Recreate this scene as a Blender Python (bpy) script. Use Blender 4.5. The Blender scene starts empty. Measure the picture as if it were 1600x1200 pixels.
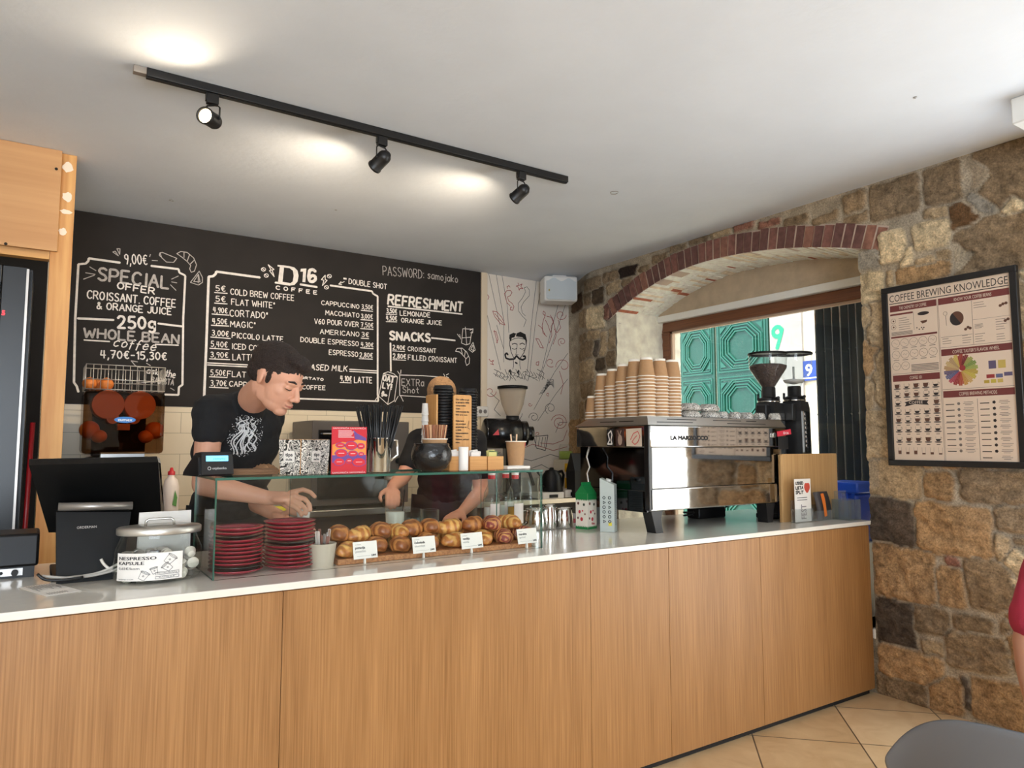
import bpy, bmesh, math, random
import numpy as np
from mathutils import Vector, Matrix, Euler, noise

random.seed(7)
SC = bpy.context.scene
COL = SC.collection
PI = math.pi

# ---------------------------------------------------------------- measured room (metres, Z up, X along counter, Y to back wall)
CAM_H = 1.32
FPX, YAW, PITCH = 1116.4, math.radians(33.45), math.radians(4.74)
YF, XW, YB, HC, HT = 2.196, 3.77, 5.06, 2.745, 0.905     # counter front, stone wall, back wall, ceiling, counter top
XL, YR = -2.4, -3.2                                      # left and rear walls (behind the camera)

# ---------------------------------------------------------------- camera
cam = bpy.data.objects.new('camera', bpy.data.cameras.new('camera'))
COL.objects.link(cam)
cam.data.sensor_fit = 'HORIZONTAL'
cam.data.sensor_width = 36.0
cam.data.lens = 36.0 * FPX / 1600.0
cam.data.clip_start = 0.02
cam.location = (0, 0, CAM_H)
cam.rotation_euler = (PI / 2 + PITCH, 0, -YAW)
SC.camera = cam

# ---------------------------------------------------------------- exposure, sampling behaviour
SC.view_settings.view_transform = 'Standard'
SC.view_settings.look = 'None'
SC.view_settings.gamma = 1.0
SC.view_settings.use_curve_mapping = False
SC.view_settings.exposure = 0.31
SC.cycles.use_denoising = True
SC.cycles.max_bounces = 9
SC.cycles.diffuse_bounces = 5
SC.cycles.glossy_bounces = 5
SC.cycles.transmission_bounces = 6
SC.cycles.transparent_max_bounces = 24
SC.cycles.caustics_reflective = False
SC.cycles.caustics_refractive = False
SC.cycles.sample_clamp_indirect = 6.0

# ---------------------------------------------------------------- world and daylight
world = bpy.data.worlds.new('world')
SC.world = world
world.use_nodes = True
bg = world.node_tree.nodes['Background']
bg.inputs[0].default_value = (0.78, 0.88, 1.0, 1)
bg.inputs[1].default_value = 3.6


def light(name, kind, loc, target, energy, color=(1, 1, 1), **kw):
    d = bpy.data.lights.new(name, kind)
    d.energy = energy
    d.color = color
    for k, v in kw.items():
        setattr(d, k, v)
    o = bpy.data.objects.new(name, d)
    COL.objects.link(o)
    o.location = loc
    o.rotation_euler = (Vector(target) - Vector(loc)).to_track_quat('-Z', 'Y').to_euler()
    return o


light('sun', 'SUN', (0, 0, 9), (4.2, 1.6, 0), 7.0, (1.0, 0.94, 0.86), angle=0.01)
# daylight falling in through the open street door in the stone wall (right of the picture)
light('daylight_street_door', 'AREA', (XW + 0.05, 0.36, 1.15), (0, 0.36, 1.0), 38, (0.80, 0.91, 1.0),
      shape='RECTANGLE', size=1.9, size_y=2.15)
# daylight through the shop front behind the camera
light('daylight_shop_front', 'AREA', (-0.95, YR + 0.04, 1.45), (-0.95, 3, 4.6), 135, (0.79, 0.895, 1.0),
      shape='RECTANGLE', size=2.6, size_y=1.9)


# ---------------------------------------------------------------- helpers
def cam_axes():
    F = Vector((math.sin(YAW) * math.cos(PITCH), math.cos(YAW) * math.cos(PITCH), math.sin(PITCH)))
    R = Vector((math.cos(YAW), -math.sin(YAW), 0))
    return F, R, F.cross(R)


_F, _R, _D = cam_axes()
_C = Vector((0, 0, CAM_H))


def ray(px, py):
    return _R * ((px - 800) / FPX) + _D * ((py - 600) / FPX) + _F


def onX(px, py, v):
    r = ray(px, py)
    return _C + r * (v / r.x)


def onY(px, py, v):
    r = ray(px, py)
    return _C + r * (v / r.y)


def onZ(px, py, v):
    r = ray(px, py)
    return _C + r * ((v - CAM_H) / r.z)


def lin(c):
    return tuple(((x / 255.0) / 12.92 if x / 255.0 <= 0.04045 else ((x / 255.0 + 0.055) / 1.055) ** 2.4) for x in c)


MATS = {}


def mat(name, col=(200, 200, 200), rough=0.5, metal=0.0, emit=None, emit_s=0.0, spec=0.5, bump=0.0, bump_scale=60.0,
        var=0.0, var_scale=8.0, coat=0.0):
    """plain procedural principled material; var = noise variation of the base colour, bump = fine noise relief"""
    if name in MATS:
        return MATS[name]
    m = bpy.data.materials.new(name)
    m.use_nodes = True
    nt = m.node_tree
    b = nt.nodes['Principled BSDF']
    c = lin(col)
    b.inputs['Base Color'].default_value = (*c, 1)
    b.inputs['Roughness'].default_value = rough
    b.inputs['Metallic'].default_value = metal
    b.inputs['Specular IOR Level'].default_value = spec
    if coat:
        b.inputs['Coat Weight'].default_value = coat
        b.inputs['Coat Roughness'].default_value = 0.08
    if emit:
        b.inputs['Emission Color'].default_value = (*lin(emit), 1)
        b.inputs['Emission Strength'].default_value = emit_s
    if var or bump:
        tc = nt.nodes.new('ShaderNodeTexCoord')
    if var:
        n = nt.nodes.new('ShaderNodeTexNoise')
        n.inputs['Scale'].default_value = var_scale
        n.inputs['Detail'].default_value = 5
        nt.links.new(tc.outputs['Object'], n.inputs['Vector'])
        r = nt.nodes.new('ShaderNodeValToRGB')
        r.color_ramp.elements[0].position = 0.3
        r.color_ramp.elements[1].position = 0.7
        r.color_ramp.elements[0].color = (*[x * (1 - var) for x in c], 1)
        r.color_ramp.elements[1].color = (*[min(1, x * (1 + var)) for x in c], 1)
        nt.links.new(n.outputs['Fac'], r.inputs[0])
        nt.links.new(r.outputs[0], b.inputs['Base Color'])
    if bump:
        n = nt.nodes.new('ShaderNodeTexNoise')
        n.inputs['Scale'].default_value = bump_scale
        n.inputs['Detail'].default_value = 4
        nt.links.new(tc.outputs['Object'], n.inputs['Vector'])
        bp = nt.nodes.new('ShaderNodeBump')
        bp.inputs['Strength'].default_value = bump
        bp.inputs['Distance'].default_value = 0.01
        nt.links.new(n.outputs['Fac'], bp.inputs['Height'])
        nt.links.new(bp.outputs[0], b.inputs['Normal'])
    MATS[name] = m
    return m


def wood(name, light_c, dark_c, axis='Z', rough=0.45, scale=1.0, fine=1.0, band=0.35):
    """wood with the grain running along the given object axis"""
    if name in MATS:
        return MATS[name]
    m = bpy.data.materials.new(name)
    m.use_nodes = True
    nt = m.node_tree
    b = nt.nodes['Principled BSDF']
    b.inputs['Roughness'].default_value = rough
    tc = nt.nodes.new('ShaderNodeTexCoord')

    def stretched(a, l, seed, detail):
        mp = nt.nodes.new('ShaderNodeMapping')
        s = [a * scale] * 3
        s['XYZ'.index(axis)] = l * scale
        mp.inputs['Scale'].default_value = s
        mp.inputs['Location'].default_value = (seed, seed * 1.3, seed * 0.7)
        nt.links.new(tc.outputs['Object'], mp.inputs[0])
        n = nt.nodes.new('ShaderNodeTexNoise')
        n.inputs['Scale'].default_value = 1.0
        n.inputs['Detail'].default_value = detail
        nt.links.new(mp.outputs[0], n.inputs['Vector'])
        return n
    n1 = stretched(9, 0.35, 3.1, 3)
    n2 = stretched(130 * fine, 3.0, 8.4, 3)
    mx = nt.nodes.new('ShaderNodeMix')
    mx.data_type = 'FLOAT'
    mx.inputs[0].default_value = band
    nt.links.new(n2.outputs['Fac'], mx.inputs[2])
    nt.links.new(n1.outputs['Fac'], mx.inputs[3])
    r = nt.nodes.new('ShaderNodeValToRGB')
    r.color_ramp.elements[0].position = 0.33
    r.color_ramp.elements[1].position = 0.66
    r.color_ramp.elements[0].color = (*lin(dark_c), 1)
    r.color_ramp.elements[1].color = (*lin(light_c), 1)
    nt.links.new(mx.outputs[0], r.inputs[0])
    nt.links.new(r.outputs[0], b.inputs['Base Color'])
    bp = nt.nodes.new('ShaderNodeBump')
    bp.inputs['Strength'].default_value = 0.12
    bp.inputs['Distance'].default_value = 0.002
    nt.links.new(n2.outputs['Fac'], bp.inputs['Height'])
    nt.links.new(bp.outputs[0], b.inputs['Normal'])
    MATS[name] = m
    return m


def glass(name, tint=(245, 250, 247), fres=0.35, rough=0.02, haze=0.0, haze_c=(255, 255, 255), blend=0.12):
    """thin clear glass or acrylic: light passes, the surface reflects by angle"""
    if name in MATS:
        return MATS[name]
    m = bpy.data.materials.new(name)
    m.use_nodes = True
    nt = m.node_tree
    nt.nodes.remove(nt.nodes['Principled BSDF'])
    out = nt.nodes['Material Output']
    t = nt.nodes.new('ShaderNodeBsdfTransparent')
    t.inputs[0].default_value = (*lin(tint), 1)
    g = nt.nodes.new('ShaderNodeBsdfGlossy')
    g.inputs['Roughness'].default_value = rough
    lw = nt.nodes.new('ShaderNodeLayerWeight')
    lw.inputs[0].default_value = .5
    po = nt.nodes.new('ShaderNodeMath')
    po.operation = 'POWER'
    po.inputs[1].default_value = 3.2
    nt.links.new(lw.outputs['Facing'], po.inputs[0])
    mu = nt.nodes.new('ShaderNodeMath')
    mu.operation = 'MULTIPLY_ADD'
    mu.inputs[1].default_value = fres
    mu.inputs[2].default_value = .022
    nt.links.new(po.outputs[0], mu.inputs[0])
    mx = nt.nodes.new('ShaderNodeMixShader')
    nt.links.new(mu.outputs[0], mx.inputs[0])
    nt.links.new(t.outputs[0], mx.inputs[1])
    nt.links.new(g.outputs[0], mx.inputs[2])
    last = mx
    if haze:
        d = nt.nodes.new('ShaderNodeBsdfDiffuse')
        d.inputs[0].default_value = (*lin(haze_c), 1)
        m2 = nt.nodes.new('ShaderNodeMixShader')
        m2.inputs[0].default_value = haze
        nt.links.new(mx.outputs[0], m2.inputs[1])
        nt.links.new(d.outputs[0], m2.inputs[2])
        last = m2
    nt.links.new(last.outputs[0], out.inputs['Surface'])
    MATS[name] = m
    return m


class MB:
    """collects shapes and links them as ONE mesh object"""

    def __init__(s):
        s.v, s.f, s.mi, s.sm = [], [], [], []
        s.M = None

    def add(s, vs, fs, mi=0, smooth=False, M=None):
        o = len(s.v)
        for p in vs:
            p = Vector(p)
            if M is not None:
                p = M @ p
            if s.M is not None:
                p = s.M @ p
            s.v.append(p)
        for f in fs:
            s.f.append([o + i for i in f])
            s.mi.append(mi)
            s.sm.append(smooth)
        return s

    def box(s, x0, y0, z0, x1, y1, z1, mi=0, bev=0.0, M=None, seg=2):
        if bev <= 0:
            vs = [(x, y, z) for z in (z0, z1) for y in (y0, y1) for x in (x0, x1)]
            fs = [(0, 2, 3, 1), (4, 5, 7, 6), (0, 1, 5, 4), (2, 6, 7, 3), (0, 4, 6, 2), (1, 3, 7, 5)]
            return s.add(vs, fs, mi, False, M)
        bm = bmesh.new()
        bmesh.ops.create_cube(bm, size=1)
        for v in bm.verts:
            v.co = ((x0 + x1) / 2 + v.co.x * (x1 - x0), (y0 + y1) / 2 + v.co.y * (y1 - y0), (z0 + z1) / 2 + v.co.z * (z1 - z0))
        bmesh.ops.bevel(bm, geom=bm.edges[:], offset=bev, segments=seg, profile=0.5, affect='EDGES')
        bm.verts.index_update()
        k0 = len(s.sm)
        s.add([v.co.copy() for v in bm.verts], [[v.index for v in f.verts] for f in bm.faces], mi, True, M)
        for i, f in enumerate(bm.faces):
            f.normal_update()
            if max(abs(c) for c in f.normal) > .999:
                s.sm[k0 + i] = False
        bm.free()
        return s

    def lathe(s, prof, n=24, mi=0, c=(0, 0, 0), smooth=True, M=None, cap0=False, cap1=False, a0=0.0, sx=1.0, sy=1.0):
        vs, fs = [], []
        for r, z in prof:
            for k in range(n):
                a = a0 + 2 * PI * k / n
                vs.append((c[0] + sx * r * math.cos(a), c[1] + sy * r * math.sin(a), c[2] + z))
        for i in range(len(prof) - 1):
            for k in range(n):
                k2 = (k + 1) % n
                fs.append((i * n + k, i * n + k2, (i + 1) * n + k2, (i + 1) * n + k))
        s.add(vs, fs, mi, smooth, M)
        o = len(s.v)
        if cap0:
            s.f.append(list(range(o - len(vs) + n - 1, o - len(vs) - 1, -1)))
            s.mi.append(mi)
            s.sm.append(False)
        if cap1:
            s.f.append(list(range(o - n, o)))
            s.mi.append(mi)
            s.sm.append(False)
        return s

    def cyl(s, p0, p1, r0, r1=None, n=16, mi=0, smooth=True):
        r1 = r0 if r1 is None else r1
        p0, p1 = Vector(p0), Vector(p1)
        d = p1 - p0
        q = d.to_track_quat('Z', 'Y').to_matrix().to_4x4()
        return s.lathe([(r0, 0), (r1, d.length)], n, mi, smooth=smooth, M=Matrix.Translation(p0) @ q, cap0=True, cap1=True)

    def tube(s, pts, r, n=8, mi=0, closed=False, cap=True):
        pts = [Vector(p) for p in pts]
        N = len(pts)
        rs = r if isinstance(r, (list, tuple)) else [r] * N
        up = None
        vs, fs = [], []
        for i, p in enumerate(pts):
            a = pts[(i - 1) % N] if (closed or i > 0) else p
            b = pts[(i + 1) % N] if (closed or i < N - 1) else p
            t = (b - a)
            t = t.normalized() if t.length > 1e-9 else Vector((0, 0, 1))
            if up is None:
                up = t.orthogonal().normalized()
            u = (up - t * up.dot(t))
            u = u.normalized() if u.length > 1e-6 else t.orthogonal().normalized()
            up = u
            w = t.cross(u)
            for k in range(n):
                an = 2 * PI * k / n
                vs.append(p + (u * math.cos(an) + w * math.sin(an)) * rs[i])
        M_ = N if closed else N - 1
        for i in range(M_):
            for k in range(n):
                k2 = (k + 1) % n
                j = (i + 1) % N
                fs.append((i * n + k, i * n + k2, j * n + k2, j * n + k))
        if not closed and cap:
            fs.append(list(range(n - 1, -1, -1)))
            fs.append(list(range((N - 1) * n, N * n)))
        return s.add(vs, fs, mi, True)

    def ellip(s, c, r, n=20, m=12, mi=0, M=None):
        vs, fs = [], []
        for i in range(m + 1):
            t = PI * i / m
            for k in range(n):
                a = 2 * PI * k / n
                vs.append((c[0] + r[0] * math.sin(t) * math.cos(a), c[1] + r[1] * math.sin(t) * math.sin(a), c[2] - r[2] * math.cos(t)))
        for i in range(m):
            for k in range(n):
                k2 = (k + 1) % n
                fs.append((i * n + k, i * n + k2, (i + 1) * n + k2, (i + 1) * n + k))
        return s.add(vs, fs, mi, True, M)

    def prism(s, poly, h0, h1, frame, mi=0):
        """poly of (u,v); frame = (origin, U, V, W): extruded from h0 to h1 along W"""
        O, U, V, W = [Vector(x) for x in frame]
        n = len(poly)
        vs = [O + U * u + V * v + W * h0 for u, v in poly] + [O + U * u + V * v + W * h1 for u, v in poly]
        fs = [list(range(n - 1, -1, -1)), list(range(n, 2 * n))] + [(i, (i + 1) % n, n + (i + 1) % n, n + i) for i in range(n)]
        return s.add(vs, fs, mi)

    def stroke(s, pts, w, frame, h=0.0, mi=0, closed=False):
        """flat ribbon of width w along a polyline of (u,v) in the plane of the frame, with round ends"""
        O, U, V, W = [Vector(x) for x in frame]
        if closed:
            pts = list(pts) + [pts[0]]

        def P(u, v):
            return O + U * u + V * v + W * h
        h += W.length * 2e-5 * (len(s.f) % 40)
        for a, b in zip(pts[:-1], pts[1:]):
            h += 2.5e-5
            dx, dy = b[0] - a[0], b[1] - a[1]
            L = math.hypot(dx, dy)
            if L < 1e-7:
                continue
            nx, ny = -dy / L * w / 2, dx / L * w / 2
            ex, ey = dx / L * w * .35, dy / L * w * .35
            # one six-sided piece per segment, pointed a little at both ends so that joints close
            s.add([P(a[0] - ex, a[1] - ey), P(a[0] - nx, a[1] - ny), P(b[0] - nx, b[1] - ny), P(b[0] + ex, b[1] + ey),
                   P(b[0] + nx, b[1] + ny), P(a[0] + nx, a[1] + ny)], [(0, 1, 2, 3, 4, 5)], mi)
        return s

    def build(s, name, m, parent=None, loc=None, rz=0.0, merge=False):
        me = bpy.data.meshes.new(name)
        me.from_pydata([tuple(p) for p in s.v], [], s.f)
        ms = m if isinstance(m, (list, tuple)) else [m]
        for x in ms:
            me.materials.append(x)
        me.polygons.foreach_set('material_index', s.mi)
        me.polygons.foreach_set('use_smooth', s.sm)
        if merge:
            bm = bmesh.new()
            bm.from_mesh(me)
            bmesh.ops.remove_doubles(bm, verts=bm.verts[:], dist=1e-5)
            bm.to_mesh(me)
            bm.free()
        me.update()
        o = bpy.data.objects.new(name, me)
        COL.objects.link(o)
        if parent:
            o.parent = parent
        if loc is not None:
            o.location = loc
        if rz:
            o.rotation_euler.z = rz
        return o


def tag(o, label, cat, group=None):
    o['label'] = label
    o['category'] = cat
    if group:
        o['group'] = group
    return o


def thing(name, label, cat, loc=(0, 0, 0), rz=0.0, group=None):
    o = bpy.data.objects.new(name, None)
    o.empty_display_size = 0.05
    COL.objects.link(o)
    o.location = loc
    o.rotation_euler.z = rz
    return tag(o, label, cat, group)


def struct(o, label=None):
    o['kind'] = 'structure'
    if label:
        o['label'] = label
    return o


KIDS = {}


def dup(root, loc, rz=None, label=None, group=None, rot=None):
    r = root.copy()
    COL.objects.link(r)
    r.location = loc
    if rz is not None:
        r.rotation_euler = (0, 0, rz)
    if rot is not None:
        r.rotation_euler = rot
    if label:
        r['label'] = label
    if group:
        r['group'] = group
    for ch in root.children:
        c = ch.copy()
        COL.objects.link(c)
        c.parent = r
        for g in ch.children:
            d = g.copy()
            COL.objects.link(d)
            d.parent = c
    return r


_dg = None


def text_faces(txt, shear=0.0, spacing=1.0):
    """vertices and faces of a word in the built-in typeface, cap height about 0.73, baseline at 0"""
    cu = bpy.data.curves.new('t', 'FONT')
    cu.body = txt
    cu.shear = shear
    cu.space_character = spacing
    cu.resolution_u = 2
    o = bpy.data.objects.new('t', cu)
    COL.objects.link(o)
    dg = bpy.context.evaluated_depsgraph_get()
    me = bpy.data.meshes.new_from_object(o.evaluated_get(dg))
    vs = [v.co.copy() for v in me.vertices]
    fs = [list(p.vertices) for p in me.polygons]
    bpy.data.objects.remove(o)
    bpy.data.curves.remove(cu)
    bpy.data.meshes.remove(me)
    return vs, fs


def print_text(mb, txt, frame, u, v, cap, width=None, mi=0, h=0.0, align='L', bold=0.0, shear=0.0):
    """printed lettering laid in the plane of the frame; cap = capital height, width squeezes the line to fit"""
    O, U, V, W = [Vector(x) for x in frame]
    vs, fs = text_faces(txt, shear)
    if not vs:
        return
    x0, x1 = min(p.x for p in vs), max(p.x for p in vs)
    sc = cap / 0.729
    sx = sc if width is None else width / max(1e-6, x1 - x0)
    wd = (x1 - x0) * sx
    off = u if align == 'L' else (u - wd / 2 if align == 'C' else u - wd)
    shifts = [(0, 0)] if not bold else [(-bold, 0), (bold, 0), (0, bold), (0, -bold), (0, 0)]
    for du, dv in shifts:
        h += 8e-5
        mb.add([O + U * (off + (p.x - x0) * sx + du) + V * (v + p.y * sc + dv) + W * h for p in vs], fs, mi)


# single-stroke hand lettering: every glyph is a list of polylines on a grid, 4 wide and 6 high
G = {
    'A': [[(0, 0), (2, 6), (4, 0)], [(.8, 2.2), (3.3, 2.2)]], 'B': [[(0, 0), (0, 6), (2.6, 6), (3.4, 5), (2.6, 3.3), (0, 3.2)], [(2.4, 3.3), (3.8, 2.2), (3.4, .6), (2.2, 0), (0, 0)]],
    'C': [[(3.7, 5), (2.6, 6), (1.2, 5.7), (.2, 4.2), (.2, 1.8), (1.2, .3), (2.6, 0), (3.7, 1)]], 'D': [[(0, 0), (0, 6), (2, 5.7), (3.6, 4.3), (3.7, 2.2), (2.6, .6), (0, 0)]],
    'E': [[(3.3, 6), (0, 6), (0, 0), (3.4, 0)], [(0, 3.1), (2.7, 3.1)]], 'F': [[(3.4, 6), (0, 6), (0, 0)], [(0, 3.1), (2.7, 3.1)]],
    'G': [[(3.6, 5), (2.4, 6), (1, 5.6), (.1, 4), (.2, 1.6), (1.3, .1), (2.8, .2), (3.7, 1.3), (3.7, 2.8), (2.2, 2.8)]], 'H': [[(0, 0), (0, 6)], [(3.7, 0), (3.7, 6)], [(0, 3), (3.7, 3)]],
    'I': [[(1, 0), (1, 6)]], 'J': [[(3, 6), (3, 1.4), (2, 0), (.8, .2), (.2, 1.3)]], 'K': [[(0, 0), (0, 6)], [(3.5, 6), (.1, 2.6)], [(1.2, 3.6), (3.7, 0)]],
    'L': [[(0, 6), (0, 0), (3.3, 0)]], 'M': [[(0, 0), (.3, 6), (2.2, 2.4), (4.1, 6), (4.4, 0)]], 'N': [[(0, 0), (.1, 6), (3.6, 0), (3.7, 6)]],
    'O': [[(1.9, 6), (.6, 5.2), (0, 3), (.6, .8), (1.9, 0), (3.2, .8), (3.8, 3), (3.2, 5.2), (1.9, 6)]], 'P': [[(0, 0), (0, 6), (2.4, 6), (3.5, 4.9), (3.2, 3.4), (2.2, 2.7), (0, 2.7)]],
    'Q': [[(1.9, 6), (.6, 5.2), (0, 3), (.6, .8), (1.9, 0), (3.2, .8), (3.8, 3), (3.2, 5.2), (1.9, 6)], [(2.4, 1.4), (4, -.4)]],
    'R': [[(0, 0), (0, 6), (2.4, 6), (3.4, 5), (3.1, 3.5), (2.1, 2.9), (0, 2.9)], [(1.8, 2.9), (3.7, 0)]],
    'S': [[(3.3, 5.2), (2.2, 6), (.8, 5.7), (.2, 4.5), (1, 3.4), (2.6, 2.7), (3.4, 1.5), (2.8, .3), (1.4, 0), (.1, .9)]], 'T': [[(0, 6), (3.8, 6)], [(1.9, 6), (1.9, 0)]],
    'U': [[(0, 6), (0, 1.6), (1, .1), (2.6, .1), (3.6, 1.6), (3.6, 6)]], 'V': [[(0, 6), (1.9, 0), (3.8, 6)]], 'W': [[(0, 6), (1.2, 0), (2.6, 4.4), (4, 0), (5.2, 6)]],
    'X': [[(0, 0), (3.7, 6)], [(0, 6), (3.7, 0)]], 'Y': [[(0, 6), (1.9, 3), (3.8, 6)], [(1.9, 3), (1.9, 0)]], 'Z': [[(0, 6), (3.6, 6), (0, 0), (3.7, 0)]],
    '0': [[(1.6, 6), (.5, 5), (0, 3), (.5, 1), (1.6, 0), (2.7, 1), (3.2, 3), (2.7, 5), (1.6, 6)]], '1': [[(.3, 4.6), (1.4, 6), (1.4, 0)]],
    '2': [[(.1, 4.8), (.9, 6), (2.4, 5.8), (3, 4.5), (2.2, 2.6), (0, 0), (3.2, 0)]], '3': [[(.2, 5.4), (1.4, 6), (2.7, 5.4), (2.7, 3.9), (1.2, 3.2), (2.9, 2.4), (3, .9), (1.6, 0), (.1, .6)]],
    '4': [[(2.4, 0), (2.4, 6)], [(.7, 6), (.1, 2.4), (3.4, 2.4)]], '5': [[(3, 6), (.5, 6), (.3, 3.3), (1.8, 3.7), (3.1, 2.6), (2.9, .9), (1.5, 0), (.1, .6)]],
    '6': [[(2.6, 5.8), (1, 4.6), (.1, 2.3), (.6, .4), (1.9, 0), (3.1, 1.2), (2.5, 2.9), (1.2, 3.1), (.2, 2)]], '7': [[(0, 6), (3.2, 6), (1.2, 0)], [(.9, 3), (2.8, 3)]],
    '8': [[(1.6, 3.2), (.4, 4.4), (.8, 5.8), (2.3, 5.8), (2.8, 4.5), (1.6, 3.2), (.1, 1.8), (.5, .2), (2.5, .1), (3.1, 1.6), (1.6, 3.2)]],
    '9': [[(2.9, 3.8), (1.6, 2.9), (.3, 3.7), (.3, 5.2), (1.6, 6), (2.8, 5.3), (2.9, 3.4), (1.9, 0)]],
    '€': [[(3.4, 5.3), (2.3, 6), (1, 5.2), (.6, 3), (1.1, .8), (2.3, 0), (3.4, .7)], [(0, 3.7), (2.6, 3.7)], [(0, 2.5), (2.4, 2.5)]],
    ',': [[(.7, .4), (.2, -1.4)]], '.': [[(.4, 0), (.5, .3)]], ':': [[(.4, .6), (.5, 1)], [(.4, 3.4), (.5, 3.8)]], '-': [[(.2, 2.8), (2.6, 2.8)]], '*': [[(.2, 5.6), (1.4, 4.4)], [(1.4, 5.6), (.2, 4.4)], [(.8, 6), (.8, 4.1)]],
    '&': [[(3.8, 0), (.9, 4.6), (1.2, 5.8), (2.3, 5.6), (2.2, 4.2), (.3, 2), (.5, .4), (1.8, 0), (3.6, 2.2)]], '!': [[(.6, 6), (.6, 1.8)], [(.6, .1), (.6, .5)]],
    'a': [[(2.9, 3.6), (1.3, 4), (.2, 2.6), (.3, .6), (1.4, 0), (2.8, 1.2)], [(2.9, 4), (2.9, 0)]], 'b': [[(0, 6), (0, 0)], [(0, 2.8), (1.4, 4), (2.8, 2.8), (2.6, .6), (1.2, 0), (0, 1)]],
    'c': [[(2.7, 3.4), (1.5, 4), (.2, 2.6), (.4, .6), (1.5, 0), (2.8, .7)]], 'd': [[(2.9, 6), (2.9, 0)], [(2.9, 3), (1.4, 4), (.2, 2.6), (.3, .6), (1.4, 0), (2.9, 1)]],
    'e': [[(.2, 2), (2.9, 2.3), (2.2, 3.8), (1, 3.9), (.1, 2.2), (.7, .4), (1.8, 0), (3, .8)]], 'f': [[(2.3, 5.6), (1.4, 6), (.8, 4.8), (.8, -1)], [(0, 3.2), (2, 3.2)]],
    'g': [[(2.9, 3.4), (1.4, 4), (.2, 2.8), (.4, 1), (1.6, .6), (2.9, 1.6)], [(2.9, 4), (2.8, -1), (1.6, -1.9), (.3, -1.2)]], 'h': [[(0, 6), (0, 0)], [(0, 2.6), (1.5, 3.8), (2.7, 2.8), (2.7, 0)]],
    'i': [[(.5, 0), (.5, 3.8)], [(.5, 5.1), (.5, 5.5)]], 'j': [[(1.4, 3.8), (1.4, -.8), (.6, -1.8), (-.3, -1.2)], [(1.4, 5.1), (1.4, 5.5)]], 'k': [[(0, 6), (0, 0)], [(2.4, 3.8), (.1, 1.6), (2.6, 0)]],
    'l': [[(.5, 6), (.5, 0)]], 'm': [[(0, 0), (0, 3.8)], [(0, 2.8), (1, 3.8), (1.8, 3), (1.8, 0)], [(1.8, 2.8), (2.9, 3.8), (3.7, 3), (3.7, 0)]], 'n': [[(0, 0), (0, 3.8)], [(0, 2.6), (1.4, 3.8), (2.6, 2.8), (2.6, 0)]],
    'o': [[(1.5, 4), (.2, 2.6), (.5, .5), (1.5, 0), (2.6, .6), (2.9, 2.4), (1.5, 4)]], 'p': [[(0, 4), (0, -2)], [(0, 2.8), (1.4, 4), (2.8, 2.8), (2.6, .6), (1.2, 0), (0, 1)]],
    'r': [[(0, 0), (0, 3.8)], [(0, 2.4), (1, 3.6), (2.2, 3.6)]], 's': [[(2.5, 3.4), (1.3, 4), (.3, 3.1), (1.3, 2.2), (2.5, 1.4), (1.9, .2), (.9, 0), (.1, .6)]],
    't': [[(1.2, 5.6), (1.2, .8), (2.2, .1)], [(0, 3.8), (2.4, 3.8)]], 'u': [[(0, 3.8), (0, 1), (1.2, 0), (2.6, 1.2)], [(2.6, 3.8), (2.6, 0)]], 'v': [[(0, 3.8), (1.3, 0), (2.6, 3.8)]],
    'w': [[(0, 3.8), (.9, 0), (1.9, 3), (2.9, 0), (3.8, 3.8)]], 'x': [[(0, 0), (2.6, 3.8)], [(0, 3.8), (2.6, 0)]], 'y': [[(0, 3.8), (1.4, 0)], [(2.8, 3.8), (1, -1.8)]], 'z': [[(0, 3.8), (2.6, 3.8), (0, 0), (2.7, 0)]],
}


def hand_text(mb, txt, frame, a, b, cap, w, mi=0, h=0.0, passes=1, slant=0.0):
    """hand lettering along the line from a to b (u,v in the frame); cap = capital height, w = stroke width"""
    adv, x = [], 0.0
    for ch in txt:
        if ch == ' ':
            adv.append(None)
            x += 2.6
            continue
        g = G[ch]
        wd = max(p[0] for s in g for p in s)
        adv.append((x, g))
        x += wd + 1.35
    x -= 1.35
    L = math.hypot(b[0] - a[0], b[1] - a[1])
    ex, ey = (b[0] - a[0]) / L, (b[1] - a[1]) / L
    sx, sy = L / x, cap / 6.0
    for it in adv:
        if it is None:
            continue
        gx, g = it
        jy = random.uniform(-.12, .12)
        for k in range(passes):
            q = 0.0 if passes == 1 else (k - (passes - 1) / 2) * w * 1.15
            for st in g:
                pts = []
                for (u, v) in st:
                    uu, vv = (gx + u + slant * v) * sx, (v + jy) * sy
                    pts.append((a[0] + ex * uu - ey * vv + q, a[1] + ey * uu + ex * vv - q * .4))
                mb.stroke(pts, w, frame, h, mi)
# ================================================================ ROOM
BACK = (Vector((0, YB, 0)), Vector((1, 0, 0)), Vector((0, 0, 1)), Vector((0, -1, 0)))       # u = X, v = Z on the back wall
STONE = (Vector((XW, 0, 0)), Vector((0, -1, 0)), Vector((0, 0, 1)), Vector((-1, 0, 0)))     # u = -Y, v = Z on the stone wall


def vnoise(x, y, seed=0):
    """smooth value noise on arrays"""
    xi, yi = np.floor(x).astype(np.int64), np.floor(y).astype(np.int64)
    fx, fy = x - xi, y - yi
    fx, fy = fx * fx * (3 - 2 * fx), fy * fy * (3 - 2 * fy)

    def h(a, b):
        n = (a * 374761393 + b * 668265263 + seed * 974711) & 0x7fffffff
        n = ((n ^ (n >> 13)) * 1274126177) & 0x7fffffff
        return ((n ^ (n >> 16)) & 0xffff) / 65535.0
    a = h(xi, yi) * (1 - fx) + h(xi + 1, yi) * fx
    b = h(xi, yi + 1) * (1 - fx) + h(xi + 1, yi + 1) * fx
    return a * (1 - fy) + b * fy


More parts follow.
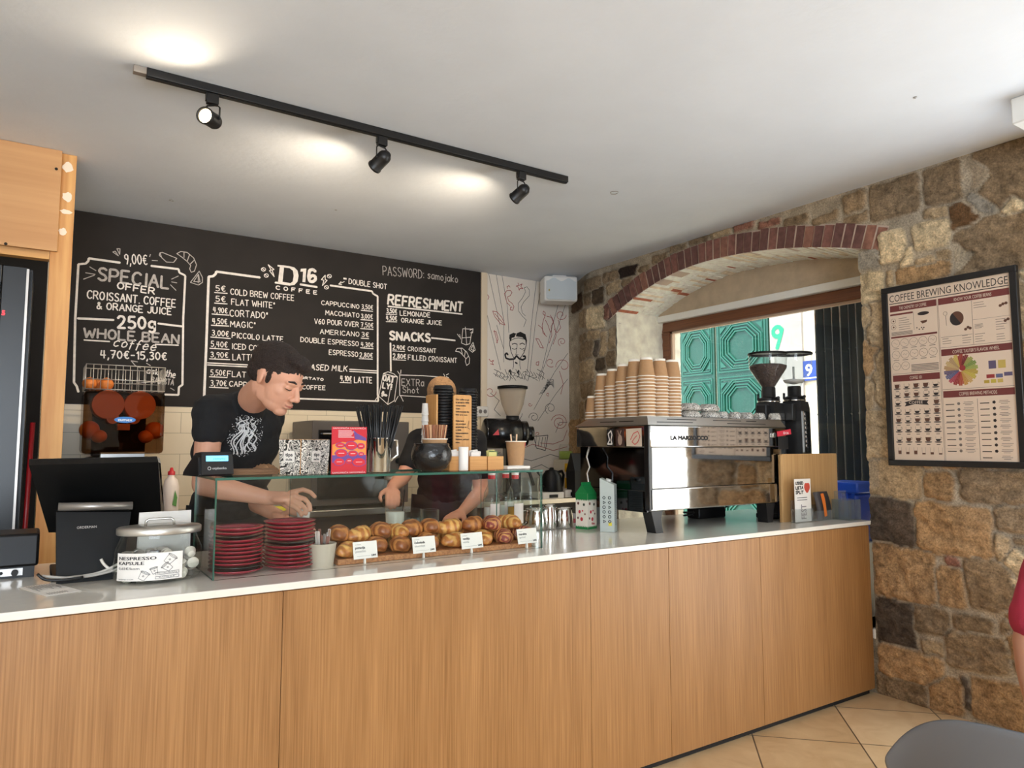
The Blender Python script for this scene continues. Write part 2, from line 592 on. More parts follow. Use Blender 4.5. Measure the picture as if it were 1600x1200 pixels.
# ---- floor: diagonal stone tiles
def floor_mat():
    m = bpy.data.materials.new('floor_tiles')
    m.use_nodes = True
    nt = m.node_tree
    b = nt.nodes['Principled BSDF']
    tc = nt.nodes.new('ShaderNodeTexCoord')
    mp = nt.nodes.new('ShaderNodeMapping')
    mp.inputs['Rotation'].default_value = (0, 0, -PI / 4)
    mp.inputs['Location'].default_value = (-0.325, 0.395, 0)
    nt.links.new(tc.outputs['Object'], mp.inputs[0])
    br = nt.nodes.new('ShaderNodeTexBrick')
    br.offset = 0.0
    br.inputs['Scale'].default_value = 1.0
    br.inputs['Brick Width'].default_value = 0.455
    br.inputs['Row Height'].default_value = 0.455
    br.inputs['Mortar Size'].default_value = 0.0035
    br.inputs['Mortar Smooth'].default_value = 0.1
    br.inputs['Color1'].default_value = (*lin((214, 184, 142)), 1)
    br.inputs['Color2'].default_value = (*lin((196, 164, 122)), 1)
    br.inputs['Mortar'].default_value = (*lin((92, 74, 56)), 1)
    nt.links.new(mp.outputs[0], br.inputs[0])
    n = nt.nodes.new('ShaderNodeTexNoise')
    n.inputs['Scale'].default_value = 7
    n.inputs['Detail'].default_value = 6
    n.inputs['Distortion'].default_value = 1.2
    nt.links.new(tc.outputs['Object'], n.inputs['Vector'])
    mx = nt.nodes.new('ShaderNodeMix')
    mx.data_type = 'RGBA'
    mx.blend_type = 'SOFT_LIGHT'
    mx.inputs[0].default_value = 0.55
    nt.links.new(br.outputs[0], mx.inputs[6])
    nt.links.new(n.outputs['Fac'], mx.inputs[7])
    nt.links.new(mx.outputs[2], b.inputs['Base Color'])
    b.inputs['Roughness'].default_value = 0.42
    bp = nt.nodes.new('ShaderNodeBump')
    bp.inputs['Strength'].default_value = 0.15
    bp.inputs['Distance'].default_value = 0.003
    bp.invert = True
    nt.links.new(br.outputs['Fac'], bp.inputs['Height'])
    nt.links.new(bp.outputs[0], b.inputs['Normal'])
    return m


b_ = MB()
b_.box(XL - .2, YR - .2, -0.12, XW + .03, YB + .2, 0)
b_.box(XW + .03, 4.33, -0.12, XW + .3, YB + .2, 0)
struct(b_.build('floor', floor_mat()))


# ---- ceiling: rolled plaster with a few flaws
def plaster(name, col, bump=0.1, sc=35):
    return mat(name, col, rough=0.9, bump=bump, bump_scale=sc, var=0.025, var_scale=3.0, spec=0.2)


b_ = MB()
b_.box(XL - .2, YR - .2, HC, XW + .75, YB + .2, HC + 0.25)
ceil = struct(b_.build('ceiling', plaster('ceiling_plaster', (228, 234, 242), 0.18, 22)))
b_ = MB()
for (px, py, r) in [(268, 313, .012), (742, 434, .01), (960, 301, .022), (1430, 152, .006), (525, 328, .006)]:
    p = onZ(px, py, HC - .001)
    b_.tube([p + Vector((r * math.cos(t) * random.uniform(.8, 1.2), r * math.sin(t) * random.uniform(.8, 1.2), -.0008)) for t in np.linspace(0, 5.2, 10)], .0016, 5)
b_.build('plaster_flaw', mat('plaster_crack', (150, 144, 136), 0.9), ceil)

# ---- back wall, left wall, rear wall
white_wall = plaster('white_wall_paint', (228, 220, 208))
b_ = MB()
b_.box(XL - .2, YB, 0, XW + .75, YB + .2, HC)
struct(b_.build('wall_back', white_wall))
b_ = MB()
b_.box(XL - .2, YR, 0, XL, YB, HC)
struct(b_.build('wall_left', white_wall))
b_ = MB()
b_.box(XL, YR - .2, 0, -2.3, YR, HC)
b_.box(.4, YR - .2, 0, XW, YR, HC)
b_.box(-2.3, YR - .2, 0, .4, YR, 0.45)
b_.box(-2.3, YR - .2, 2.45, .4, YR, HC)
struct(b_.build('wall_rear', white_wall))


def tile_mat():
    m = bpy.data.materials.new('cream_wall_tiles')
    m.use_nodes = True
    nt = m.node_tree
    b = nt.nodes['Principled BSDF']
    tc = nt.nodes.new('ShaderNodeTexCoord')
    mp = nt.nodes.new('ShaderNodeMapping')
    mp.inputs['Rotation'].default_value = (PI / 2, 0, 0)
    mp.inputs['Location'].default_value = (0.06, 0.045, 0)
    nt.links.new(tc.outputs['Object'], mp.inputs[0])
    br = nt.nodes.new('ShaderNodeTexBrick')
    br.offset = 0.5
    br.inputs['Scale'].default_value = 1.0
    br.inputs['Brick Width'].default_value = 0.275
    br.inputs['Row Height'].default_value = 0.134
    br.inputs['Mortar Size'].default_value = 0.002
    br.inputs['Color1'].default_value = (*lin((236, 219, 190)), 1)
    br.inputs['Color2'].default_value = (*lin((231, 214, 184)), 1)
    br.inputs['Mortar'].default_value = (*lin((188, 170, 140)), 1)
    nt.links.new(mp.outputs[0], br.inputs[0])
    nt.links.new(br.outputs[0], b.inputs['Base Color'])
    b.inputs['Roughness'].default_value = 0.3
    bp = nt.nodes.new('ShaderNodeBump')
    bp.inputs['Strength'].default_value = 0.3
    bp.inputs['Distance'].default_value = 0.002
    bp.invert = True
    nt.links.new(br.outputs['Fac'], bp.inputs['Height'])
    nt.links.new(bp.outputs[0], b.inputs['Normal'])
    return m


b_ = MB()
b_.box(-0.6, YB - 0.010, 0.0, 3.02, YB, 1.60)
struct(b_.build('trim_1', tile_mat()), 'cream wall tiles below the chalkboard')
b_ = MB()
b_.box(3.022, YB - 0.03, 0.0, 3.078, YB, HC - 0.001, bev=.004)
struct(b_.build('trim_2', mat('cream_batten', (226, 208, 182), 0.6)), 'cream batten between chalkboard and mural')

# ---- stone wall with the arched window opening and the street door opening
ZA_SPRING_L, ZA_SPRING_R, ZA_TOP, YA_TOP = 2.345, 2.40, 2.565, 3.28
YJL, YJR, ZSILL = 4.215, 2.19, 0.33


def z_arch(y):
    if y > YA_TOP:
        return ZA_TOP - (ZA_TOP - ZA_SPRING_L) * ((y - YA_TOP) / (4.215 - YA_TOP)) ** 2
    return ZA_TOP - (ZA_TOP - ZA_SPRING_R) * ((YA_TOP - y) / (YA_TOP - 2.19)) ** 2


SEEDS = []     # (y, z, half width, half height, colour, mortar weight)


def zone(ox, oy, k, rows):
    for (x0, y0, x1, y1, c) in rows:
        X0, X1, Y0, Y1 = ox + x0 / k, ox + x1 / k, oy + y0 / k, oy + y1 / k
        cx, cy = (X0 + X1) / 2, (Y0 + Y1) / 2
        yl, yr = onX(X0, cy, XW).y, onX(X1, cy, XW).y
        zt, zb = onX(cx, Y0, XW).z, onX(cx, Y1, XW).z
        SEEDS.append(((yl + yr) / 2, (zt + zb) / 2, abs(yl - yr) / 2, abs(zt - zb) / 2, c))


DK, BR, OR, TN, LT, GY, PK = (96, 84, 74), (150, 128, 102), (178, 144, 106), (184, 160, 128), (222, 200, 164), (160, 152, 140), (150, 106, 90)
zone(1340, 720, 743 / 260, [
    (48, -40, 292, 165, TN), (296, 40, 428, 178, OR), (455, 36, 790, 188, BR), (55, 165, 256, 382, DK), (258, 190, 606, 424, OR),
    (610, 196, 800, 318, BR), (612, 330, 690, 452, TN), (695, 342, 800, 376, BR), (712, 388, 800, 460, BR), (70, 370, 352, 626, OR), (392, 408, 470, 474, PK),
    (358, 470, 480, 650, OR), (486, 440, 745, 672, BR), (82, 618, 268, 836, DK), (252, 650, 425, 780, BR), (430, 690, 612, 778, BR),
    (636, 706, 760, 790, BR), (290, 800, 392, 878, TN), (396, 770, 680, 940, BR), (98, 836, 396, 1010, OR), (90, 960, 330, 1090, BR),
    (300, 950, 470, 1120, OR), (470, 960, 520, 1110, DK), (500, 985, 800, 1190, OR), (690, 810, 800, 970, BR)])
zone(1330, 210, 5.0, [
    (-60, 455, 130, 610, BR), (145, 345, 540, 650, BR), (560, 235, 865, 540, BR), (930, 165, 1225, 435, BR), (1245, 60, 1500, 290, BR),
    (770, 505, 1025, 740, (112, 84, 58)), (1160, 400, 1360, 660, LT), (215, 735, 440, 1010, LT), (480, 660, 795, 885, LT), (570, 560, 765, 650, TN),
    (800, 770, 1240, 1060, LT), (820, 690, 1030, 770, LT), (385, 870, 480, 1050, LT), (510, 950, 655, 1040, TN), (655, 890, 790, 1005, TN),
    (340, 1020, 780, 1160, OR), (45, 1080, 275, 1330, LT), (280, 1070, 345, 1200, TN), (1300, 1040, 1500, 1400, LT), (1240, 660, 1500, 1000, GY),
    (40, 910, 240, 1070, GY), (870, 440, 1150, 640, GY), (1290, 290, 1500, 400, PK)])
zone(880, 420, 5.0, [
    (-60, 190, 110, 320, (100, 78, 58)), (128, 70, 300, 170, BR), (310, 10, 440, 100, BR), (440, -25, 590, 70, (58, 46, 40)), (335, 95, 460, 190, TN), (120, 180, 222, 280, BR),
    (228, 140, 325, 275, (96, 80, 64)), (45, 320, 102, 455, TN), (104, 310, 158, 455, BR), (162, 290, 330, 470, LT), (330, 290, 370, 400, PK),
    (45, 510, 102, 590, BR), (106, 490, 160, 560, BR), (170, 480, 290, 560, TN), (50, 565, 235, 705, BR), (240, 560, 285, 685, DK), (290, 480, 350, 680, TN), (350, 460, 415, 640, TN),
    (255, 690, 340, 800, (100, 84, 68)), (340, 640, 415, 770, BR), (45, 710, 120, 880, TN), (125, 710, 250, 860, TN), (60, 880, 250, 1000, BR), (50, 1020, 115, 1190, BR), (120, 1010, 230, 1100, BR)])
zone(1330, 430, 1200 / 330, [(40, 160, 150, 300, TN), (60, 370, 175, 590, OR), (72, 590, 182, 770, TN), (90, 780, 195, 985, TN), (105, 990, 210, 1240, OR), (150, 60, 330, 300, TN)])
rs = random.Random(5)
yy = -3.2
for row, (z0, z1) in enumerate([(-.05, .3), (.3, .62), (.62, .85), (.85, 1.2), (1.2, 1.5), (1.5, 1.82), (1.82, 2.1), (2.1, 2.42), (2.42, 2.78)]):
    y = -3.2 + rs.random() * .2
    while y < 1.25:
        w = rs.uniform(.25, .6)
        SEEDS.append((y + w / 2, (z0 + z1) / 2, w / 2 - .01, (z1 - z0) / 2 - .01, rs.choice([BR, OR, TN, TN, BR, LT, DK])))
        y += w
    y = 1.5
    while y < 2.2:                                    # behind the poster
        if 1.2 < (z0 + z1) / 2 < 2.2:
            w = rs.uniform(.3, .4)
            SEEDS.append((y + w / 2, (z0 + z1) / 2, w / 2, (z1 - z0) / 2, rs.choice([OR, TN])))
        y += .36
y = 4.25
for z0, z1 in [(0, .4), (.4, .8), (.8, 1.2), (1.2, 1.55)]:
    for k in range(3):
        SEEDS.append((4.36 + .28 * k, (z0 + z1) / 2, .13, (z1 - z0) / 2 - .01, rs.choice([BR, TN, OR])))
for k in range(11):                                   # courses between the brick arch and the ceiling
    yk = 2.2 + .19 * k
    SEEDS.append((yk, z_arch(min(4.2, yk)) + .17, .085, .028, rs.choice([TN, BR, PK, BR])))


def stone_wall():
    ys = sorted(set([round(v, 4) for v in np.arange(YR, 1.3, 0.03)] + [round(v, 4) for v in np.arange(1.3, YB + .005, 0.0105)] + [YJL, YJR, -0.6, 1.32]))
    zs = sorted(set([round(v, 4) for v in np.arange(0, HC, 0.0105)] + [HC, ZSILL, 2.25]))
    ys, zs = np.array(ys), np.array(zs)
    Yg, Zg = np.meshgrid(ys, zs, indexing='ij')
    wy = Yg + .022 * (vnoise(Yg * 9, Zg * 9, 1) - .5) + .012 * (vnoise(Yg * 28, Zg * 28, 2) - .5)
    wz = Zg + .022 * (vnoise(Yg * 9, Zg * 9, 3) - .5) + .012 * (vnoise(Yg * 28, Zg * 28, 4) - .5)
    best = np.full(Yg.shape, 9e9)
    second = np.full(Yg.shape, 9e9)
    idx = np.zeros(Yg.shape, int)
    for i, (cy, cz, hw, hh, c) in enumerate(SEEDS):
        # distance outside the block's rounded rectangle, in metres (negative inside)
        rc_ = min(.035, hw * .5, hh * .5)
        ax, az = np.abs(wy - cy) - (hw - rc_), np.abs(wz - cz) - (hh - rc_)
        d = np.hypot(np.maximum(ax, 0), np.maximum(az, 0)) + np.minimum(np.maximum(ax, az), 0) - rc_
        m = d < best
        second = np.where(m, best, np.minimum(second, d))
        idx = np.where(m, i, idx)
        best = np.where(m, d, best)
    inside = np.clip((.004 - best) / .011, 0, 1)                 # 1 on stone, 0 in the joint
    gap = np.clip((second - best - .004) / .012, 0, 1)
    inside = inside * np.clip(gap * 1.5, 0, 1)
    inside = inside * inside * (3 - 2 * inside)
    rough1 = vnoise(Yg * 16, Zg * 16, 5) - .5
    rough2 = vnoise(Yg * 46, Zg * 52, 6) - .5
    rough3 = vnoise(Yg * 95, Zg * 95, 7) - .5
    hstone = .012 + .016 * rough1 + .010 * rough2 + .006 * rough3
    per = np.array([((i * 7919) % 13) / 13.0 for i in range(len(SEEDS))])[idx]
    hstone = hstone + .010 * (per - .5)
    hm = .002 * rough2 + .003 * rough3 - .004
    Hh = inside * hstone + (1 - inside) * hm
    Hh = np.where((Zg <= 0) | (Zg >= HC), 0, Hh)
    back = np.clip((Yg - 4.45) / .6, 0, 1)
    Xg = XW + .18 * back * back * (3 - 2 * back) - Hh
    cols = np.array([lin(s[4]) for s in SEEDS])[idx]
    mort = np.array(lin((178, 164, 144)))
    t = inside[..., None]
    shade = (1 + .5 * (vnoise(Yg * 5, Zg * 5, 8) - .5) + .45 * rough2 + .55 * rough3 + .25 * (per - .5))[..., None]
    col = cols * t * shade + mort * (1 - t) * (1 + .5 * (vnoise(Yg * 20, Zg * 20, 9)[..., None] - .5))
    warm = (vnoise(Yg * 3.1, Zg * 3.1, 11)[..., None] - .5) * .35
    col = col * (1 + warm * np.array([.3, .05, -.35]))
    col = np.clip(col, 0, 1)
    ny, nz = len(ys), len(zs)
    verts = np.stack([Xg, Yg, Zg], -1).reshape(-1, 3)
    za = np.array([z_arch(v) if YJR <= v <= YJL else -1 for v in (ys[:-1] + ys[1:]) / 2])
    faces = []
    ymid, zmid = (ys[:-1] + ys[1:]) / 2, (zs[:-1] + zs[1:]) / 2
    for i in range(ny - 1):
        ym = ymid[i]
        win = YJR < ym < YJL
        door = -0.6 < ym < 1.32
        for j in range(nz - 1):
            zm = zmid[j]
            if win and ZSILL < zm < za[i] + .02:
                continue
            if door and zm < 2.25:
                continue
            a = i * nz + j
            faces.append((a, a + 1, a + nz + 1, a + nz))
    me = bpy.data.meshes.new('wall_right')
    me.from_pydata(verts.tolist(), [], faces)
    at = me.color_attributes.new('stone', 'FLOAT_COLOR', 'POINT')
    at.data.foreach_set('color', np.concatenate([col.reshape(-1, 3), np.ones((ny * nz, 1))], 1).astype(np.float32).ravel())
    me.polygons.foreach_set('use_smooth', [True] * len(me.polygons))
    m = bpy.data.materials.new('stone_blocks')
    m.use_nodes = True
    nt = m.node_tree
    b = nt.nodes['Principled BSDF']
    b.inputs['Roughness'].default_value = 0.92
    b.inputs['Specular IOR Level'].default_value = 0.15
    ca = nt.nodes.new('ShaderNodeVertexColor')
    ca.layer_name = 'stone'
    tc = nt.nodes.new('ShaderNodeTexCoord')
    n = nt.nodes.new('ShaderNodeTexNoise')
    n.inputs['Scale'].default_value = 110
    n.inputs['Detail'].default_value = 6
    n.inputs['Roughness'].default_value = 0.7
    nt.links.new(tc.outputs['Object'], n.inputs['Vector'])
    r = nt.nodes.new('ShaderNodeValToRGB')
    r.color_ramp.elements[0].position = .3
    r.color_ramp.elements[0].color = (.45, .45, .45, 1)
    r.color_ramp.elements[1].position = .72
    r.color_ramp.elements[1].color = (1.35, 1.32, 1.25, 1)
    nt.links.new(n.outputs['Fac'], r.inputs[0])
    mx = nt.nodes.new('ShaderNodeMix')
    mx.data_type = 'RGBA'
    mx.blend_type = 'MULTIPLY'
    mx.inputs[0].default_value = 1
    nt.links.new(ca.outputs['Color'], mx.inputs[6])
    nt.links.new(r.outputs[0], mx.inputs[7])
    nt.links.new(mx.outputs[2], b.inputs['Base Color'])
    bp = nt.nodes.new('ShaderNodeBump')
    bp.inputs['Strength'].default_value = 0.7
    bp.inputs['Distance'].default_value = 0.006
    nt.links.new(n.outputs['Fac'], bp.inputs['Height'])
    nt.links.new(bp.outputs[0], b.inputs['Normal'])
    me.materials.append(m)
    o = bpy.data.objects.new('wall_right', me)
    COL.objects.link(o)
    return struct(o)


wall_right = stone_wall()

# outer body of the stone wall, so that no daylight leaks through (0.45 m thick around the openings)
XO = 4.42
b_ = MB()
b_.box(XW + .19, YJL + .1, 0, XO, YB + .2, HC, 0)
b_.box(XW + .03, YJL + .001, 0, XW + .19, YJL + .25, HC, 0)
b_.box(XW + .03, 1.32, 0, XO, YJR, HC, 0)
b_.box(XW + .03, YJR, 0, XO, YJL, ZSILL, 0)
b_.box(XW + .03, YR - .2, 0, XO, -0.6, HC, 0)
b_.box(XW + .03, -0.6, 2.25, XO, 1.32, HC, 0)
b_.build('wall_core', plaster('wall_core_plaster', (214, 204, 188)), wall_right)

# left reveal: limewashed rubble, with a bluish white top
lime = mat('limewashed_stone', (244, 234, 214), 0.9, bump=0.9, bump_scale=28, var=0.16, var_scale=14)
b_ = MB()
N = 26
vs, fs = [], []
for i in range(N + 1):
    for j in range(N * 3 + 1):
        x = XW + .005 + (XO - XW - .005) * i / N
        z = ZSILL + (2.40 - ZSILL) * j / (N * 3)
        splay = -.06 * i / N
        yv = YJL + splay + .014 * (noise.noise((x * 14, z * 12, 3)) + .6 * noise.noise((x * 34, z * 30, 9))) - (.002 if i else 0)
        vs.append((x, yv, z))
for i in range(N):
    for j in range(N * 3):
        a = i * (N * 3 + 1) + j
        fs.append((a, a + 1, a + N * 3 + 2, a + N * 3 + 1))
b_.add(vs, fs, 0, True)
b_.build('window_reveal', lime, wall_right)

# brick arch: ring of voussoirs standing on the face of the wall, and the whitewashed brick soffit behind it
brick_m = [mat('red_brick_a', (134, 90, 78), .9, bump=.6, bump_scale=90, var=.25, var_scale=30), mat('red_brick_b', (112, 76, 68), .9, bump=.6, bump_scale=90, var=.25, var_scale=30),
           mat('red_brick_c', (148, 102, 84), .9, bump=.6, bump_scale=90, var=.25, var_scale=30)]
mortar_m = mat('arch_mortar', (206, 184, 164), .95, bump=.5, bump_scale=70)
b_ = MB()
rsb = random.Random(3)
# walk along the arch from left to right
pts = []
y = 4.30
while y > 2.06:
    pts.append(y)
    y -= .001
arc = [(yv, z_arch(yv)) for yv in pts]
s_, last = 0, 0
lens = [0]
for a, c in zip(arc[:-1], arc[1:]):
    lens.append(lens[-1] + math.hypot(c[0] - a[0], c[1] - a[1]))
tot = lens[-1]
nb = 37


def arc_at(s):
    import bisect
    i = min(len(lens) - 2, max(0, bisect.bisect_left(lens, s)))
    yv, zv = arc[i]
    a, c = arc[max(0, i - 20)], arc[min(len(arc) - 1, i + 20)]
    t = Vector((0, c[0] - a[0], c[1] - a[1])).normalized()
    nrm = Vector((0, -t.z, t.y)) if t.y < 0 else Vector((0, t.z, -t.y))
    if nrm.z < 0:
        nrm = -nrm
    return Vector((0, yv, zv)), t, nrm


ring = []
for k in range(nb):
    s0, s1 = tot * k / nb, tot * (k + 1) / nb
    p0, t0, n0 = arc_at(s0 + .0062)
    p1, t1, n1 = arc_at(s1 - .0062)
    hgt = .128 + rsb.uniform(-.006, .008)
    x0, x1 = XW - .012 + rsb.uniform(-.004, .004), XW + .11
    q = [p0, p1, p1 + n1 * hgt, p0 + n0 * hgt]
    vsb = [Vector((x0, v.y, v.z)) for v in q] + [Vector((x1, v.y, v.z)) for v in q]
    b_.add(vsb, [(0, 1, 2, 3), (7, 6, 5, 4), (0, 4, 5, 1), (1, 5, 6, 2), (2, 6, 7, 3), (3, 7, 4, 0)], rsb.choice([0, 0, 1, 1, 2]))
# mortar bed of the ring
vs, fs = [], []
for k in range(61):
    p, t, n_ = arc_at(tot * k / 60)
    for hh, xx in ((-.001, XW - .004), (.134, XW - .004), (.134, XW + .12), (-.001, XW + .12)):
        vs.append((xx, p.y + n_.y * hh, p.z + n_.z * hh))
for k in range(60):
    for e in range(4):
        a, c = k * 4 + e, k * 4 + (e + 1) % 4
        fs.append((a, c, c + 4, a + 4))
b_.add(vs, fs, 3, True)
b_.build('brick_arch', brick_m + [mortar_m], wall_right)

soff = [mat('limewashed_brick_a', (250, 242, 228), .9, bump=.8, bump_scale=60, var=.12, var_scale=24), mat('limewashed_brick_b', (240, 220, 192), .9, bump=.8, bump_scale=60, var=.2, var_scale=24),
        mat('bare_soffit_brick', (186, 112, 84), .9, bump=.6, bump_scale=60, var=.2, var_scale=30)]
b_ = MB()
XT = 4.20                                                        # plane of the plastered lunette over the window
for k in range(nb * 2):
    s0, s1 = tot * k / (nb * 2), tot * (k + 1) / (nb * 2)
    p0, t0, n0 = arc_at(s0 + .002)
    p1, t1, n1 = arc_at(s1 - .002)
    if p0.y > YJL or p1.y < YJR:
        continue
    cuts = [XW - .006, XW + .10 + rsb.uniform(.06, .16), XW + .32, XT + .02]
    for x0, x1 in zip(cuts[:-1], cuts[1:]):
        d = rsb.uniform(0, .007)
        mi = rsb.choices([0, 1, 2], [.72, .22, .06])[0]
        vsb = [Vector((x0 + .003, p0.y, p0.z - d)), Vector((x1, p0.y, p0.z - d)), Vector((x1, p1.y, p1.z - d)), Vector((x0 + .003, p1.y, p1.z - d))]
        vsb += [v + Vector((0, 0, .05)) for v in vsb]
        b_.add(vsb, [(0, 1, 2, 3), (4, 7, 6, 5), (0, 4, 5, 1), (2, 6, 7, 3), (1, 5, 6, 2), (3, 7, 4, 0)], mi)
vs, fs = [], []
for k in range(61):
    p, t, n_ = arc_at(tot * k / 60)
    vs += [(XW + .11, p.y, p.z + .004), (XT + .03, p.y, p.z + .004)]
for k in range(60):
    fs.append((2 * k, 2 * k + 1, 2 * k + 3, 2 * k + 2))
b_.add(vs, fs, 3)
b_.build('arch_soffit', soff + [mat('lime_mortar', (230, 220, 204), .95)], wall_right)

# lunette: rough plaster between the arch and the window head, with a white ledge under it
vs, fs = [], []
nn = 60
ZL = 2.352
for k in range(nn + 1):
    yv = YJR + (YJL - YJR) * k / nn
    vs += [(XT, yv, ZL), (XT, yv, max(ZL, z_arch(yv)) + .03), (XO, yv, max(ZL, z_arch(yv)) + .03), (XO, yv, ZL)]
for k in range(nn):
    for e in range(3):
        a = k * 4 + e
        fs.append((a, a + 1, a + 5, a + 4))
b_ = MB()
b_.add(vs, fs, 0)
b_.build('lunette_plaster', mat('rough_lunette_plaster', (190, 170, 144), .95, bump=.8, bump_scale=30, var=.12, var_scale=10), wall_right)
b_ = MB()
b_.box(XT - .012, YJR, 2.300, XO, YJL - .01, ZL, 0, bev=.006)
b_.build('window_head', mat('white_head_plaster', (238, 234, 226), .9, bump=.5, bump_scale=30), wall_right)
# the wall above the arch, closing the thickness up to the ceiling
vs, fs = [], []
for k in range(nn + 1):
    yv = YJR + (YJL - YJR) * k / nn
    z = z_arch(yv) + .03
    vs += [(XW + .06, yv, z), (XW + .06, yv, HC), (XO, yv, HC), (XO, yv, z)]
for k in range(nn):
    for e in range(4):
        a, c = k * 4 + e, k * 4 + (e + 1) % 4
        fs.append((a, c, c + 4, a + 4))
b_ = MB()
b_.add(vs, fs, 0)
b_.build('arch_fill', MATS['wall_core_plaster'], wall_right)

# window: brown frame and one big pane
brown = wood('brown_window_wood', (134, 84, 54), (98, 58, 38), 'Y', rough=.4, scale=1.0)
XF = 4.235
win = MB()
win.box(XF, YJR, 2.222, XF + .07, YJL - .03, 2.303, bev=.006)
win.box(XF, YJL - .115, ZSILL, XF + .07, YJL - .03, 2.222, bev=.006)
win.box(XF, YJR, ZSILL, XF + .07, YJR + .08, 2.222, bev=.006)
win.box(XF, YJR, ZSILL, XF + .07, YJL - .03, ZSILL + .08, bev=.006)
wf = struct(win.build('window_1', brown))
b_ = MB()
b_.box(XF + .02, YJR + .07, 2.206, XF + .05, YJL - .11, 2.224)
b_.box(XF + .02, YJL - .135, ZSILL + .07, XF + .05, YJL - .113, 2.224)
b_.build('glazing_bead', mat('pale_glazing_bead', (206, 176, 150), .5), wf)
b_ = MB()
b_.box(XF + .03, YJR + .06, ZSILL + .06, XF + .038, YJL - .1, 2.23)
b_.build('window_pane', glass('window_glass', (250, 252, 252), .5), wf)
b_ = MB()
b_.box(XW, YJR, ZSILL - .05, XO + .05, YJL, ZSILL, bev=.005)
b_.build('window_sill', plaster('white_sill', (236, 232, 224)), wf)

# portal for the sky light that comes in by the arched window
pl = light('window_portal', 'AREA', (XO + .02, 3.2, 1.4), (0, 3.2, 1.4), 1, shape='RECTANGLE', size=2.0, size_y=2.1)
pl.data.cycles.is_portal = True

# ================================================================ THE ALLEY OUTSIDE
XA = 6.8
b_ = MB()
b_.box(XO, -8, -.3, XA + .3, 16, -.1)
struct(b_.build('street', mat('alley_paving', (232, 222, 204), .8, bump=.4, bump_scale=12, var=.12, var_scale=4)))
b_ = MB()
b_.box(XA, -8, -.1, XA + .4, 16, 3.5)
facade = struct(b_.build('facade_wall', mat('facade_limestone', (214, 200, 174), .92, bump=.9, bump_scale=7, var=.16, var_scale=6)), 'sunlit limestone house front across the alley')


def A(px, py):
    p = onX(px, py, XA)
    return p.y, p.z


yd0, yd1 = A(1066, 560)[0], A(1204, 560)[0]      # door reaches from yd0 (left) to yd1 (right)
ymid = A(1121, 580)[0]
b_ = MB()
b_.box(XA - .03, yd1 - .42, -.1, XA + .01, yd1 - .02, 3.4)
b_.build('pilaster', mat('grey_pilaster_stone', (150, 144, 138), .9, bump=.5, bump_scale=8, var=.1, var_scale=5), facade)
b_ = MB()
b_.box(XA - .05, yd0 + .02, -.1, XA + .01, yd0 + .24, 3.4)
b_.build('door_jamb', mat('pale_door_jamb', (238, 230, 214), .9, bump=.4, bump_scale=9), facade)
green = mat('green_door_paint', (6, 66, 50), .45, var=.12, var_scale=9)
green2 = mat('green_door_moulding', (18, 84, 66), .4)
gd = thing('panelled_door', 'tall green panelled double door with octagon mouldings across the alley', 'door', (XA - .002, (yd0 + yd1) / 2, -.1))
DF = (Vector((0, 0, 0)), Vector((0, -1, 0)), Vector((0, 0, 1)), Vector((-1, 0, 0)))
gc = (yd0 + yd1) / 2


def octo(cu, cv, ru, rv, k=.42):
    return [(cu - ru * k, cv - rv), (cu + ru * k, cv - rv), (cu + ru, cv - rv * k), (cu + ru, cv + rv * k), (cu + ru * k, cv + rv), (cu - ru * k, cv + rv), (cu - ru, cv + rv * k), (cu - ru, cv - rv * k)]


for (ya, yb) in ((yd0, ymid + .015), (ymid - .015, yd1)):
    u0, u1 = gc - ya, gc - yb
    leaf = MB()
    leaf.prism([(u0, 0), (u1, 0), (u1, 3.3), (u0, 3.3)], .0, .03, DF)
    lf = leaf.build('door_leaf', green, gd)
    mo = MB()
    wd = u1 - u0
    zr = A(1160, 584)[1] + .1
    ph = .66
    for r in range(-4, 4):
        v0 = zr + r * ph + .03
        v1 = v0 + ph - .06
        if v0 < .05 or v1 > 3.3:
            continue
        cu, cv = (u0 + u1) / 2, (v0 + v1) / 2
        for (q, t) in ((0.0, .016), (.03, .01)):
            mo.stroke([(u0 + .04 + q, v0 + q), (u1 - .04 - q, v0 + q), (u1 - .04 - q, v1 - q), (u0 + .04 + q, v1 - q)], t, DF, .038, closed=True)
            mo.prism([(u0 + .04 + q, v0 + q), (u1 - .04 - q, v0 + q), (u1 - .04 - q, v0 + q + t), (u0 + .04 + q, v0 + q + t)], .03, .045, DF)
        for rr in (.40, .36, .30, .25):
            ou = octo(cu, cv, wd * rr, (v1 - v0) * (rr + .05))
            iu = octo(cu, cv, wd * rr - .016, (v1 - v0) * (rr + .05) - .016)
            for e in range(8):
                mo.prism([ou[e], ou[(e + 1) % 8], iu[(e + 1) % 8], iu[e]], .03, .048, DF)
        for su in (-1, 1):
            for sv in (-1, 1):
                mo.prism([(cu + su * wd * .40, cv + sv * (v1 - v0) * .40), (cu + su * wd * .40, cv + sv * (v1 - v0) * .27), (cu + su * wd * .29, cv + sv * (v1 - v0) * .40)][::(1 if su * sv > 0 else -1)], .03, .042, DF)
    mo.build('door_moulding', green2, lf)

# painted 9 and house number plate
b_ = MB()
FR = (Vector((XA - .031, 0, 0)), Vector((0, -1, 0)), Vector((0, 0, 1)), Vector((-1, 0, 0)))


def a2(px, py):
    y, z = A(px, py)
    return (-y, z)


